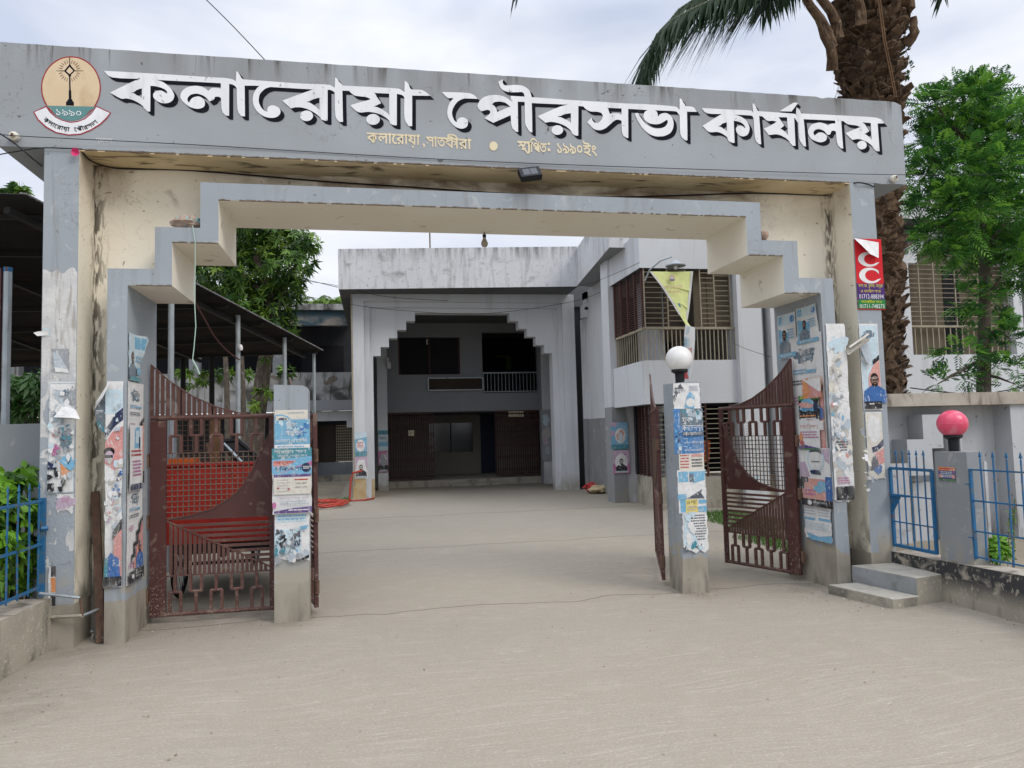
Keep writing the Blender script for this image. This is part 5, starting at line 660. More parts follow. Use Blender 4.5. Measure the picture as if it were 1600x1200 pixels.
def pl(name, label, Xp, yn, yf, pts, base, items=(), nrm=(1, 0, 0), **k):
    """on a wall that runs in depth at X=Xp; pts = near-top px, near-bottom px"""
    zt = onX(*pts[0], Xp).z; zb_ = onX(*pts[1], Xp).z; ya, yb_ = (yn, yf) if nrm[0] > 0 else (yf, yn)
    return poster(name, label, (Xp+nrm[0]*.004, ya, zt), (0, yb_-ya, 0), (0, 0, zb_-zt), nrm, base, items, **k)
def yX(px, py, X): return onX(px, py, X).y
XL = -1.94
pl('party_poster', 'upper party poster with stepped ribbon inside the left arch leg', XL, 6.605, yX(223, 600, XL), ((194, 594), (194, 762)), 'white', tall(man=False))
pl('party_poster', 'lower party poster with a man in blue inside the left arch leg', XL, 6.605, yX(221, 790, XL), ((194, 763), (193, 918)), 'white', tall())
pl('small_notice', 'white notice with a phone picture over the left leg party posters', XL+.022, yX(197, 700, XL), yX(217, 700, XL), ((197, 664), (197, 769)), 'white', [('p', [(.35, .04), (.75, .02), (.75, .34), (.35, .36)], 'sky'), ('r', .42, .08, .68, .28, 'pale'), ('r', .70, .18, .80, .36, 'navy'), ('l', .1, .38, .9, .50, 2, 'red'), ('l', .2, .54, .9, .80, 5, 'magenta'), ('r', .05, .90, .95, .99, 'navy')], wav=.006)
pl('portrait_poster', 'narrow curling portrait poster high inside the left arch leg', XL, yX(199, 560, XL), yX(218, 560, XL), ((203, 520), (199, 594)), 'pale', [('r', .5, .05, .95, .3, 'sky'), ('bust', .35, .62, .6, 'slate', 'skin'), ('l', .55, .45, .95, .6, 2, 'sky'), ('r', .6, .7, .95, .85, 'sky'), ('r', .05, .9, .95, .99, 'teal')], curl=.1, wav=.008, sides=.08)
m = MB(); a = onY(147, 640, 6.66); m.poly([a, onY(150, 628, 6.62), onY(166, 603, 6.58), onY(172, 594, 6.585), onY(168, 606, 6.56), onY(160, 622, 6.54)], pap('white')); m.poly([a+Vector((0, .005, 0)), onY(150, 655, 6.66), onY(163, 668, 6.62), onY(167, 650, 6.6), onY(166, 604, 6.60)], pap('slate')); m.poly([onY(150, 655, 6.655), onY(153, 668, 6.655), onY(163, 677, 6.615), onY(163, 668, 6.615)], pap('teal'))
add_text(m, 'সংগঠন', onY(150, 645, 6.60), X_, Z_, .055, .03, pap('white')); tag(m.build('paper_flap', origin=a), 'peeled white and black poster flap at the left arch leg edge', 'poster', 'paper notices pasted on the gate')
# left post
Y1 = 6.93
pf('eye_poster', 'cream poster showing a drawn eye atop the left post papers', 429, 641, 481, 657, 'cream', [('p', [(.0, .98), (.0, .45), (.2, .40), (.4, .6), (.5, .98)], 'sky'), ('p', [(.03, .98), (.04, .6), (.2, .55), (.36, .7), (.44, .98)], 'cream'), ('e', .24, .86, .13, .13, 'ink'), ('l', .4, .2, .95, .4, 1, 'mist')], Y1)
pf('blue_poster', 'bright blue poster over white on the left post', 429, 656, 484, 707, 'sky', [('s', .05, .05, .95, .45, 26, .11, ('sky', 'blue', 'pale', 'sky')), ('s', .55, .1, .98, .5, 8, .10, ('blue', 'sky', 'pale')), ('t', 'স্মরণ', .35, .10, .3, .16, 'white'), ('t', 'আলোচনা', .30, .34, .5, .14, 'white'), ('t', 'জনসভা ও মিছিল', .03, .56, .9, .15, 'white'), ('r', 0, .76, 1, .99, 'white'), ('l', .08, .8, .9, .95, 2, 'sky')], Y1)
m0 = [('r', .0, .0, 1, .17, 'teal'), ('t', 'সাধারণ সভা', .06, .03, .8, .05, 'white'), ('t', 'জেলা সম্মেলন', .14, .10, .75, .05, 'pale'), ('p', [(0, .17), (1, .13), (1, .40), (0, .40)], 'sky'), ('p', [(.2, .38), (1, .2), (1, .30), (.55, .40)], 'magenta'), ('r', .03, .19, .62, .27, 'pink'), ('t', 'আহ্বান', .05, .195, .5, .06, 'red'), ('t', 'চিকিৎসা', .08, .27, .66, .07, 'navy'), ('e', .86, .30, .12, .07, 'navy'), ('l', .78, .28, .94, .33, 2, 'white'), ('r', .05, .40, .98, .44, 'purple'), ('r', .05, .44, .98, .70, 'cream'), ('l', .12, .47, .46, .68, 5, 'dust'), ('r', .56, .47, .9, .49, 'red'), ('t', 'সময় সূচি', .58, .52, .3, .035, 'ink'), ('t', 'তারিখ স্থান', .58, .58, .3, .035, 'ink'), ('e', .15, .60, .03, .012, 'red'), ('e', .42, .62, .03, .012, 'red'), ('t', 'ভর্তি চলছে ভর্তি', .1, .73, .85, .05, 'lilac'), ('l', .2, .80, .95, .87, 2, 'mist'), ('p', [(.05, .98), (.05, .95), (.5, .91), (1, .89), (1, .98)], 'purple'), ('l', .4, .93, .95, .96, 1, 'white'), ('e', .06, .86, .05, .05, 'magenta')]
pf('programme_poster', 'white programme poster with teal heading bulging off the left post', 425, 701, 487, 803, 'white', m0, Y1-.012, wav=.008, sides=.02)
pf('photo_poster', 'pale blue torn poster with photo grid low on the left post', 429, 800, 484, 884, 'white', [('r', .05, .05, .9, .2, 'pale'), ('l', .1, .07, .9, .18, 2, 'sky'), ('r', .0, .33, .75, .80, 'pale'), ('s', .02, .35, .30, .48, 9, .07, ('ink', 'slate', 'pale', 'black')), ('s', .38, .34, .72, .48, 12, .07, ('ink', 'slate', 'pale', 'black')), ('s', .02, .52, .30, .64, 9, .07, ('ink', 'slate', 'pale', 'black')), ('s', .38, .51, .72, .64, 12, .07, ('ink', 'slate', 'pale', 'navy')), ('s', .02, .68, .30, .78, 8, .07, ('slate', 'pale', 'teal')), ('s', .38, .68, .72, .78, 10, .07, ('slate', 'pale', 'sky')), ('s', .1, .78, .95, .9, 10, .12, ('white', 'mist', 'grey')), ('p', [(.72, .28), (.95, .26), (.92, .33), (.75, .34)], 'sky'), ('p', [(.55, .93), (.98, .80), (.98, .86), (.75, .90)], 'black')], Y1, torn=.16, sides=.02)
# right post (front face leans slightly)
Y2 = 6.905
def pr_(name, label, x0, y0, x1, y1, base, items=(), **k): return pf(name, label, x0, y0, x1, y1, base, items, Y=Y2, **k)
pr_('circle_poster', 'white and sky blue poster with round emblem atop the right post', 1050, 599, 1093, 641, 'white', [('s', .05, .1, .45, .5, 7, .11, ('ink', 'slate', 'mist')), ('t', 'আহ্বান', .10, .2, .36, .2, 'white'), ('p', [(.4, .9), (.5, .5), (.62, .3), (.78, .5), (.75, .95)], 'sky'), ('e', .62, .72, .16, .16, 'white'), ('l', .6, .1, .95, .3, 3, 'mist')], sides=.04)
pr_('convention_poster', 'deep blue convention poster with white Bengali heading on the right post', 1051, 639, 1097, 709, 'blue', [('r', .0, .0, 1, .38, 'slate'), ('s', .3, .02, .95, .2, 16, .12, ('pale', 'slate', 'mist', 'teal')), ('r', .0, .0, .22, .99, 'blue'), ('s', .0, .05, .2, .9, 14, .06, ('slate', 'navy', 'sky', 'blue')), ('t', 'যুব', .28, .20, .27, .15, 'white'), ('t', 'কনেভনশন', .28, .36, .70, .13, 'white'), ('r', .28, .515, .98, .60, 'ink'), ('l', .30, .53, .95, .59, 2, 'mist'), ('l', .30, .66, .45, .69, 1, 'pale'), ('t', 'খুলনা বিভাগ যুব', .30, .72, .66, .07, 'white'), ('l', .30, .83, .42, .86, 1, 'pale'), ('t', 'আয়োজনে কমিটি', .30, .89, .66, .06, 'white'), ('r', .12, .84, .22, .92, 'pale')])
pr_('cream_notice', 'cream notice in two columns under the right post convention poster', 1060, 708, 1099, 736, 'cream', [('l', .05, .1, .42, .9, 5, 'red'), ('r', .5, .08, .95, .22, 'pink'), ('l', .5, .35, .95, .85, 3, 'ink')])
pr_('white_notice', 'blue and white torn notice midway on the right post', 1057, 735, 1102, 781, 'white', [('r', .05, .05, .38, .4, 'sky'), ('p', [(.4, .06), (.98, .05), (.95, .35), (.55, .45)], 'sky'), ('r', .42, .12, .58, .4, 'slate'), ('p', [(.3, .95), (.85, .66), (.8, .78), (.92, .96)], 'ink'), ('r', .0, .8, .3, .97, 'sky')], sides=.03)
pr_('yellow_notice', 'notice with yellow block on the right post', 1060, 780, 1103, 801, 'white', [('r', .05, .05, .25, .95, 'sky'), ('r', .25, .05, .68, .98, 'yellow'), ('t', '১৬ দফা', .28, .12, .36, .28, 'ink'), ('l', .3, .55, .66, .9, 2, 'dust'), ('r', .72, .1, 1, .35, 'sky'), ('r', .7, .55, 1, .95, 'sky')])
pr_('torn_notice', 'white list paper with torn lower edge on the right post', 1064, 800, 1105, 866, 'white', [('l', .35, .08, .95, .7, 10, 'ink'), ('p', [(.1, .1), (.25, .05), (.6, .75), (.3, .8), (.05, .75)], 'pale'), ('s', .1, .72, .8, .86, 14, .10, ('teal', 'white', 'pale', 'ink')), ('s', .05, .05, .5, .7, 8, .16, ('white', 'pale', 'white'))], torn=.2, sides=.05)
# right arch leg, inner side faces left
XR = 4.437
def prl(name, label, xn, xf, yt, yb_, base, items=(), **k):
    X = k.pop('X', XR); yn, yf = yX(xn, (yt+yb_)/2, X), yX(xf, (yt+yb_)/2, X); zt, zb_ = onX((xn+xf)/2, yt, X).z, onX((xn+xf)/2, yb_, X).z
    return poster(name, label, (X-.004, yf, zt), (0, yn-yf, 0), (0, 0, zb_-zt), (-1, 0, 0), base, items, **k)
teal_items = [('p', [(.03, .30), (.6, .45), (.6, .87), (.03, .87)], 'sky'), ('r', .03, .02, .97, .26, 'pale'), ('r', .05, .04, .25, .22, 'sky'), ('e', .82, .14, .12, .08, 'blue'), ('bust', .36, .58, .55, 'slate', 'skin'), ('l', .55, .36, .95, .6, 4, 'sky'), ('r', .0, .88, 1, .98, 'sky'), ('t', 'প্রার্থী', .1, .90, .7, .06, 'white')]
prl('portrait_poster', 'teal portrait poster nearest the gate hinge on the right leg', 1245, 1217, 490, 560, 'white', teal_items, wav=.005)
prl('portrait_poster', 'teal portrait poster at the top of the right leg', 1280, 1246, 478, 537, 'white', teal_items, wav=.006, curl=.03)
prl('party_poster', 'large white party poster with stepped black ribbon on the right leg', 1291, 1238, 522, 764, 'white', tall(man=False)+[('bust', .80, .46, .16, 'shirt', 'skin'), ('r', .55, .56, .98, .62, 'white')], wav=.004)
prl('paper_flap', 'orange and pink folded paper flap on the right leg', 1285, 1255, 590, 622, 'orange', [('p', [(.3, .2), (.98, .7), (.98, .98), (.3, .98)], 'pink'), ('p', [(.0, .02), (.9, .72), (.98, .66), (.98, .02)], 'white')], wav=.015, X=XR-.030)
prl('colour_poster', 'red, blue and green event poster on the right leg', 1281, 1249, 617, 655, 'black', [('r', 0, 0, 1, .2, 'green'), ('l', .1, .03, .95, .17, 2, 'yellow'), ('b', .45, .42, .5, .25, 'sky'), ('b', .4, .42, .38, .13, 'salmon'), ('t', 'উৎসব', .2, .48, .5, .2, 'blue'), ('e', .85, .5, .13, .2, 'navy'), ('l', .05, .83, .95, .95, 1, 'orange')], X=XR-.024)
prl('red_text_notice', 'white notice in red letters below the colour poster', 1282, 1249, 653, 703, 'white', [('t', 'সভা', .4, .02, .35, .09, 'red'), ('t', 'ভর্তি চলছে', .08, .18, .85, .18, 'salmon'), ('l', .1, .42, .95, .66, 3, 'magenta'), ('e', .12, .6, .09, .14, 'orange'), ('e', .16, .78, .10, .08, 'red'), ('p', [(0, .98), (0, .88), (.3, .84), (.98, .94), (.98, .98)], 'purple'), ('p', [(0, .99), (.3, .95), (.98, .96), (.98, .995)], 'green')], X=XR-.024)
prl('line_portrait', 'white poster with sketched portrait and lilac corners on the right leg', 1298, 1250, 700, 748, 'white', [('p', [(.02, .98), (.02, .5), (.2, .45), (.35, .95)], 'lilac'), ('p', [(.7, .05), (.98, .02), (.98, .5), (.85, .4)], 'lilac'), ('e', .55, .38, .28, .42, 'pale'), ('e', .55, .36, .22, .36, 'white'), ('p', [(.35, .15), (.45, .0), (.7, .0), (.78, .2), (.6, .12)], 'ink'), ('l', .42, .42, .70, .5, 1, 'ink'), ('p', [(.35, .75), (.5, .7), (.66, .72), (.72, .85), (.4, .85)], 'navy')], X=XR-.020)
prl('pink_poster', 'pink strip poster with black foot on the right leg', 1302, 1253, 744, 792, 'salmon', [('p', [(.0, .02), (.25, .02), (.25, .22), (.12, .22), (.12, .45), (.0, .45)], 'black'), ('l', .1, .45, .5, .7, 2, 'magenta'), ('b', .65, .35, .2, .2, 'sky'), ('r', .8, .0, 1, .75, 'shirt'), ('r', 0, .76, 1, .99, 'black'), ('e', .28, .88, .07, .08, 'white'), ('t', 'আন্দোলন', .38, .82, .4, .1, 'white')], sides=.04, X=XR-.020)
prl('light_blue_poster', 'torn light blue text poster lowest on the right leg', 1301, 1257, 782, 846, 'white', [('l', .06, .05, .46, .4, 5, 'mist'), ('l', .55, .08, .95, .4, 5, 'mist'), ('r', .05, .44, .42, .50, 'sky'), ('r', .55, .42, .95, .48, 'sky'), ('l', .06, .55, .95, .75, 3, 'pale'), ('p', [(.2, .98), (.1, .82), (.5, .88), (.98, .80), (.98, .98)], 'sky')], torn=.08, sides=.06)
pf('layered_poster', 'thick layers of half-torn white posters on the right leg front', 1288, 506, 1320, 786, 'white', [('r', .04, .01, .97, .985, 'white'), ('b', .6, .12, .45, .05, 'pale'), ('s', .1, .2, .95, .86, 46, .34, ('white', 'white', 'cream', 'dust', 'mist', 'white')), ('s', .1, .40, .9, .80, 16, .12, ('salmon', 'lilac', 'mist', 'grey', 'sky')), ('l', .2, .66, .8, .72, 4, 'ink'), ('l', .2, .86, .8, .90, 3, 'magenta'), ('r', .1, .91, .95, .985, 'black')], sides=.06, torn=.02, wav=.008)
t = thing('paper_shreds', 'curled shreds of old paper hanging off the right leg front', 'paper shreds', onY(1305, 640, 6.585), 'paper notices pasted on the gate'); rnd = random.Random(4)
for k in range(30):
    y = rnd.uniform(545, 720); x = 1302+(y-545)*.06+rnd.uniform(-7, 7); q = onY(x, y, 6.575); d = Vector((rnd.uniform(-.03, .03), -rnd.uniform(.005, .035), rnd.uniform(-.07, .05))); e = Vector((rnd.uniform(.01, .035), -rnd.uniform(0, .02), rnd.uniform(-.02, .02)))
    m = MB(); m.poly([q, q+d, q+d*.9+e, q+e], pap(rnd.choice(('white', 'white', 'cream', 'dust', 'mist')))); m.build('shred', t)
# right pillar front
def big_c(cx, cy, rx, ry): 
    o_ = [(cx+rx*math.cos(rad(a)), cy-ry*math.sin(rad(a))) for a in range(38, 323, 12)]; i_ = [(cx+rx*.16+rx*.62*math.cos(rad(a)), cy-ry*.70*math.sin(rad(a))) for a in range(318, 40, -12)]
    return ('p', (o_+[(cx+rx*.98, cy+ry*.34)]+i_+[(cx+rx*.80, cy-ry*.22)])[::-1], 'fwhite')
pf('phone_number_poster', 'red poster with two big white letters C and phone numbers on the right pillar', 1334, 374, 1376, 484, 'fred', [big_c(.50, .29, .40, .105), big_c(.51, .52, .41, .112), ('r', .0, .635, 1, .86, 'fpurple'), ('t', 'যশোর, খুলনা, মাগুরা', .05, .643, .90, .058, 'fyellow'), ('t', 'ও নড়াইল শাখা', .12, .710, .74, .060, 'fyellow'), ('t', '01712-888394', .05, .785, .90, .062, 'fwhite'), ('r', .0, .86, 1, .985, 'fgreen'), ('t', 'সাতক্ষীরা শাখা', .10, .864, .78, .055, 'fyellow'), ('t', '01711-748273', .05, .925, .90, .056, 'fwhite')])
m = MB(); a = onY(1334, 372, 6.592); m.poly([a, onY(1345, 382, 6.52), onY(1360, 397, 6.53), onY(1373, 403, 6.56), onY(1373, 379, 6.592), onY(1352, 375, 6.57)], pap('white')); tag(m.build('folded_corner', origin=a), 'white folded-over top corner of the red phone number poster', 'poster', 'paper notices pasted on the gate')
pf('portrait_poster', 'party poster with bearded man in blue on the right pillar', 1341, 506, 1370, 641, 'white', [('r', .05, .02, .96, .985, 'pale'), ('b', .45, .13, .35, .05, 'slate'), ('p', [(.98, .40), (.98, .98), (.35, .98), (.35, .62), (.6, .5)], 'salmon'), ('p', [(.98, .36), (.98, .42), (.62, .48), (.62, .42), (.8, .40)], 'black'), ('bust', .66, .72, .36, 'shirt', 'skin'), ('r', .05, .90, .96, .985, 'black'), ('l', .3, .92, .6, .95, 1, 'white')])
pf('torn_poster', 'torn white poster with black curve low on the right pillar', 1350, 644, 1377, 750, 'white', [('r', .03, .02, .98, .98, 'cream'), ('e', .5, .25, .4, .2, 'white'), ('p', [(.3, .52), (.6, .50), (.98, .40), (.98, .50), (.6, .58), (.35, .60)], 'navy'), ('p', [(.4, .62), (.98, .54), (.98, .75), (.5, .8)], 'pink'), ('b', .6, .85, .2, .08, 'shirt'), ('b', .4, .75, .2, .1, 'ink')], sides=.08, torn=.05)
m = MB(); a = onY(1326, 548, 6.55); b = onY(1356, 527, 6.53); d = (b-a); n_ = 12
for i in range(n_):
    t0, t1 = i/n_*5.6, (i+1)/n_*5.6; f_ = lambda t_, o_: o_+Vector((0, -math.cos(t_)*.032, -math.sin(t_)*.042)); m.poly([f_(t0, a), f_(t0, b), f_(t1, b), f_(t1, a)], pap('cream' if i % 5 else 'dust'))
m.poly([onY(1345, 545, 6.575), onY(1356, 535, 6.57), onY(1362, 556, 6.57), onY(1359, 572, 6.55), onY(1352, 562, 6.56)], pap('mist')); m.poly([onY(1345, 560, 6.59), onY(1357, 548, 6.56), onY(1361, 575, 6.57), onY(1350, 566, 6.58)], pap('white'))
tag(m.build('rolled_paper', origin=a), 'rolled loose end of a poster sticking out from the right pillar', 'poster', 'paper notices pasted on the gate')
t = thing('paper_shreds', 'ragged paper shreds beside the torn poster on the right pillar', 'paper shreds', onY(1352, 700, 6.588), 'paper notices pasted on the gate'); rnd = random.Random(9)
for k in range(24):
    y = rnd.uniform(655, 770); x = 1347+(y-655)*.085+rnd.uniform(-6, 8); q = onY(x, y, 6.575); d = Vector((rnd.uniform(-.03, .03), -rnd.uniform(.005, .035), rnd.uniform(-.07, .05))); e = Vector((rnd.uniform(.01, .035), -rnd.uniform(0, .02), rnd.uniform(-.02, .02)))
    m = MB(); m.poly([q, q+d, q+d*.9+e, q+e], pap(rnd.choice(('white', 'cream', 'dust', 'grey')))); m.build('shred', t)
# ------------------------------------------------------------------ left flank: low wall, blue fence, yard wall, board
m = MB(); m.hexa([(-2.80, 2.2, 0), (-2.60, 2.2, 0), (-2.475, 6.597, 0), (-2.80, 6.597, 0), (-2.80, 2.2, .45), (-2.60, 2.2, .45), (-2.475, 6.597, .40), (-2.80, 6.597, .40)], 'conc', top='coping')
tag(m.build('low_wall', origin=(-2.6, 5, 0)), 'low rough concrete wall under the blue fence on the left', 'wall')
def spear(mb, p, z0, z1, mt='blue'):
    x, y = p; jx, jy = random.uniform(-.006, .006), random.uniform(-.006, .006); mb.tube([(x, y, z0), (x+jx, y+jy, (z0+z1)/2), (x, y, z1-.06)], .0075, mt, 5); mb.hexa([(x-.003, y-.003, z1-.065), (x+.003, y-.003, z1-.065), (x+.003, y+.003, z1-.065), (x-.003, y+.003, z1-.065), (x-.001, y-.001, z1), (x+.001, y-.001, z1), (x+.001, y+.001, z1), (x-.001, y+.001, z1)], mt)
    mb.hexa([(x-.004, y-.016, z1-.05), (x+.004, y-.016, z1-.05), (x+.004, y+.016, z1-.05), (x-.004, y+.016, z1-.05), (x-.002, y-.002, z1), (x+.002, y-.002, z1), (x+.002, y+.002, z1), (x-.002, y+.002, z1)], mt)
t = thing('iron_fence', 'blue spear-topped iron fence on the low left wall', 'fence', (-2.58, 5, .43))
fx = lambda y: -2.64+(y-2.4)*.024
ys = [6.50-i*.165 for i in range(25)]
m = MB()
for y in ys: spear(m, (fx(y), y), .47, 1.32)
m.build('spear_bars', t)
m = MB()
for z in (1.17, .83, .50): m.bar((fx(6.6), 6.6, z), (fx(2.4), 2.4, z), .022, 'blue', .012)
m.build('rails', t)
m = MB(); m.bar((fx(6.57), 6.57, .42), (fx(6.57), 6.57, 1.19), .035, 'blue'); m.tube([(-2.545, 6.55, .95), (-2.5, 6.57, .95)], .02, 'blue'); m.build('end_post', t)
m = MB(); m.box(-9, 7.2, 0, -2.585, 7.36, 1.80, 'shade_grey'); yw = tag(m.build('yard_wall', origin=(-5.8, 7.2, 0)), 'grey yard wall with thick coping left of the gateway', 'wall')
m = MB(); m.box(-9, 7.04, 1.80, -2.585, 7.42, 1.95, 'coping'); m.build('coping', yw)
t = thing('notice_board', 'framed notice board on a galvanised post with a blue cap at the far left', 'board', (-3.45, 7.75, 0))
q = onY(12.5, 420, 7.75); m = MB(); m.tube([(q.x, 7.75, 0), (q.x, 7.75, q.z)], .036, 'galv', 12); m.build('post', t)
m = MB(); m.lathe([(.0385, -.03), (.0385, .012), (.0, .014)], (q.x, 7.75, q.z), 'blue', 12); m.build('post_cap', t)
m = MB(); xr = q.x-.045; zb_, zt_ = 1.85+.12, q.z-.0; m.box(xr-2.2, 7.735, zb_, xr-.04, 7.76, zt_, pap('white')); m.box(xr-2.2, 7.731, zb_+.42, xr-.045, 7.735, zb_+.66, pap('orange')); m.build('panel', t)
m = MB(); m.box(xr-.04, 7.72, zb_-.03, xr, 7.775, zt_, 'maroon'); m.box(xr-2.2, 7.72, zb_-.03, xr-.04, 7.775, zb_, 'maroon'); m.box(xr-2.2, 7.72, zt_-.03, xr-.04, 7.775, zt_, 'maroon'); m.build('board_frame', t)
m = MB(); m.tube([(xr-2.24, 7.75, 0), (xr-2.24, 7.75, q.z)], .036, 'galv', 12); m.build('post', t)
# scrap metal by the left pillar
a, b, c, d = onY(62, 927, 6.52), onY(125, 934, 6.50), onY(129, 962, 6.50), onY(158, 950, 6.75)
m = MB(); m.tube([a, b], .012, 'galv', 6); m.tube([b, c], .009, 'rust', 6); m.tube([c, d], .011, 'galv', 6); m.tube([onY(76, 965, 6.585), c], .016, 'conc', 6)
tag(m.build('bent_pipe', origin=c), 'bent thin pipe run round the foot of the left pillar', 'pipe')
a, b = onY(149, 768, 6.92), onY(156, 985, 6.63); a.y = 6.92
m = MB(); m.bar(a, (b.x, 6.66, 0.01), .062, 'rust', .02); tag(m.build('steel_strip', origin=(b.x, 6.66, 0)), 'rusty flat steel strip leaning in the left recess', 'strip')
m = MB(); rnd = random.Random(2)
for k in range(16):
    q = onZ(rnd.uniform(124, 160), rnd.uniform(985, 1006)); q.z = .01+.02*rnd.random(); u_ = Vector((rnd.uniform(-.07, .07), rnd.uniform(-.05, .05), rnd.uniform(-.01, .05))); v_ = Vector((rnd.uniform(-.05, .05), rnd.uniform(-.05, .05), rnd.uniform(.0, .06)))
    m.poly([q, q+u_, q+u_+v_, q+v_], rnd.choice([pap('white'), pap('cream'), pap('dust'), M['wood'], pap('mist')]))
tag(m.build('litter', origin=onZ(140, 1000)), 'crumpled paper litter at the foot of the left recess', 'litter')
# ------------------------------------------------------------------ right flank: steps, blue gate, pier, fence, decorated yard wall
XW = 5.055
m = MB()
def slab(mb, p, z0, z1, top, side, left, near):      # p: far-left, near-left, near-right, far-right corners
    n = 10
    for a, b, mt in ((p[0], p[1], left), (p[1], p[2], near), (p[2], p[3], side), (p[3], p[0], side)): mb.poly([(*a, z0), (*b, z0), (*b, z1-.006), (*a, z1-.006)], mt)
    c = [(x+(sum(q[0] for q in p)/4-x)*.02, y+(sum(q[1] for q in p)/4-y)*.02) for x, y in p]      # worn, eased edge
    for k in range(4): mb.poly([(*p[k], z1-.006), (*p[(k+1) % 4], z1-.006), (*c[(k+1) % 4], z1), (*c[k], z1)], top)
    mb.poly([(*q, z1) for q in c], top)
slab(m, [(4.60, 6.58), (4.735, 5.875), (5.05, 5.945), (5.05, 6.58)], 0, .238, 'step', 'conc', 'step_face', 'conc')
slab(m, [(4.295, 6.52), (4.445, 5.815), (4.734, 5.852), (4.599, 6.52)], 0, .085, 'step', 'conc', 'conc', 'conc')
tag(m.build('entrance_steps', origin=(4.6, 6.1, 0)), 'two low concrete steps up to the small blue gate', 'steps')
m = MB(); m.hexa([(5.045, 2.0, 0), (5.30, 2.0, 0), (5.30, 6.598, 0), (5.045, 6.598, 0), (5.06, 2.0, .44), (5.30, 2.0, .44), (5.30, 6.598, .345), (5.06, 6.598, .345)], 'conc_black', top='coping')
tag(m.build('low_wall', origin=(5.15, 4.5, 0)), 'low black-washed concrete wall under the right fence', 'wall')
m = MB(); m.box(5.10, 5.62, .36, 5.10+.16, 5.995, 1.335, 'shade_grey'); pier = tag(m.build('fence_pier', origin=(5.2, 5.85, .4)), 'square grey pier carrying the pink globe', 'pier')
m = MB()
for yy, zz in ((5.93, .80), (5.78, .79)): m.tube([(5.10, yy, zz), (5.04, yy, zz), (5.035, yy, zz-.012)], .006, 'rust', 5)
m.build('pins', pier)
a, b = onX(1466, 729, 5.096), onX(1494, 752, 5.096)
poster('sticker', 'small orange and purple sticker on the fence pier', (5.097, a.y, a.z), (0, b.y-a.y, 0), (0, 0, b.z-a.z), (-1, 0, 0), 'purple', [('r', 0, 0, 1, .26, 'orange'), ('r', .05, .08, .95, .16, 'red'), ('l', .12, .34, .9, .8, 4, 'pale'), ('b', .14, .68, .10, .14, 'salmon'), ('b', .88, .68, .10, .14, 'salmon'), ('r', 0, .88, 1, .99, 'green')], group=None, cat='sticker')
t = thing('small_gate', 'small blue barred gate at the top of the steps', 'gate', (5.09, 6.78, .38))
ya, yb_ = 6.585, 6.03; z0_, z1_ = .40, 1.16; lean = .0
m = MB(); m.bar((5.09, ya, z0_), (5.09, ya, z1_), .026, 'blue'); m.bar((5.09, yb_, z0_), (5.09, yb_, z1_), .026, 'blue'); m.bar((5.09, ya, z1_), (5.09, yb_, z1_), .026, 'blue'); m.bar((5.09, ya, z0_+.01), (5.09, yb_, z0_+.01), .03, 'blue'); m.build('gate_frame', t)
m = MB()
for i in range(1, 6): y = ya+(yb_-ya)*i/6; spear(m, (5.09, y), z0_, 1.345)
for z in (.64, .90): m.bar((5.09, ya, z), (5.09, yb_, z), .012, 'blue')
m.build('bars', t)
m = MB(); m.bar((5.082, ya-.005, .90), (5.082, ya-.24, .90), .022, 'blue', .03); m.hexa([(5.083, ya-.01, .72), (5.087, ya-.01, .72), (5.087, ya-.13, .88), (5.083, ya-.13, .88), (5.083, ya-.01, .89), (5.087, ya-.01, .89), (5.087, ya-.14, .895), (5.083, ya-.14, .895)], 'blue'); m.tube([(5.08, ya+.04, .905), (5.08, ya-.02, .905)], .009, 'rust', 6); m.build('latch', t)
t = thing('iron_fence', 'blue spear-topped fence right of the fence pier', 'fence', (5.12, 5, .42))
m = MB()
for i in range(22): spear(m, (5.12, 5.50-i*.135), .42, 1.345)
m.build('spear_bars', t)
m = MB()
for z in (1.185, .92, .66, .44): m.bar((5.12, 5.63, z), (5.12, 2.5, z), .014, 'blue', .010)
m.bar((5.12, 5.615, .42), (5.12, 5.615, 1.19), .026, 'blue'); m.tube([(5.115, 5.66, 1.06), (5.115, 5.61, 1.06)], .018, 'blue', 6); m.tube([(5.115, 5.66, .60), (5.115, 5.61, .60)], .018, 'blue', 6); m.build('rails', t)
# decorated yard wall
t = thing('yard_wall', 'grey yard wall with stepped relief blocks right of the gateway', 'wall', (7, 7.2, 0))
def wx(px, py): q = onY(px, py, 7.2); return q.x, q.z
m = MB(); m.box(5.111, 7.44, 0, 12, 7.55, 1.80, 'wall_grey'); m.build('back_panel', t)
m = MB(); m.box(5.111, 7.16, 1.785, 12, 7.62, 1.925, 'coping'); m.build('coping', t)
xp = onY(1579, 650, 7.2).x; m = MB(); m.box(xp, 7.2, 0, xp+.75, 7.439, 1.784, 'wall_grey', left='wall_grey'); m.build('pier', t)
def blk(x0, y0, x1, y1, d=7.2):
    a, b = wx(x0, y0), wx(x1, y1); m = MB(); m.box(a[0], d, b[1], b[0], 7.438, a[1], 'wall_grey', top='coping'); return m.build('relief_block', t)
blk(1441, 648, 1475, 700, 7.204); blk(1417, 687, 1459, 742, 7.2); blk(1389, 725, 1436, 990, 7.207); blk(1475, 647, 1502, 666, 7.203); blk(1480, 667, 1503, 990, 7.2); blk(1503, 684, 1521, 990, 7.206); blk(1522, 721, 1533, 990, 7.2); blk(1542, 721, 1556, 990, 7.203); blk(1436, 755, 1480, 990, 7.30)
# planting bed soil
m = MB(); m.box(5.302, 2, 0, 12, 7.438, .30, 'earth'); struct(m.build('planting_bed'))
m = MB(); m.box(-9, 2, 0, -2.802, 7.198, .28, 'earth'); struct(m.build('planting_bed'))
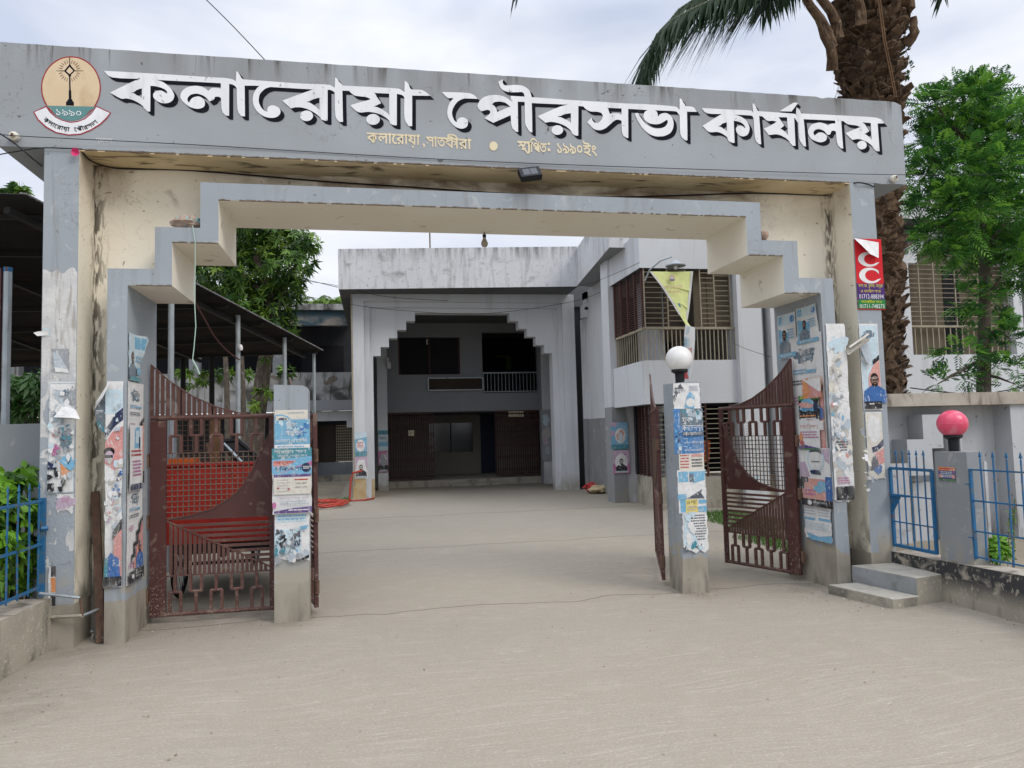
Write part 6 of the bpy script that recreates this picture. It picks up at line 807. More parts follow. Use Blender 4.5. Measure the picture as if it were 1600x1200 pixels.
# ------------------------------------------------------------------ office with portico
t = thing('office_building', 'pale two-storey office with a deep stepped-arch portico at the end of the drive', 'building', (2.7, 20.1, 0)); off = t
m = MB(); YP = 20.1; zT = 5.48
def frame(mb, xo0, xo1, xi0, xi1, zo, zi, y0, y1, mt): mb.prism([(xo0, 0), (xo0, zo), (xo1, zo), (xo1, 0), (xi1, 0), (xi1, zi), (xi0, zi), (xi0, 0)], y0, y1, mt)
frame(m, -.39, 5.77, -.062, 5.42, zT, 5.245, YP, 20.75, 'bld'); frame(m, -.061, 5.419, .088, 5.307, 5.244, 5.10, YP+.10, 20.70, 'bld')
st = [(.172, 3.79), (.375, 3.79), (.375, 4.03), (.60, 4.03), (.60, 4.27), (.825, 4.27), (.825, 4.50), (1.07, 4.50), (1.07, 4.74), (1.313, 4.74), (1.313, 4.97), (3.945, 4.97), (3.945, 4.75), (4.19, 4.75), (4.19, 4.53), (4.43, 4.53), (4.43, 4.31), (4.68, 4.31), (4.68, 4.07), (4.92, 4.07), (4.92, 3.84), (5.14, 3.84), (5.14, 0), (5.306, 0), (5.306, 5.099), (.089, 5.099), (.089, 0), (.172, 0)]
m.prism(st, YP+.19, 20.66, 'bld'); m.build('portico_arch', t)
m = MB(); m.box(-.389, 20.095, 0, -.055, 20.099, .62, 'rustwash'); m.box(.09, 20.287, 0, .171, 20.289, .5, 'rustwash'); m.build('rust_wash', t)
m = MB(); a, b, c, d = onY(528, 389, 19.45), onY(909, 385, 18.95), onY(903, 447.5, 18.95), onY(529, 452, 19.45)
m.hexa([d, c, (c.x+.3, 28.6, c.z), (-.6, 28.6, d.z), a, b, (b.x+.3, 28.6, b.z), (-.6, 28.6, a.z)], 'parapet', bottom='bld_dark'); par = m.build('parapet', t)
m = MB(); q = onY(672, 388, 19.8); m.tube([(q.x, 19.8, q.z-.02), (q.x, 19.8, q.z+.42)], .02, 'rust', 5); m.build('rebar_stub', par)
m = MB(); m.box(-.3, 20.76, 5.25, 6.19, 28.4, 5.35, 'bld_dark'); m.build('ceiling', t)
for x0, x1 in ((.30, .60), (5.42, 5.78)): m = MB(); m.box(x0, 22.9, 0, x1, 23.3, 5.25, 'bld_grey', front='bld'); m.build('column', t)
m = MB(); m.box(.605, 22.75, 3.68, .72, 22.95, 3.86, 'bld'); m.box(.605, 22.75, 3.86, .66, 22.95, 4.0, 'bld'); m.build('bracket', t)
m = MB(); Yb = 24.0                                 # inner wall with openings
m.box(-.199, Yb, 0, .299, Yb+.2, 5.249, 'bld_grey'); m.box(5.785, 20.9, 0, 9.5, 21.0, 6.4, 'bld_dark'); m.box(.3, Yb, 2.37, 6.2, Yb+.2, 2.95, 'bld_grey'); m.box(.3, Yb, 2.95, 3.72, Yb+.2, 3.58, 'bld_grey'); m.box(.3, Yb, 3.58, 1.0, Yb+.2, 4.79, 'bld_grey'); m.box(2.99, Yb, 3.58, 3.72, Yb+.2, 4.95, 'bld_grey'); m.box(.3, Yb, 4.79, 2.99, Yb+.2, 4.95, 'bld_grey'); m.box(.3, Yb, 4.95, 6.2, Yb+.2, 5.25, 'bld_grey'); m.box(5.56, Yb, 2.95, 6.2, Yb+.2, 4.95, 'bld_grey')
m.box(6.2, 20.1, 0, 6.3, 28.4, 5.3, 'room_dark'); m.box(-.3, 20.76, 0, -.2, 28.4, 5.3, 'bld_grey'); m.build('inner_wall', t)  # right side wall coloured near black for the shade in the gap
m = MB(); m.box(1.0, Yb+.12, 3.58, 2.99, Yb+.15, 4.79, 'room_dark'); w_ = m.build('window', t)
m = MB(); m.box(1.0, Yb+.06, 3.58, 1.05, Yb+.12, 4.79, 'brown_bar'); m.box(1.97, Yb+.06, 3.58, 2.02, Yb+.12, 4.79, 'brown_bar'); m.box(2.94, Yb+.06, 3.58, 2.99, Yb+.12, 4.79, 'brown_bar'); m.build('window_frame', w_)
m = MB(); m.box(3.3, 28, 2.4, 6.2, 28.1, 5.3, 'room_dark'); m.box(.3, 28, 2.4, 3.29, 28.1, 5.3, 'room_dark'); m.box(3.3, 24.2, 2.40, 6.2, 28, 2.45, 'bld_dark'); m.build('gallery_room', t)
m = MB()
for x0, x1, z0, z1 in ((4.85, 5.42, 4.50, 4.55), (5.25, 5.42, 4.00, 4.50)): m.box(x0, 27.9, z0+.05, x1, 27.95, z1+.05, 'mango1')
m.build('garden_view', t)
m = MB(); m.bar((3.73, Yb-.02, 3.61), (5.55, Yb-.02, 3.61), .04, 'galv'); m.bar((3.73, Yb-.02, 2.99), (5.55, Yb-.02, 2.99), .03, 'galv')
for i in range(16): m.bar((3.75+i*.12, Yb-.02, 2.99), (3.75+i*.12, Yb-.02, 3.61), .018, 'galv')
m.build('balcony_railing', t)
m = MB(); m.box(1.93, Yb-.10, 3.06, 3.70, Yb-.004, 3.45, 'shutter_dark'); sb = m.build('name_board', t)
m = MB()
for p, q in (((1.93, 3.45), (3.70, 3.45)), ((1.93, 3.06), (3.70, 3.06)), ((1.93, 3.06), (1.93, 3.45)), ((3.70, 3.06), (3.70, 3.45))): m.bar((p[0], Yb-.11, p[1]), (q[0], Yb-.11, q[1]), .035, 'galv')
m.build('board_frame', sb)
m = MB(); m.bar((1.92, Yb-.01, 4.72), (1.92, Yb-.06, 4.55), .04, 'white_plastic'); m.build('tube_light', t)
for x0, x1 in ((.64, 2.08), (4.10, 5.85)):          # folding lattice gates
    m = MB(); n = int((x1-x0)/.075)
    for i in range(n+1): m.bar((x0+(x1-x0)*i/n, Yb+.05, .26), (x0+(x1-x0)*i/n, Yb+.05, 2.33), .026, 'brown_bar')
    for z in (.45, .85, 1.25, 1.65, 2.05):
        for i in range(n): xa, xb = x0+(x1-x0)*i/n, x0+(x1-x0)*(i+1)/n; m.bar((xa, Yb+.03, z-.09), (xb, Yb+.03, z+.09), .014, 'brown_bar'); m.bar((xa, Yb+.07, z+.09), (xb, Yb+.07, z-.09), .014, 'brown_bar')
    m.bar((x0, Yb+.05, 2.34), (x1, Yb+.05, 2.34), .05, 'brown_bar'); m.bar((x0, Yb+.05, .255), (x1, Yb+.05, .255), .04, 'brown_bar'); fg = m.build('folding_gate', t)
    if x0 < 1: m = MB(); m.box(1.28, Yb+.005, 1.62, 1.46, Yb+.02, 1.80, 'yellow'); m.box(1.345, Yb+.002, 1.62, 1.355, Yb+.004, 1.80, 'brown_bar'); m.box(1.28, Yb+.002, 1.705, 1.46, Yb+.004, 1.715, 'brown_bar'); m.build('plate', fg)
    else:
        m = MB()
        for i in range(8): m.box(4.55+i*.065, Yb+.005, 2.15, 4.59+i*.065, Yb+.02, 2.24, 'yellow'); m.box(4.55+i*.065, Yb+.005, 2.28, 4.59+i*.065, Yb+.02, 2.34, 'yellow')
        m.build('plate', fg)
m = MB(); m.box(.3, 27, .2, 6.2, 27.1, 2.4, 'room'); m.box(.3, 24.2, 2.34, 6.2, 27, 2.38, 'bld_dark'); m.box(.3, 23.98, .02, 6.2, 27, .2, 'step'); hall = m.build('entrance_hall', t)
m = MB(); m.box(2.15, 26.93, 1.0, 3.75, 26.99, 2.05, 'glass'); m.box(2.93, 26.90, 1.0, 2.97, 26.93, 2.05, 'navy'); m.build('hall_window', hall)
m = MB(); m.box(4.05, 26.92, .2, 4.62, 26.99, 2.33, 'navy'); m.build('hall_door', hall)
m = MB(); m.box(.62, 23.62, 0, 6.0, 23.98, .20, 'conc', top='step'); m.box(2.55, 23.36, 0, 4.15, 23.62, .10, 'conc', top='step'); m.build('entrance_steps', t)
# ------------------------------------------------------------------ office wing with balcony
t = thing('office_wing', 'pale office wing with a railed corner balcony on the right of the drive', 'building', (7, 15, 0)); wing = t
m = MB(); m.box(6.0, 14.55, .95, 6.12, 19.9, 5.499, 'bld'); m.box(5.995, 14.55, 0, 6.125, 19.9, 1.95, 'bld_low'); m.build('side_wall', t)
m = MB(); m.box(5.93, 19.82, 1.96, 6.28, 20.09, 4.75, 'bld'); m.box(5.925, 19.815, 0, 6.285, 20.094, 1.96, 'bld_low'); p = m.build('pilaster', t)
m = MB()
for x0, x1, z0, z1 in ((5.93, 6.0, 4.75, 5.45), (5.86, 5.93, 4.75, 5.10), (5.93, 6.2, 5.25, 5.45)): m.box(x0, 19.5, z0, x1, 19.81, z1, 'bld')
m.box(5.9, 19.5, 4.95, 6.2, 19.80, 5.02, 'bld'); m.build('stepped_bracket', t)
m = MB(); m.box(5.40, 16.0, 2.14, 5.70, 16.5, 5.499, 'bld'); m.box(5.395, 15.995, 0, 5.705, 16.505, 2.14, 'bld_low'); m.box(5.705, 16.05, 0, 5.995, 16.45, 5.499, 'bld'); m.build('pilaster', t)
m = MB()
a, b = onX(909, 437, 5.55), onX(944, 397, 5.30)
m.hexa([(5.10, 14.9, 5.50), (9.5, 14.9, 5.50), (9.5, 19.9, 5.50), (5.545, 18.97, 5.50), (5.10, 14.9, 6.52), (9.5, 14.9, 6.52), (9.5, 19.9, 6.52), (5.58, 18.97, 6.52)], 'parapet', bottom='bld_grey'); m.build('roof_parapet', t)
m = MB(); m.hexa([(5.45, 14.1, 4.885), (8.6, 14.1, 4.885), (8.6, 14.5, 4.885), (5.45, 16.0, 4.885), (5.45, 14.1, 5.66), (8.6, 14.1, 5.66), (8.6, 14.5, 5.66), (5.45, 16.0, 5.497)], 'bld', bottom='bld_dark'); m.build('balcony_fascia', t)
m = MB(); m.box(5.46, 14.1, 2.12, 7.49, 14.22, 3.0, 'bld', right=None); m.box(5.46, 14.22, 2.12, 5.56, 15.99, 3.0, 'bld'); m.box(5.47, 14.21, 2.13, 7.49, 15.9, 2.24, 'bld_grey'); m.build('balcony_parapet', t)
m = MB()
m.bar((5.53, 14.14, 3.66), (7.49, 14.14, 3.66), .05, 'grille'); m.bar((5.53, 14.14, 3.66), (5.53, 15.95, 3.66), .05, 'grille')
for i in range(22): m.bar((5.55+i*.092, 14.14, 3.0), (5.55+i*.092, 14.14, 3.66), .018, 'grille')
for i in range(1, 14): m.bar((5.53, 14.14+i*.135, 3.0), (5.53, 14.14+i*.135, 3.66), .018, 'grille')
m.build('balcony_railing', t)
m = MB()
for j in range(11):
    z = 3.76+j*.105
    for x0, x1 in ((5.55, 6.02), (6.06, 6.42), (6.78, 7.05), (7.09, 7.40)): m.bar((x0, 14.14, z+(.05 if x0 in (6.06, 7.09) else 0)), (x1, 14.14, z+(.05 if x0 in (6.06, 7.09) else 0)), .011, 'grille')
for x in (5.54, 6.04, 6.44, 6.76, 7.07, 7.42): m.bar((x, 14.14, 3.66), (x, 14.14, 4.885), .022, 'grille')
m.build('window_grille', t)
m = MB()
for j in range(24): m.bar((5.53, 14.2, 3.74+j*.047), (5.53, 15.9, 3.74+j*.047), .016, 'brown_bar')
for y in (14.2, 14.62, 15.05, 15.48, 15.9): m.bar((5.525, y, 3.66), (5.525, y, 4.88), .05, 'brown_bar')
m.build('side_lattice', t)
m = MB(); m.box(6.68, 14.30, 3.68, 7.48, 14.34, 4.88, 'shutter'); m.box(6.98, 14.28, 3.68, 7.02, 14.30, 4.88, 'shutter'); m.box(5.60, 14.30, 3.68, 5.98, 14.34, 4.88, 'shutter_dark'); m.box(6.02, 14.28, 3.4, 6.34, 14.32, 4.88, 'shutter_dark'); m.build('shutters', t)
m = MB(); m.box(5.57, 15.9, 2.25, 8.6, 15.99, 4.88, 'room'); m.box(6.35, 15.80, 2.25, 6.80, 15.89, 4.6, 'room_dark'); m.box(5.65, 15.80, 2.25, 6.1, 15.89, 4.6, 'room_dark'); m.build('balcony_room', t)
m = MB(); m.hexa([(5.66, 14.12, 0), (8.4, 14.10, 0), (8.4, 14.5, 0), (5.92, 16.0, 0), (5.68, 14.14, .63), (8.4, 14.12, .63), (8.4, 14.5, .63), (5.94, 16.0, .63)], 'conc'); m.build('base_wall', t)
m = MB(); m.box(5.80, 15.6, .64, 8.5, 15.7, 2.40, 'room_dark'); m.box(5.96, 14.25, 2.10, 8.5, 15.6, 2.118, 'room_dark'); m.build('lower_room', t)
m = MB()
for j in range(14):
    z = .70+j*.10
    for k, (x0, x1) in enumerate(((5.70, 6.2), (6.24, 6.75), (6.79, 7.28))): m.bar((x0, 14.16, z+.05*(k % 2)), (x1, 14.16, z+.05*(k % 2)), .014, 'grille')
for x in (5.69, 6.22, 6.77, 7.30): m.bar((x, 14.16, .63), (x, 14.16, 2.11), .03, 'brown_bar')
for j in range(24): m.bar((5.70, 14.2, .66+j*.06), (5.93, 15.95, .66+j*.06), .015, 'brown_bar')
for k in range(6): m.bar((5.70+k*.044, 14.2+k*.35, .63), (5.70+k*.044, 14.2+k*.35, 2.11), .05, 'brown_bar')
m.build('lower_grille', t)
m = MB(); m.box(7.49, 13.98, 0, 8.02, 14.5, 5.9, 'bld'); m.build('pillar', t)
m = MB(); m.box(8.245, 14.02, 0, 8.44, 14.5, 5.9, 'bld'); m.build('pillar', t)
m = MB(); m.box(8.08, 14.3, 0, 8.24, 14.36, 5.9, 'bld_dark'); m.tube([(8.12, 14.2, 0), (8.12, 14.2, 5.6)], .05, 'galv', 8); m.build('drain_pipe', t)
m = MB(); m.box(8.44, 14.45, 0, 18, 14.6, 5.95, 'bld_low'); m.build('front_wall', t)  # wall colour darkened for the shade under the roof slab
m = MB(); m.hexa([(9.5, 13.7, 5.96), (18, 13.7, 5.96), (18, 18, 5.96), (9.5, 18, 5.96), (9.5, 13.7, 6.45), (18, 13.7, 6.45), (18, 18, 6.45), (9.5, 18, 6.45)], 'parapet', bottom='bld_dark'); m.build('roof_slab', t)
q = onY(1440, 363, 14.2)
cap = [(11.42, 2.2), (11.42, 5.28), (11.66, 5.28), (11.66, 5.53), (11.92, 5.53), (11.92, 5.80), (14.0, 5.80), (14.0, 5.53), (14.3, 5.53), (14.3, 5.28), (14.5, 5.28), (14.5, 2.2), (14.28, 2.2), (14.28, 5.10), (14.05, 5.10), (14.05, 5.36), (13.8, 5.36), (13.8, 5.62), (12.14, 5.62), (12.14, 5.36), (11.87, 5.36), (11.87, 5.10), (11.64, 5.10), (11.64, 2.2)]
m = MB(); m.prism(cap, 14.1, 14.44, 'bld'); m.build('stepped_window_frame', t)
m = MB(); m.box(11.65, 14.36, 3.09, 14.27, 14.44, 5.6, 'shutter'); m.box(12.7, 14.34, 3.09, 13.1, 14.36, 5.1, 'room_dark'); up_ = m.build('upper_window', t)
m = MB()
for j in range(13):
    for x0, x1 in ((11.66, 11.98), (12.02, 12.36), (12.4, 12.9), (12.95, 13.5), (13.55, 14.26)): m.bar((x0, 14.25, 3.84+j*.105), (x1, 14.25, 3.84+j*.105), .011, 'grille')
for x in (11.66, 12.0, 12.38, 12.92, 13.52, 14.26): m.bar((x, 14.25, 3.72), (x, 14.25, 5.15), .024, 'grille')
for i in range(18): m.bar((11.68+i*.15, 14.25, 3.09), (11.68+i*.15, 14.25, 3.72), .02, 'grille')
m.bar((11.64, 14.25, 3.72), (14.27, 14.25, 3.72), .045, 'grille'); m.build('grille', up_)
m = MB(); m.box(11.64, 14.12, 2.2, 14.28, 14.43, 3.08, 'bld'); m.build('sill_wall', t)
m = MB(); m.box(15.0, 13.9, 0, 15.5, 14.44, 5.95, 'bld'); m.build('pillar', t)
# furniture seen in the wing
def chair(name, label, x, y, z, rz, mt, legs):
    t = thing(name, label, 'chair', (x, y, z), None, rz, world=False)
    m = MB(); m.box(-.23, -.22, .43, .23, .22, .47, mt); m.build('seat', t)
    m = MB(); m.hexa([(-.22, .22, .48), (.22, .22, .48), (.22, .26, .48), (-.22, .26, .48), (-.20, .32, .90), (.20, .32, .90), (.20, .35, .90), (-.20, .35, .90)], mt); m.build('backrest', t)
    for sx in (-1, 1):
        m = MB(); m.tube([(sx*.24, -.20, .47), (sx*.25, -.2, .66), (sx*.25, .2, .67), (sx*.23, .29, .66)], .016, legs, 6); m.build('armrest', t)
        for sy in (-1, 1): m = MB(); m.tube([(sx*.21, sy*.2, .43), (sx*.24, sy*.24, 0)], .015, legs, 6); m.build('leg', t)
    return t
chair('armchair', 'black armchair behind the balcony railing', 7.08, 14.75, 2.25, rad(80), 'black', 'steel_dark')
for x in (6.30, 6.85): chair('plastic_chair', 'left orange plastic chair behind the lower grille' if x < 6.5 else 'right orange plastic chair behind the lower grille', x, 15.0, .45, rad(170 if x < 6.5 else 190), 'orange', 'orange')
# ------------------------------------------------------------------ old two-storey building, left background
t = thing('old_building', 'mouldy old two-storey building with an open dark verandah behind the tin shed', 'building', (-6, 28, 0))
m = MB(); m.box(-16, 27.6, 6.28, -.5, 33, 6.5, 'old'); m.box(-16, 27.75, 5.73, -.5, 28.0, 6.28, 'old_blue'); m.build('roof_slab', t)
m = MB(); m.box(-16, 28, 3.0, -.5, 28.2, 4.03, 'old'); m.build('verandah_parapet', t)
m = MB(); m.box(-16, 30.5, 3.0, -.5, 30.7, 6.28, 'old_dark'); m.box(-16, 28.2, 2.9, -.5, 30.5, 3.05, 'old_dark'); m.box(-3.4, 30.4, 3.1, -2.6, 30.49, 5.2, 'room_dark'); m.box(-1.9, 30.4, 4.0, -.9, 30.49, 5.3, 'room_dark'); m.build('verandah', t)
for x in (-3.35, -6.2, -9, -12): m = MB(); m.box(x, 28.02, 4.03, x+.35, 28.4, 5.73, 'old_grey'); m.build('column', t)
m = MB(); m.box(-16, 27.85, 2.62, -.5, 28.2, 3.0, 'bld_grey'); m.build('floor_beam', t)
m = MB(); m.box(-16, 28.6, 0, -.5, 28.8, .72, 'old_grey'); m.box(-16, 28.5, 0, -.5, 28.6, .25, 'conc'); m.box(-16, 29.2, .72, -.5, 29.4, 2.62, 'old_dark'); m.build('ground_floor_wall', t)
for x in (-2.4, -4.6, -7, -10): m = MB(); m.box(x, 28.1, 0, x+.4, 28.5, 2.62, 'old_grey'); m.build('column', t)
m = MB(); m.prism([(-2.0, 2.61), (-.51, 2.61), (-.51, 2.0), (-.75, 2.0), (-.75, 2.25), (-2.0, 2.25)], 28.1, 28.3, 'bld'); m.build('stepped_lintel', t)
m = MB(); m.box(-2.0, 28.62, .72, -1.2, 28.7, 2.1, 'shutter_dark'); m.build('door', t)
m = MB()
for i in range(8): m.bar((-1.15+i*.08, 28.66, .75), (-1.15+i*.08, 28.66, 2.05), .02, 'grille')
for j in range(14): m.bar((-1.15, 28.66, .78+j*.1), (-.55, 28.66, .78+j*.1), .03, 'grille')
m.build('lattice_window', t)
# ------------------------------------------------------------------ posters on the office
def bust_items(frame='lilac'): return [('r', .0, .0, 1, .14, frame), ('p', [(.0, .1), (.3, .1), (.1, .55), (.0, .6)], frame), ('p', [(1, .1), (.75, .1), (.9, .5), (1, .6)], 'lilac'), ('e', .5, .5, .38, .36, 'white'), ('bust', .5, .60, .60, 'black', 'dust'), ('r', .1, .88, .9, .96, 'mist')]
GP = 'portrait notices on the office pillars'
pf('portrait_poster', 'black and white portrait notice on the rust-stained left portico pillar', 554, 714, 574, 748, 'white', bust_items(), Y=20.09, group=GP, wav=.004)
pf('blue_poster', 'pale blue notice above the portrait on the left portico pillar', 553, 676, 573, 713, 'sky', [('e', .5, .55, .35, .25, 'white'), ('l', .25, .4, .75, .65, 4, 'red'), ('r', 0, .8, 1, .97, 'teal'), ('p', [(0, 0), (1, 0), (1, .2), (0, .3)], 'pale')], Y=20.09, group=GP, wav=.004)
pf('portrait_poster', 'half-torn magenta portrait notice on the inner left column', 591, 705, 606, 738, 'magenta', bust_items('magenta')+[('b', .5, .45, .35, .3, 'grey')], Y=22.88, group=GP, wav=.004)
pf('blue_poster', 'pale torn notice strip on the inner left column', 591, 671, 606, 704, 'pale', [('r', 0, .05, 1, .25, 'teal'), ('l', .1, .35, .9, .5, 2, 'navy'), ('r', 0, .6, 1, .8, 'sky')], Y=22.88, group=GP, wav=.004)
pf('portrait_poster', 'pink-framed portrait notice on the far wing pilaster', 920, 667, 943, 699, 'magenta', bust_items(), Y=19.80, group=GP, wav=.004)
pf('portrait_poster', 'lower pink-framed portrait notice on the near wing pilaster', 957, 704, 983, 740, 'magenta', bust_items(), Y=15.985, group=GP, wav=.004)
pf('blue_poster', 'torn blue and pink notice above the portrait on the near wing pilaster', 953, 660, 981, 702, 'sky', [('p', [(0, 0), (.4, 0), (.2, .5), (0, .5)], 'lilac'), ('e', .55, .5, .3, .28, 'white'), ('b', .55, .5, .22, .2, 'salmon'), ('r', .45, .4, .65, .8, 'pale'), ('r', .0, .82, 1, .98, 'teal')], Y=15.985, group=GP, wav=.004, sides=.05)
pf('torn_poster', 'pale torn papers on the right inner portico column', 845, 640, 860, 720, 'grey', [('b', .5, .2, .4, .1, 'pale'), ('b', .5, .45, .4, .12, 'dust'), ('b', .4, .62, .3, .08, 'lilac'), ('b', .6, .8, .3, .08, 'mist')], Y=22.88, group=GP, wav=.004, sides=.05)
for i, (x, y0, y1) in enumerate(((1168, 655, 700), (1178, 705, 760))): pf('white_poster', 'white paper sheet on the wing pillar seen through the right gate leaf, %s one' % ('upper' if i == 0 else 'lower'), x-6, y0, x+10, y1, 'white', [('l', .15, .1, .85, .6, 5, 'mist'), ('r', .2, .7, .8, .8, 'pale')], Y=13.97, group=GP, wav=.004)
# torn banner hanging from the balcony lamp
t = thing('street_lamp', 'lamp on a curved arm fixed to the balcony corner above the banner', 'lamp', (5.53, 14.05, 4.7))
m = MB(); m.tube([(5.55, 14.1, 4.62), (5.62, 13.98, 4.82), (5.8, 13.85, 4.98), (6.0, 13.75, 5.04)], .018, 'galv', 6); m.build('arm', t)
m = MB(); m.lathe([(.0, .09), (.05, .085), (.10, .05), (.20, 0), (.20, -.02), (.17, -.015), (0, .0)], (6.06, 13.72, 4.86), 'galv', 18); m.build('lamp_shade', t)
m = MB(); m.lathe([(0, -.09), (.035, -.07), (.04, -.03), (.02, 0)], (6.06, 13.72, 4.86), 'white_plastic', 10); m.build('bulb', t)
Yn = 13.62; P_ = lambda x, y, d=0: onY(x, y, Yn+d)
cols = [[(1016, 424), (1050, 424.5), (1082, 424)], [(1034, 447), (1058, 450), (1079, 455)], [(1050, 472), (1066, 476), (1076, 484)], [(1062, 492), (1069, 496), (1073, 502)], [(1072, 508), (1076, 509), (1080, 511)]]
m = MB()
for a, b in zip(cols, cols[1:]):
    for i in range(2): m.poly([P_(*a[i], .04*i), P_(*b[i], .03*i), P_(*b[i+1], .03*(i+1)), P_(*a[i+1], .04*(i+1))], pap('flime'))
for k in range(3): a, b = cols[k], cols[k+1]; m.poly([P_(a[2][0]-2.5, a[2][1], .06), P_(b[2][0]-2.5, b[2][1], .06), P_(b[2][0]+1, b[2][1], .06), P_(a[2][0]+1, a[2][1], .06)], pap('white')); m.poly([P_(a[0][0]-1, a[0][1], -.01), P_(b[0][0]-1, b[0][1], -.01), P_(b[0][0]+2.5, b[0][1], -.01), P_(a[0][0]+2.5, a[0][1], -.01)], pap('white'))
tail = [((1071, 507), (1086, 512)), ((1069, 525), (1086, 530)), ((1070, 545), (1085, 548)), ((1072, 565), (1083, 568)), ((1070, 592), (1078, 592))]
for (a, b), (c, d) in zip(tail, tail[1:]): m.poly([P_(*a), P_(*c), P_(*d), P_(*b)], pap('fwhite')); m.poly([P_(a[0]+3, a[1]+3, -.01), P_(c[0]+3, c[1]-3, -.01), P_(c[0]+7, c[1]-4, -.01), P_(a[0]+8, a[1]+4, -.01)], pap('pale'))
m.poly([P_(1069, 592, -.01), P_(1071, 572, -.01), P_(1077, 574, -.01), P_(1076, 592, -.01)], pap('red')); m.poly([P_(1075, 545, -.01), P_(1081, 543, -.01), P_(1081, 553, -.01), P_(1077, 556, -.01)], pap('salmon'))
add_text(m, 'সব সেবা এখন', P_(1038, 452, -.03), Vector((.99, 0, .05)), Z_, .38, .07, pap('salmon')); add_text(m, 'এক জায়গায়', P_(1043, 459.5, -.03), Vector((.99, 0, .05)), Z_, .28, .06, pap('salmon')); add_text(m, 'ডিজিটাল', P_(1073, 548, -.02), Vector((.1, 0, .99)), Vector((-.99, 0, .1)), .28, .08, pap('sky'))
q = P_(1050, 434, -.03); m.poly([q+Vector((math.cos(a*.393)*.055, 0, math.sin(a*.393)*.06)) for a in range(16)], pap('salmon')); m.poly([q+Vector((math.cos(a*.393)*.04, -.004, math.sin(a*.393)*.045)) for a in range(16)], pap('cream')); m.poly([q+Vector((-.06, -.006, -.03)), q+Vector((.06, -.006, -.03)), q+Vector((.035, -.006, -.065)), q+Vector((-.035, -.006, -.065))], pap('purple'))
q = P_(1061, 477, -.03); m.poly([q+Vector((-.03, 0, .03)), q+Vector((.01, 0, .05)), q+Vector((.04, 0, -.03)), q+Vector((.02, 0, -.05))], pap('teal'))
tag(m.build('torn_banner', origin=P_(1050, 424)), 'torn lime-green banner twisted into a hanging tail below the balcony', 'banner')
# ------------------------------------------------------------------ trees and plants
def lf(mb, p, d, side, L, Wd, mt, bend=.15):
    p, d, side = Vector(p), Vector(d), Vector(side); b = len(mb.v); mid = p+d*L*.45; n = d.cross(side)
    mb.v += [tuple(p), tuple(mid+side*Wd/2+n*bend*L*.3), tuple(p+d*L-Vector((0, 0, bend*L))), tuple(mid-side*Wd/2+n*bend*L*.3)]; mb.f.append((b, b+1, b+2, b+3)); mb.m.append(mb.mi(mt))
def rv(r=random): 
    while True:
        v = Vector((r.uniform(-1, 1), r.uniform(-1, 1), r.uniform(-1, 1)))
        if .05 < v.length < 1: return v
def blobs(lst, Y, dy=.5, seed=1):
    rnd = random.Random(seed); o = []
    for px, py, r in lst:
        y = Y+rnd.uniform(-dy, dy); c = onY(px, py, y); e = onY(px+r, py, y); o.append((c, (e-c).length))
    return o
def whorls(mb, bl, per, L, Wd, mats, wts, seed=3, k=8, shell=.55, flat=.8):
    rnd = random.Random(seed)
    for c, r in bl:
        for _ in range(int(per*r*r*4)):
            v = rv(rnd); v = v.normalized()*(shell+(1-shell)*rnd.random()) if rnd.random() < .75 else v; p = c+Vector((v.x*r, v.y*r, v.z*r*flat)); ax = (v.normalized()+Vector((0, 0, .4))+rv(rnd)*.7).normalized()
            s1 = ax.cross(Vector((.3, .2, .9))).normalized(); s2 = ax.cross(s1); mt = rnd.choices(mats, wts)[0]
            for q in range(k):
                a = q*2.4+rnd.random(); d = (s1*math.cos(a)+s2*math.sin(a)+ax*rnd.uniform(-.1, .7)+Vector((0, 0, -.35))).normalized(); sd_ = d.cross(ax+rv(rnd)*.6).normalized(); lf(mb, p, d, sd_, L*rnd.uniform(.6, 1.1), Wd, mt)
def feathers(mb, bl, per, L, mats, wts, seed=5, nl=7):
    rnd = random.Random(seed)
    for c, r in bl:
        for _c in range(max(2, int(r*r*70))):           # separate leafy clumps inside each bough
            v0 = rv(rnd); cc = c+Vector((v0.x, v0.y, v0.z*.9))*r*.95; cr_ = r*rnd.uniform(.22, .42); out0 = v0.normalized(); bias = rnd.random()
            for _ in range(int(per*rnd.uniform(.7, 1.3))):
                v = rv(rnd); p = cc+v*cr_; d = (v*.8+out0*.5+Vector((0, 0, .25))+rv(rnd)*.4).normalized(); sd_ = d.cross(Vector((0, 0, 1))+rv(rnd)*.8).normalized(); LL = L*rnd.uniform(.55, 1.2)
                mt = rnd.choices(mats, (wts[0], wts[1]*(1.6-bias), wts[2]*(.3+1.6*bias)))[0]
                for i in range(nl):
                    t_ = (i+1)/nl; q = p+d*LL*t_-Vector((0, 0, .28*LL*t_*t_)); w_ = LL*.36*math.sin(math.pi*min(.95, .25+t_*.7))
                    for s_ in (-1, 1): lf(mb, q, (sd_*s_+d*.55+Vector((0, 0, -.2))+rv(rnd)*.15).normalized(), d, w_*rnd.uniform(.8, 1.2), .030, mt, .12)
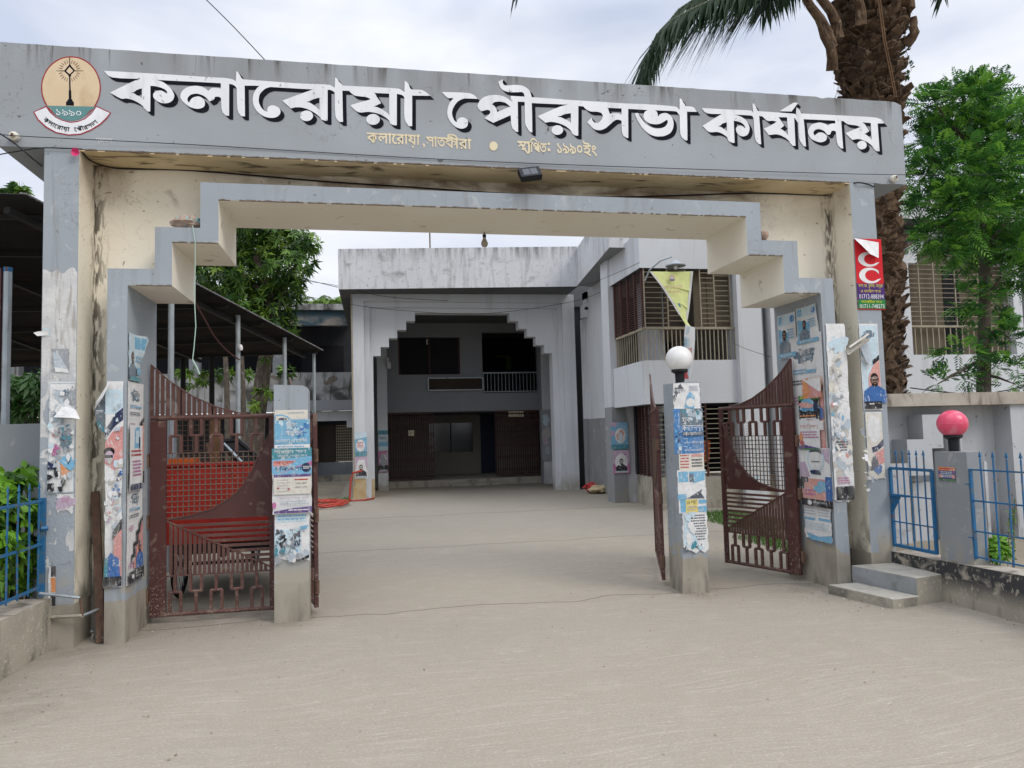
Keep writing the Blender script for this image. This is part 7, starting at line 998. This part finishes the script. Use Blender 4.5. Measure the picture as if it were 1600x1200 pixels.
# date palm right behind the gateway
rnd = random.Random(21); Yp = 8.75
t = thing('date_palm', 'tall date palm with shaggy trunk of old frond bases behind the right sign end', 'palm tree', (onY(1374, 610, Yp).x, Yp, .3))
pb, pt = onY(1373, 610, Yp), onY(1360, 60, Yp); ax = (pt-pb).normalized()
def pc(z): return pb+ax*((z-pb.z)/ax.z)
m = MB(); m.tube([pc(z) for z in (.25, 2, 4, 6, 7.2, 8.4)], .27, 'palm_bark', 16, .32); tk = m.build('trunk', t)
m = MB(); core = lambda z: .235+.02*math.sin(z*2.3)+(.10*max(0, (z-5.4)/2) if z > 5.4 else 0)
for k in range(1500):
    z = .3+7.4*(k+rnd.random())/1500; a = k*2.39996+rnd.uniform(-.25, .25); c = pc(z); o_ = Vector((math.cos(a), math.sin(a), 0)); t0 = Vector((-math.sin(a), math.cos(a), 0)); ro_ = rnd.gauss(0, .35); up2 = Vector((0, 0, 1))*math.cos(ro_)+t0*math.sin(ro_); sd_ = t0*math.cos(ro_)-Vector((0, 0, 1))*math.sin(ro_)
    r_ = core(z); w_ = rnd.choice((rnd.uniform(.03, .06), rnd.uniform(.07, .12))); h_ = rnd.uniform(.05, .17); out_ = rnd.uniform(.04, .15)*(1.2 if z > 5 else 1); curl = rnd.uniform(-.35, .5)
    p = c+o_*r_; mid = p+o_*out_*.8+up2*h_*.5; e = p+o_*out_*(1+max(0, curl))+up2*h_*(1-.6*abs(curl)); w2 = w_*rnd.uniform(.25, .8); th = rnd.uniform(.012, .028); jg = sd_*rnd.uniform(-.04, .04); sk = Vector((0, 0, rnd.uniform(-.03, .03)))
    m.hexa([p-sd_*w_, p+sd_*w_, p+sd_*w_*.9+up2*th*2, p-sd_*w_*.9+up2*th*2, mid-sd_*w_*.95, mid+sd_*w_*.85+sk, mid+sd_*w_*.8+up2*th+sk, mid-sd_*w_*.9+up2*th], 'palm_bark')
    m.hexa([mid-sd_*w_*.95, mid+sd_*w_*.85+sk, mid+sd_*w_*.8+up2*th+sk, mid-sd_*w_*.9+up2*th, e-sd_*w2+jg, e+sd_*w2+jg+sk, e+sd_*w2*.8+up2*th*.4+jg, e-sd_*w2*.7+up2*th*.6+jg], 'palm_bark' if rnd.random() < .8 else 'fibre')
    for _ in range(2 if z < 4.5 else 4): f0 = e+sd_*rnd.uniform(-w2, w2); m.poly([f0, f0+sd_*.007, f0+o_*rnd.uniform(.0, .08)+t0*rnd.uniform(-.05, .05)+Vector((0, 0, rnd.uniform(-.14, .05)))], 'fibre')
m.build('frond_bases', tk)
m = MB()
for px, py, tx, ty in ((1300, 75, 1255, -10), (1310, 60, 1272, -20), (1345, 40, 1335, -30), (1405, 50, 1425, -20), (1395, 30, 1400, -30), (1300, 110, 1283, 40), (1415, 70, 1428, 35)):
    a, b = onY(px, py, Yp-.30+rnd.uniform(-.05, .05)), onY(tx, ty, Yp-.42); mid = (a+b)/2+Vector((rnd.uniform(-.05, .05), -.05, 0)); m.tube([a, a.lerp(mid, .5)+Vector((.02, 0, .01)), mid, mid.lerp(b, .5)-Vector((.02, 0, 0)), b, b+(b-mid)*.6], .075, 'palm_bark', 9, .04)
for _ in range(260):
    a = rnd.uniform(0, 6.283); z_ = rnd.uniform(5.2, 7.3); p = pc(z_)+Vector((math.cos(a), math.sin(a), 0))*rnd.uniform(.30, .46); L = rnd.uniform(.1, .34); d = Vector((math.cos(a)*.35, math.sin(a)*.35, -1))*L; m.poly([p, p+Vector((.008, .004, 0)), p+d], 'fibre')
m.build('old_stubs', tk)
m = MB(); pts = [onY(1371, -10, Yp-.5), onY(1380, 60, Yp-.5), onY(1392, 120, Yp-.48), onY(1398, 152, Yp-.48)]
for o_ in (0, .03): m.tube([p+Vector((o_, 0, 0)) for p in pts], .008, 'wood', 5)
m.build('hanging_stalk', tk)
def frond(name, pts, L0, leaf_mats, n=64, hang=.75, seed=1, parent=None, side_px=None):
    r_ = random.Random(seed); P = [Vector(p) for p in pts]; cum = [0]
    for a, b in zip(P, P[1:]): cum.append(cum[-1]+(b-a).length)
    def at(s):
        for i in range(len(P)-1):
            if s <= cum[i+1]: f = (s-cum[i])/(cum[i+1]-cum[i]); return P[i].lerp(P[i+1], f), (P[i+1]-P[i]).normalized()
        return P[-1], (P[-1]-P[-2]).normalized()
    mb = MB(); mb.tube(P, .022, 'rachis', 5, .006)
    for i in range(n):
        s = cum[-1]*(.12+.88*i/n); p, d = at(s); sd_ = d.cross(Vector((0, 0, 1)))
        sd_ = sd_.normalized() if sd_.length > .1 else Vector((1, 0, 0)); LL = L0*(.55+.6*math.sin(math.pi*min(1, .15+.8*i/n)))
        for sg in (-1, 1):
            for rep in range(3):
                dd = (d*r_.uniform(.45, .9)+sd_*sg*r_.uniform(.35, .9)+Vector((0, 0, -hang*r_.uniform(.5, 1.1)))).normalized(); b = len(mb.v); q = p+d*r_.uniform(-.02, .02); w_ = d.cross(dd).normalized().lerp(d, .5).normalized()*.019; l = LL*r_.uniform(.75, 1.1)
                dr = Vector((0, 0, -.22*l)); mb.v += [tuple(q-w_), tuple(q+w_), tuple(q+dd*l*.55+w_*1.1+dr*.2), tuple(q+dd*l*.55-w_*1.1+dr*.2), tuple(q+dd*l+dr)]
                mi = mb.mi(r_.choice(leaf_mats)); mb.f += [(b, b+1, b+2, b+3), (b+3, b+2, b+4)]; mb.m += [mi, mi]
    return mb.build(name, parent)
Yf = 8.25
frond('frond', [onY(1352, -95, Yp), onY(1290, -90, 8.5), onY(1200, -42, Yf), onY(1130, -8, Yf), onY(1084, 13, Yf), onY(1047, 33, Yf), onY(1027, 53, Yf), onY(1012, 84, Yf), onY(1003, 118, Yf), onY(999, 150, Yf), onY(997, 190, Yf)], .86, ['palm1', 'palm1', 'palm2'], 110, .55, 4, t)
frond('frond', [onY(1352, -95, Yp), onY(1270, -95, 8.6), onY(1190, -60, 8.75), onY(1120, -25, 8.85), onY(1060, 15, 8.95), onY(1020, 65, 9.0), onY(1000, 120, 9.0), onY(990, 165, 9.0)], .70, ['palm1', 'palm2'], 60, .9, 8, t)
hd = pc(8.3)
for i in range(15):
    a = i*2.4+.4; el = rnd.uniform(.35, 1.1); L = rnd.uniform(2.6, 3.3); o_ = Vector((math.cos(a), math.sin(a), 0))
    if o_.y < -.3 and -.9 < o_.x < .9: el = max(el, 1.0)
    pts = [hd+o_*L*s*math.cos(el)*1.0+Vector((0, 0, L*(s*math.sin(el)-.42*s*s))) for s in [0, .15, .3, .45, .6, .75, .9, 1]]; frond('frond', pts, .55, ['palm1', 'palm2'], 40, .5, 30+i, t)
frond('frond', [hd, onY(1450, -110, 8.7), onY(1490, -70, 8.6), onY(1478, -25, 8.5), onY(1472, -8, 8.5)], .42, ['palm1', 'palm2'], 34, .7, 71, t)
frond('frond', [hd, onY(1100, -220, 8.3), onY(900, -120, 8.0), onY(820, -40, 7.9), onY(800, -8, 7.9)], .4, ['palm1'], 46, .7, 72, t)
m = MB(); rr = random.Random(3); vine = [onY(x, y, Yp-.1) for x, y in ((1413, 20), (1416, 45), (1412, 70), (1420, 90), (1424, 110), (1416, 120))]; m.tube(vine, .003, 'fibre', 4)
for _ in range(26): i = rr.randrange(5); p = vine[i].lerp(vine[i+1], rr.random()); lf(m, p, rv(rr).normalized(), Vector((.2, .3, .9)).cross(rv(rr)).normalized(), .07, .05, 'shrub2')
tag(m.build('hanging_vine', origin=vine[0]), 'thin leafy vine dangling from the palm trunk beside the sky', 'vine')
# feathery young tree on the right
Yt = 9.7
t = thing('young_tree', 'young feathery-leaved tree behind the right yard wall', 'tree', (onY(1536, 610, Yt).x, Yt, .3))
g_ = onY(1537, 610, Yt); m = MB(); m.tube([(g_.x, Yt, .25), g_, onY(1538, 520, Yt), onY(1539, 430, Yt), onY(1536, 380, Yt), onY(1526, 300, Yt), onY(1514, 220, Yt), onY(1505, 150, Yt)], .115, 'bark', 12, .03)
for a, b, c in (((1537, 400), (1500, 370), (1455, 345)), ((1536, 390), (1570, 350), (1600, 330)), ((1527, 305), (1480, 270), (1450, 240)), ((1527, 300), (1560, 240), (1580, 190)), ((1516, 225), (1480, 190), (1465, 165)), ((1538, 470), (1560, 440), (1590, 420)), ((1538, 560), (1500, 580), (1465, 600)), ((1537, 585), (1560, 590), (1585, 600)), ((1538, 520), (1565, 520), (1580, 530))): m.tube([onY(*a, Yt), onY(*b, Yt-.15), onY(*c, Yt-.3)], .035, 'bark', 6, .008)
m.build('trunk', t)
bl = blobs([(1512, 162, 34), (1555, 160, 34), (1478, 165, 34), (1585, 175, 25), (1500, 205, 50), (1555, 215, 48), (1590, 235, 26), (1462, 215, 26), (1472, 255, 36), (1515, 270, 50), (1565, 275, 42), (1452, 270, 20), (1455, 310, 28), (1495, 325, 46), (1550, 335, 46), (1590, 330, 30), (1468, 350, 34), (1515, 375, 42), (1565, 385, 40), (1600, 385, 26), (1470, 395, 24), (1575, 420, 26), (1500, 405, 18), (1605, 430, 18)], Yt, .5)
m = MB(); feathers(m, bl, 17, .27, ['neem1', 'neem2', 'neem3'], [5, 3, 3.5]); m.build('crown', t)
m = MB(); feathers(m, blobs([(1500, 465, 22), (1512, 500, 20), (1560, 500, 20), (1570, 535, 22), (1500, 545, 22), (1560, 570, 22), (1470, 595, 20), (1500, 590, 18), (1580, 590, 20), (1530, 460, 20), (1545, 545, 16)], Yt, .25, 4), 12, .25, ['neem1', 'neem2', 'neem3'], [4, 4, 2], 9); m.build('trunk_sprouts', t)
# mango behind the tin shed
Ym = 22.
t = thing('mango_tree', 'big dense dark green mango tree left of the office roof', 'tree', (onY(400, 700, Ym).x, Ym, 0))
g_ = onZ(398, 752); g_ = onY(398, 700, Ym); m = MB(); m.tube([(g_.x-.1, Ym, 0), onY(402, 650, Ym), onY(413, 570, Ym), onY(424, 520, Ym), onY(420, 460, Ym), onY(400, 400, Ym)], .26, 'bark', 10, .12)
for a, b, c in (((424, 520), (436, 480), (452, 420)), ((420, 470), (380, 430), (350, 400)), ((422, 500), (440, 450), (478, 395)), ((404, 640), (392, 660), (384, 690))): m.tube([onY(*a, Ym), onY(*b, Ym), onY(*c, Ym)], .11, 'bark', 7, .03)
m.build('trunk', t)
bl = blobs([(330, 380, 50), (385, 375, 55), (440, 375, 45), (478, 378, 26), (350, 340, 50), (420, 345, 50), (380, 320, 40), (300, 420, 40), (345, 430, 52), (400, 425, 58), (448, 415, 40), (478, 410, 20), (330, 475, 40), (375, 480, 44), (425, 470, 42), (452, 455, 24), (410, 515, 30), (440, 520, 22), (350, 510, 30), (465, 440, 16), (390, 525, 26), (445, 500, 20)], Ym, 1.3, 6)
m = MB(); whorls(m, bl, 44, .30, .062, ['mango1', 'mango2', 'mango3'], [5, 4, 2], 8); m.build('crown', t)
def bush(name, label, lst, Y, dy, per, L, Wd, mats, wts, seed, k=7, cat='shrub', base=None, stem='bark', X=None):
    bl = blobs(lst, Y, dy, seed) if X is None else [(onX(px, py, X+random.uniform(-.12, .05)), r_) for px, py, r_ in lst]
    c0 = bl[0][0]; t = thing(name, label, cat, (c0.x, c0.y, base or 0))
    m = MB(); whorls(m, bl, per, L, Wd, mats, wts, seed, k); m.build('foliage', t)
    m = MB()
    for c, r_ in bl: m.tube([(c0.x+(c.x-c0.x)*.5, c0.y+(c.y-c0.y)*.5, base or 0), (c.x*.7+c0.x*.3, c.y*.7+c0.y*.3, c.z*.6), c], max(.008, r_*.04), stem, 5, .005)
    m.build('stems', t); return t
bush('garden_tree', 'bright leafy trees seen under the shed roof behind the posts', [(320, 588, 15), (352, 582, 14), (290, 583, 14), (385, 585, 14), (445, 580, 14), (300, 600, 10)], 26.5, .5, 30, .30, .08, ['mango1', 'mango3', 'mango2'], [4, 4, 2], 12, cat='tree')
bush('climber', 'leafy climber on the leaning mango trunk below the shed eave', [(408, 612, 11), (416, 558, 9), (400, 632, 10), (428, 615, 8)], 21.4, .2, 55, .26, .06, ['mango1', 'mango3', 'mango2'], [4, 3, 3], 14, cat='plant')
for k_, (px, lb) in enumerate(((354, 'slim pale tree stem standing under the tin shed eave'), (379, 'second slim stem just left of the leaning mango trunk'))):
    t = thing('bare_stem', lb, 'tree', (onY(px, 640, 20).x, 20, 0)); m = MB(); m.tube([(onY(px+3, 740, 20).x, 20, 0), onY(px+1, 640, 20), onY(px, 590, 20), onY(px-2, 555, 20)], .075, 'bark', 8, .06); m.build('trunk', t)
bush('hedge_tree', 'dark leafy hedge beyond the left yard wall under the shed', [(30, 608, 30), (58, 598, 24), (5, 605, 26), (45, 635, 24), (15, 640, 24)], 18.0, .4, 60, .30, .09, ['shrub2', 'mango2'], [4, 4], 15, cat='hedge')
bush('back_tree', 'treetop peeking over the tin shed at the far left', [(28, 292, 10), (18, 298, 8), (38, 299, 8), (2, 304, 12), (30, 330, 30)], 24, .4, 60, .34, .10, ['mango1', 'mango3', 'mango2'], [4, 3, 3], 16, cat='tree')
bush('garden_shrub', 'broad-leaved green shrub growing through the left blue fence', [(30, 748, .10), (60, 744, .10), (78, 738, .08), (45, 736, .07), (8, 757, .12), (22, 800, .16), (55, 800, .12), (5, 850, .16), (35, 860, .16), (55, 890, .10), (20, 905, .14), (-20, 780, .2), (-30, 850, .2)], 0, 0, 420, .12, .060, ['shrub1', 'shrub1', 'shrub2'], [3, 3, 4], 17, 6, 'shrub', .28, 'bark', X=-2.80)
bush('tall_weed', 'small bright weed growing behind the right blue fence', [(1555, 848, .07), (1562, 862, .06), (1549, 868, .05)], 0, 0, 900, .09, .035, ['shrub1', 'neem3'], [3, 3], 18, 6, 'weed', .30, 'shrub2', X=5.36)
t = thing('dry_weed', 'thin dry seeding weed beside the bright weed on the right', 'weed', (5.4, 5.3, .3)); m = MB(); rr = random.Random(5)
for k_ in range(5):
    p0 = onX(1580+rr.uniform(-6, 6), 890, 5.4); p0.z = .3; p1 = onX(1578+rr.uniform(-8, 8), 770+rr.uniform(0, 30), 5.4); m.tube([p0, (p0+p1)/2+Vector((.01, .01, 0)), p1], .003, 'shrub2', 4)
    for _ in range(22): q = p0.lerp(p1, rr.uniform(.2, 1)); lf(m, q, rv(rr).normalized(), Vector((0, .4, .9)), .03, .012, rr.choice(['shrub1', 'mango3', 'shrub2']))
m.build('foliage', t)
for k_, (px, py) in enumerate(((497, 480), (522, 478))):
    t = thing('coconut_palm', ('left' if k_ == 0 else 'right')+' far coconut crown peeking over the old building roof', 'palm tree', (onY(px, 700, 48).x, 48, 0)); h0 = onY(px, py, 48); m = MB(); m.tube([(h0.x, 48, 0), h0], .2, 'bark', 7, .12); m.build('trunk', t)
    for i in range(11):
        a = i*.571; o_ = Vector((math.cos(a), math.sin(a), 0)); el = .5+.6*((i*7) % 5)/5; pts = [h0+o_*2.0*s*math.cos(el)+Vector((0, 0, 2.0*(s*math.sin(el)-.6*s*s))) for s in (0, .25, .5, .75, 1)]; frond('frond', pts, .55, ['mango3', 'mango1'], 22, .5, 90+i, t)
# ------------------------------------------------------------------ tin shed
t = thing('tin_shed', 'open tin-roofed shed on galvanised posts left of the drive', 'shed', (-4, 12, 0))
zr = lambda y: 4.0-(y-7.5)*.09
xe = lambda y: -3.16+.317*(y-7.65)
y0_, y1_ = 7.66, 14.98
m = MB(); rows = 380; mi = m.mi('tin'); b = 0; cols_ = [0, .33, .66, 1]
for j in range(rows+1):
    y = y0_+(y1_-y0_)*j/rows; xr = xe(y); zz = .013*math.sin(j*1.5708*1.0)
    for c_ in cols_: yy = y+(1-c_)*1.9*(j/rows); x = -9.0+(xr+9.0)*c_; m.v.append((x, yy, zr(yy)+zz))
n = len(cols_)
for j in range(rows):
    for i in range(n-1): q = j*n+i; m.f.append((q, q+1, q+n+1, q+n)); m.m.append(mi)
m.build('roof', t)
m = MB()
for j in range(0, rows, 2):
    y = y0_+(y1_-y0_)*j/rows; y2 = y+(y1_-y0_)/rows*1.2; m.hexa([(xe(y)-.05, y, zr(y)+.008), (xe(y)+.012, y, zr(y)+.002), (xe(y2)+.012, y2, zr(y2)+.002), (xe(y2)-.05, y2, zr(y2)+.008), (xe(y)-.05, y, zr(y)+.022), (xe(y)+.012, y, zr(y)+.016), (xe(y2)+.012, y2, zr(y2)+.016), (xe(y2)-.05, y2, zr(y2)+.022)], 'tin_edge')
m.build('roof_edge', t)
m = MB()
for j in range(7): y = 8.1+j*1.12; m.bar((xe(y)-.05, y, zr(y)-.06), (-8.9, y+1.5*(j/7), zr(y+1.5*(j/7))-.06), .045, 'steel_dark')
m.build('purlins', t)
m = MB()
for f_ in (0.03, .28, .55, .8, 1):
    a = Vector((xe(7.75)-f_*5.8-.05, 7.75, zr(7.75)-.12)); b_ = Vector((xe(14.9)-f_*8-.08, 14.9+f_*1.6, zr(14.9+f_*1.6)-.12)); m.bar(a, b_, .06, 'steel_dark')
m.build('rafters', t)
for px, y in ((267, 10.03), (372, 12.1), (445, 13.68), (491, 15.0)):
    q = onY(px, 600, y); m = MB(); m.tube([(q.x, y, 0), (q.x, y, zr(y)-.03)], .036 if y < 15 else .03, 'galv', 10); m.build('post', t)
for px, y in ((286, 15.4), (331, 15.2), (110, 16.0)): q = onY(px, 620, y); m = MB(); m.tube([(q.x, y, 0), (q.x, y, zr(y)-.05)], .05, 'steel_dark', 8); m.build('post', t)
cable('shed_wire', 'red-brown wire sagging from the arch leg to a shed post', [onY(303, 470, 7.46), onY(318, 495, 8.6), onY(335, 525, 10), onY(355, 548, 11.2), onY(374, 562, 12.05)], .011, 'red_wire')
q = onY(376, 543, 12.05); m = MB(); m.lathe([(0, -.05), (.03, -.04), (.035, 0), (.02, .04), (0, .05)], q, 'white_plastic', 10); tag(m.build('shed_bulb', origin=q), 'small white bulb on a shed post', 'bulb')
# ------------------------------------------------------------------ red cargo rickshaw behind the left side gate
t = thing('cargo_rickshaw', 'red-boxed cargo rickshaw parked behind the left side gate', 'rickshaw', (-1.4, 8.6, 0))
m = MB(); m.box(-2.02, 8.05, .58, -1.02, 8.09, 1.36, 'cart_red'); m.box(-2.02, 8.09, .58, -1.98, 9.7, 1.36, 'cart_red'); m.box(-1.06, 8.09, .58, -1.02, 9.7, 1.36, 'cart_red'); m.box(-1.98, 8.09, .58, -1.06, 9.7, .62, 'cart_red'); m.box(-1.98, 9.66, .62, -1.06, 9.7, 1.36, 'cart_red'); m.box(-1.56, 8.035, .58, -1.53, 8.05, 1.36, 'cart_red'); m.box(-2.03, 8.03, 1.36, -1.0, 8.10, 1.39, 'cart_red'); m.build('cargo_box', t)
m = MB(); m.hexa([(-1.015, 8.1, .85), (-.72, 8.15, .85), (-.70, 9.4, .85), (-1.0, 9.4, .85), (-1.015, 8.1, 1.40), (-.74, 8.15, 1.36), (-.72, 9.4, 1.36), (-1.0, 9.4, 1.40)], pap('pale')); m.build('side_panel', t)
m = MB(); a, b, c, d = onY(343, 690, 8.5), onY(372, 688, 8.5), onY(428, 736, 8.3), onY(396, 740, 8.3)
m.tube([d, a+Vector((0, 0, -.02)), a, b, c], .028, 'black', 6); m.poly([a, b, c, d], 'glass'); m.tube([a+Vector((.05, -.02, -.02)), d+Vector((-.02, -.02, .02))], .014, pap('pale'), 5); m.build('windscreen', t)
m = MB(); m.box(-1.95, 8.05, .52, -.8, 9.75, .575, 'black'); m.bar((-1.9, 8.04, .50), (-.85, 8.04, .50), .04, 'black'); m.bar((-1.5, 8.3, .42), (-1.5, 9.6, .5), .05, 'black'); m.tube([(-1.98, 8.35, .34), (-.86, 8.35, .34)], .02, 'black', 6); ch = m.build('chassis', t)
def wheel(x, y, r):
    m = MB(); n = 28; k = 8; b = 0; mi = m.mi('rubber')
    for i in range(n):
        a = i/n*6.283
        for j in range(k): e = j/k*6.283; rr_ = r-.028+.028*math.cos(e); m.v.append((x+.024*math.sin(e), y+rr_*math.cos(a), r+rr_*math.sin(a)))
    for i in range(n):
        for j in range(k): m.f.append((i*k+j, i*k+(j+1) % k, ((i+1) % n)*k+(j+1) % k, ((i+1) % n)*k+j)); m.m.append(mi)
    w_ = m.build('wheel', t, True)
    m = MB()
    for i in range(18): a = i/18*6.283; m.tube([(x+(.03 if i % 2 else -.03), y, r), (x, y+(r-.05)*math.cos(a), r+(r-.05)*math.sin(a))], .0045, 'galv', 4)
    m.tube([(x-.05, y, r), (x+.05, y, r)], .03, 'steel_dark', 8); m.build('spokes', w_)
wheel(-1.93, 8.36, .34); wheel(-.92, 8.36, .34); wheel(-1.45, 10.3, .34)
m = MB(); q = onY(336, 690, 8.2); m.bar((q.x, 8.2, .62), (q.x, 8.2, 1.82), .085, 'wood', .06); m.build('wooden_post', t)
m = MB(); m.box(-2.0, 8.16, 1.37, -1.75, 8.4, 1.44, 'orange'); m.build('crate', t)
m = MB()
for i in range(9): x = -2.02+i*.055; m.bar((x, 8.6, 1.36), (x, 8.6, 1.86), .008, 'wiremesh')
for j in range(9): z = 1.4+j*.055; m.bar((-2.02, 8.6, z), (-1.56, 8.6, z), .008, 'wiremesh')
m.build('mesh_guard', t)
m = MB(); m.tube([(-1.62, 8.12, 1.58), (-1.60, 8.10, 1.50), (-1.57, 8.1, 1.42)], .02, 'rust', 6); m.tube([(-1.62, 8.12, 1.58), (-1.56, 8.1, 1.60), (-1.545, 8.1, 1.54)], .012, 'rust', 6); m.build('hook', t)
# ------------------------------------------------------------------ small things in the yard
rnd = random.Random(6); m = MB(); c0 = onZ(506, 791)
pts = []
for k in range(110): a = k*.33; pts.append((c0.x+(.75+.22*math.sin(k*.21))*math.cos(a)*.6, c0.y+(.8+.25*math.cos(k*.17))*math.sin(a)*.9, .03+.05*rnd.random()+.0003*k))
pts += [tuple(onZ(x, y)+Vector((0, 0, .03))) for x, y in ((535, 783), (550, 784), (570, 783), (585, 780))]
m.tube(pts, .022, 'hose', 6); tag(m.build('hose', origin=c0), 'coiled red hose on the ground left of the portico', 'hose')
m = MB(); a = onZ(546, 784); m.tube([(a.x, a.y, 0), (a.x+.04, a.y, .55), (a.x+.10, a.y, .72), (a.x+.3, a.y+.5, .74)], .028, 'hose', 6); tag(m.build('standpipe', origin=a), 'red standpipe beside the rusty foot of the portico', 'pipe')
m = MB(); a = onY(548, 430, 20.0); m.tube([onY(549, 460, 20.0), onY(551, 600, 20.0), onY(554, 760, 20.0)], .022, 'grille', 5); tag(m.build('conduit', origin=onY(554, 760, 20)), 'thin pale conduit up the left edge of the portico', 'pipe')
q = onZ(934, 771); lump('cloth_bundle', 'cream cloth bundle by the far wing pilaster', 'bundle', (q.x, q.y, 0), .26, .22, .11, 'rag1', 14, .28, 8); lump('cloth_bundle', 'red cloth heaped behind the cream bundle', 'bundle', (q.x-.1, q.y+.25, .02), .20, .2, .13, 'rag2', 12, .3, 9)
a, b = onY(450, 571, 8.93), onY(463, 608, 8.93)
cable('roof_wire', 'upper wire running from the mango tree to the portico roof', [onY(455, 437, 22), onY(520, 445, 20), onY(600, 463, 19.6), onY(700, 470, 20)], .006); cable('roof_wire', 'middle wire running from the mango tree to the portico pillar', [onY(455, 458, 22), onY(550, 476, 19.7), onY(640, 486, 19.9), onY(760, 490, 20), onY(900, 470, 19.8), onY(970, 440, 15.9)], .006)
cable('roof_wire', 'upper wire crossing the gap between mango tree and portico', [onY(455, 431, 22), onY(528, 449, 19.3)], .008); cable('roof_wire', 'long wire from the portico across to the balcony corner', [onY(880, 452, 19.5), onY(930, 440, 16), onY(1000, 410, 13.7)], .005)
cable('yard_wire', 'wire strung behind the right yard wall past the tree', [onY(1422, 606, 9), onY(1480, 613, 9), onY(1540, 615, 9), onY(1620, 600, 9)], .008); cable('wing_wire', 'thin wire from the balcony railing to the gate leg', [onY(1144, 535, 14), onY(1165, 545, 12), onY(1190, 553, 10), onY(1204, 557, 7.6)], .004)
# dry leaves and grit on the drive
m = MB(); rnd = random.Random(12)
for _ in range(260):
    y = rnd.choice([rnd.uniform(2.2, 6.5), rnd.uniform(5, 16)]); x = rnd.uniform(-2.3, 4.6); L = rnd.uniform(.006, .022); a = rnd.random()*6.28; d = Vector((math.cos(a), math.sin(a), 0)); s_ = Vector((-d.y, d.x, 0)); p = Vector((x, y, .004))
    m.poly([p, p+d*L*.5+s_*L*.35+Vector((0, 0, L*.3)), p+d*L+Vector((0, 0, L*.15)), p+d*L*.5-s_*L*.35], rnd.choice(['wood', 'earth', 'earth', 'chip']))
for _ in range(300):                                # drifts of bits along the foot of walls, posts and gate leaves
    x, y = rnd.choice(((rnd.uniform(-2.45, -1.9), rnd.uniform(4, 6.55)), (rnd.uniform(-1.95, -.5), rnd.gauss(6.85, .12)), (rnd.gauss(3.1, .16), rnd.gauss(6.85, .12)), (rnd.uniform(4.0, 4.5), rnd.gauss(6.75, .25)), (rnd.gauss(4.95, .1), rnd.uniform(3.5, 5.8)), (rnd.gauss(4.25, .12), rnd.uniform(5.7, 6.6)))); L = rnd.uniform(.005, .02); a = rnd.random()*6.28; d = Vector((math.cos(a), math.sin(a), 0)); s_ = Vector((-d.y, d.x, 0)); p = Vector((x, y, .004))
    m.poly([p, p+d*L*.5+s_*L*.4+Vector((0, 0, L*.35)), p+d*L+Vector((0, 0, L*.15)), p+d*L*.5-s_*L*.35], rnd.choice(['wood', 'earth', 'chip', 'conc', pap('dust')]))
tag(m.build('grit'), 'scattered grit and dry leaf bits on the concrete drive', 'grit', kind='stuff')
bpy.context.view_layer.update()
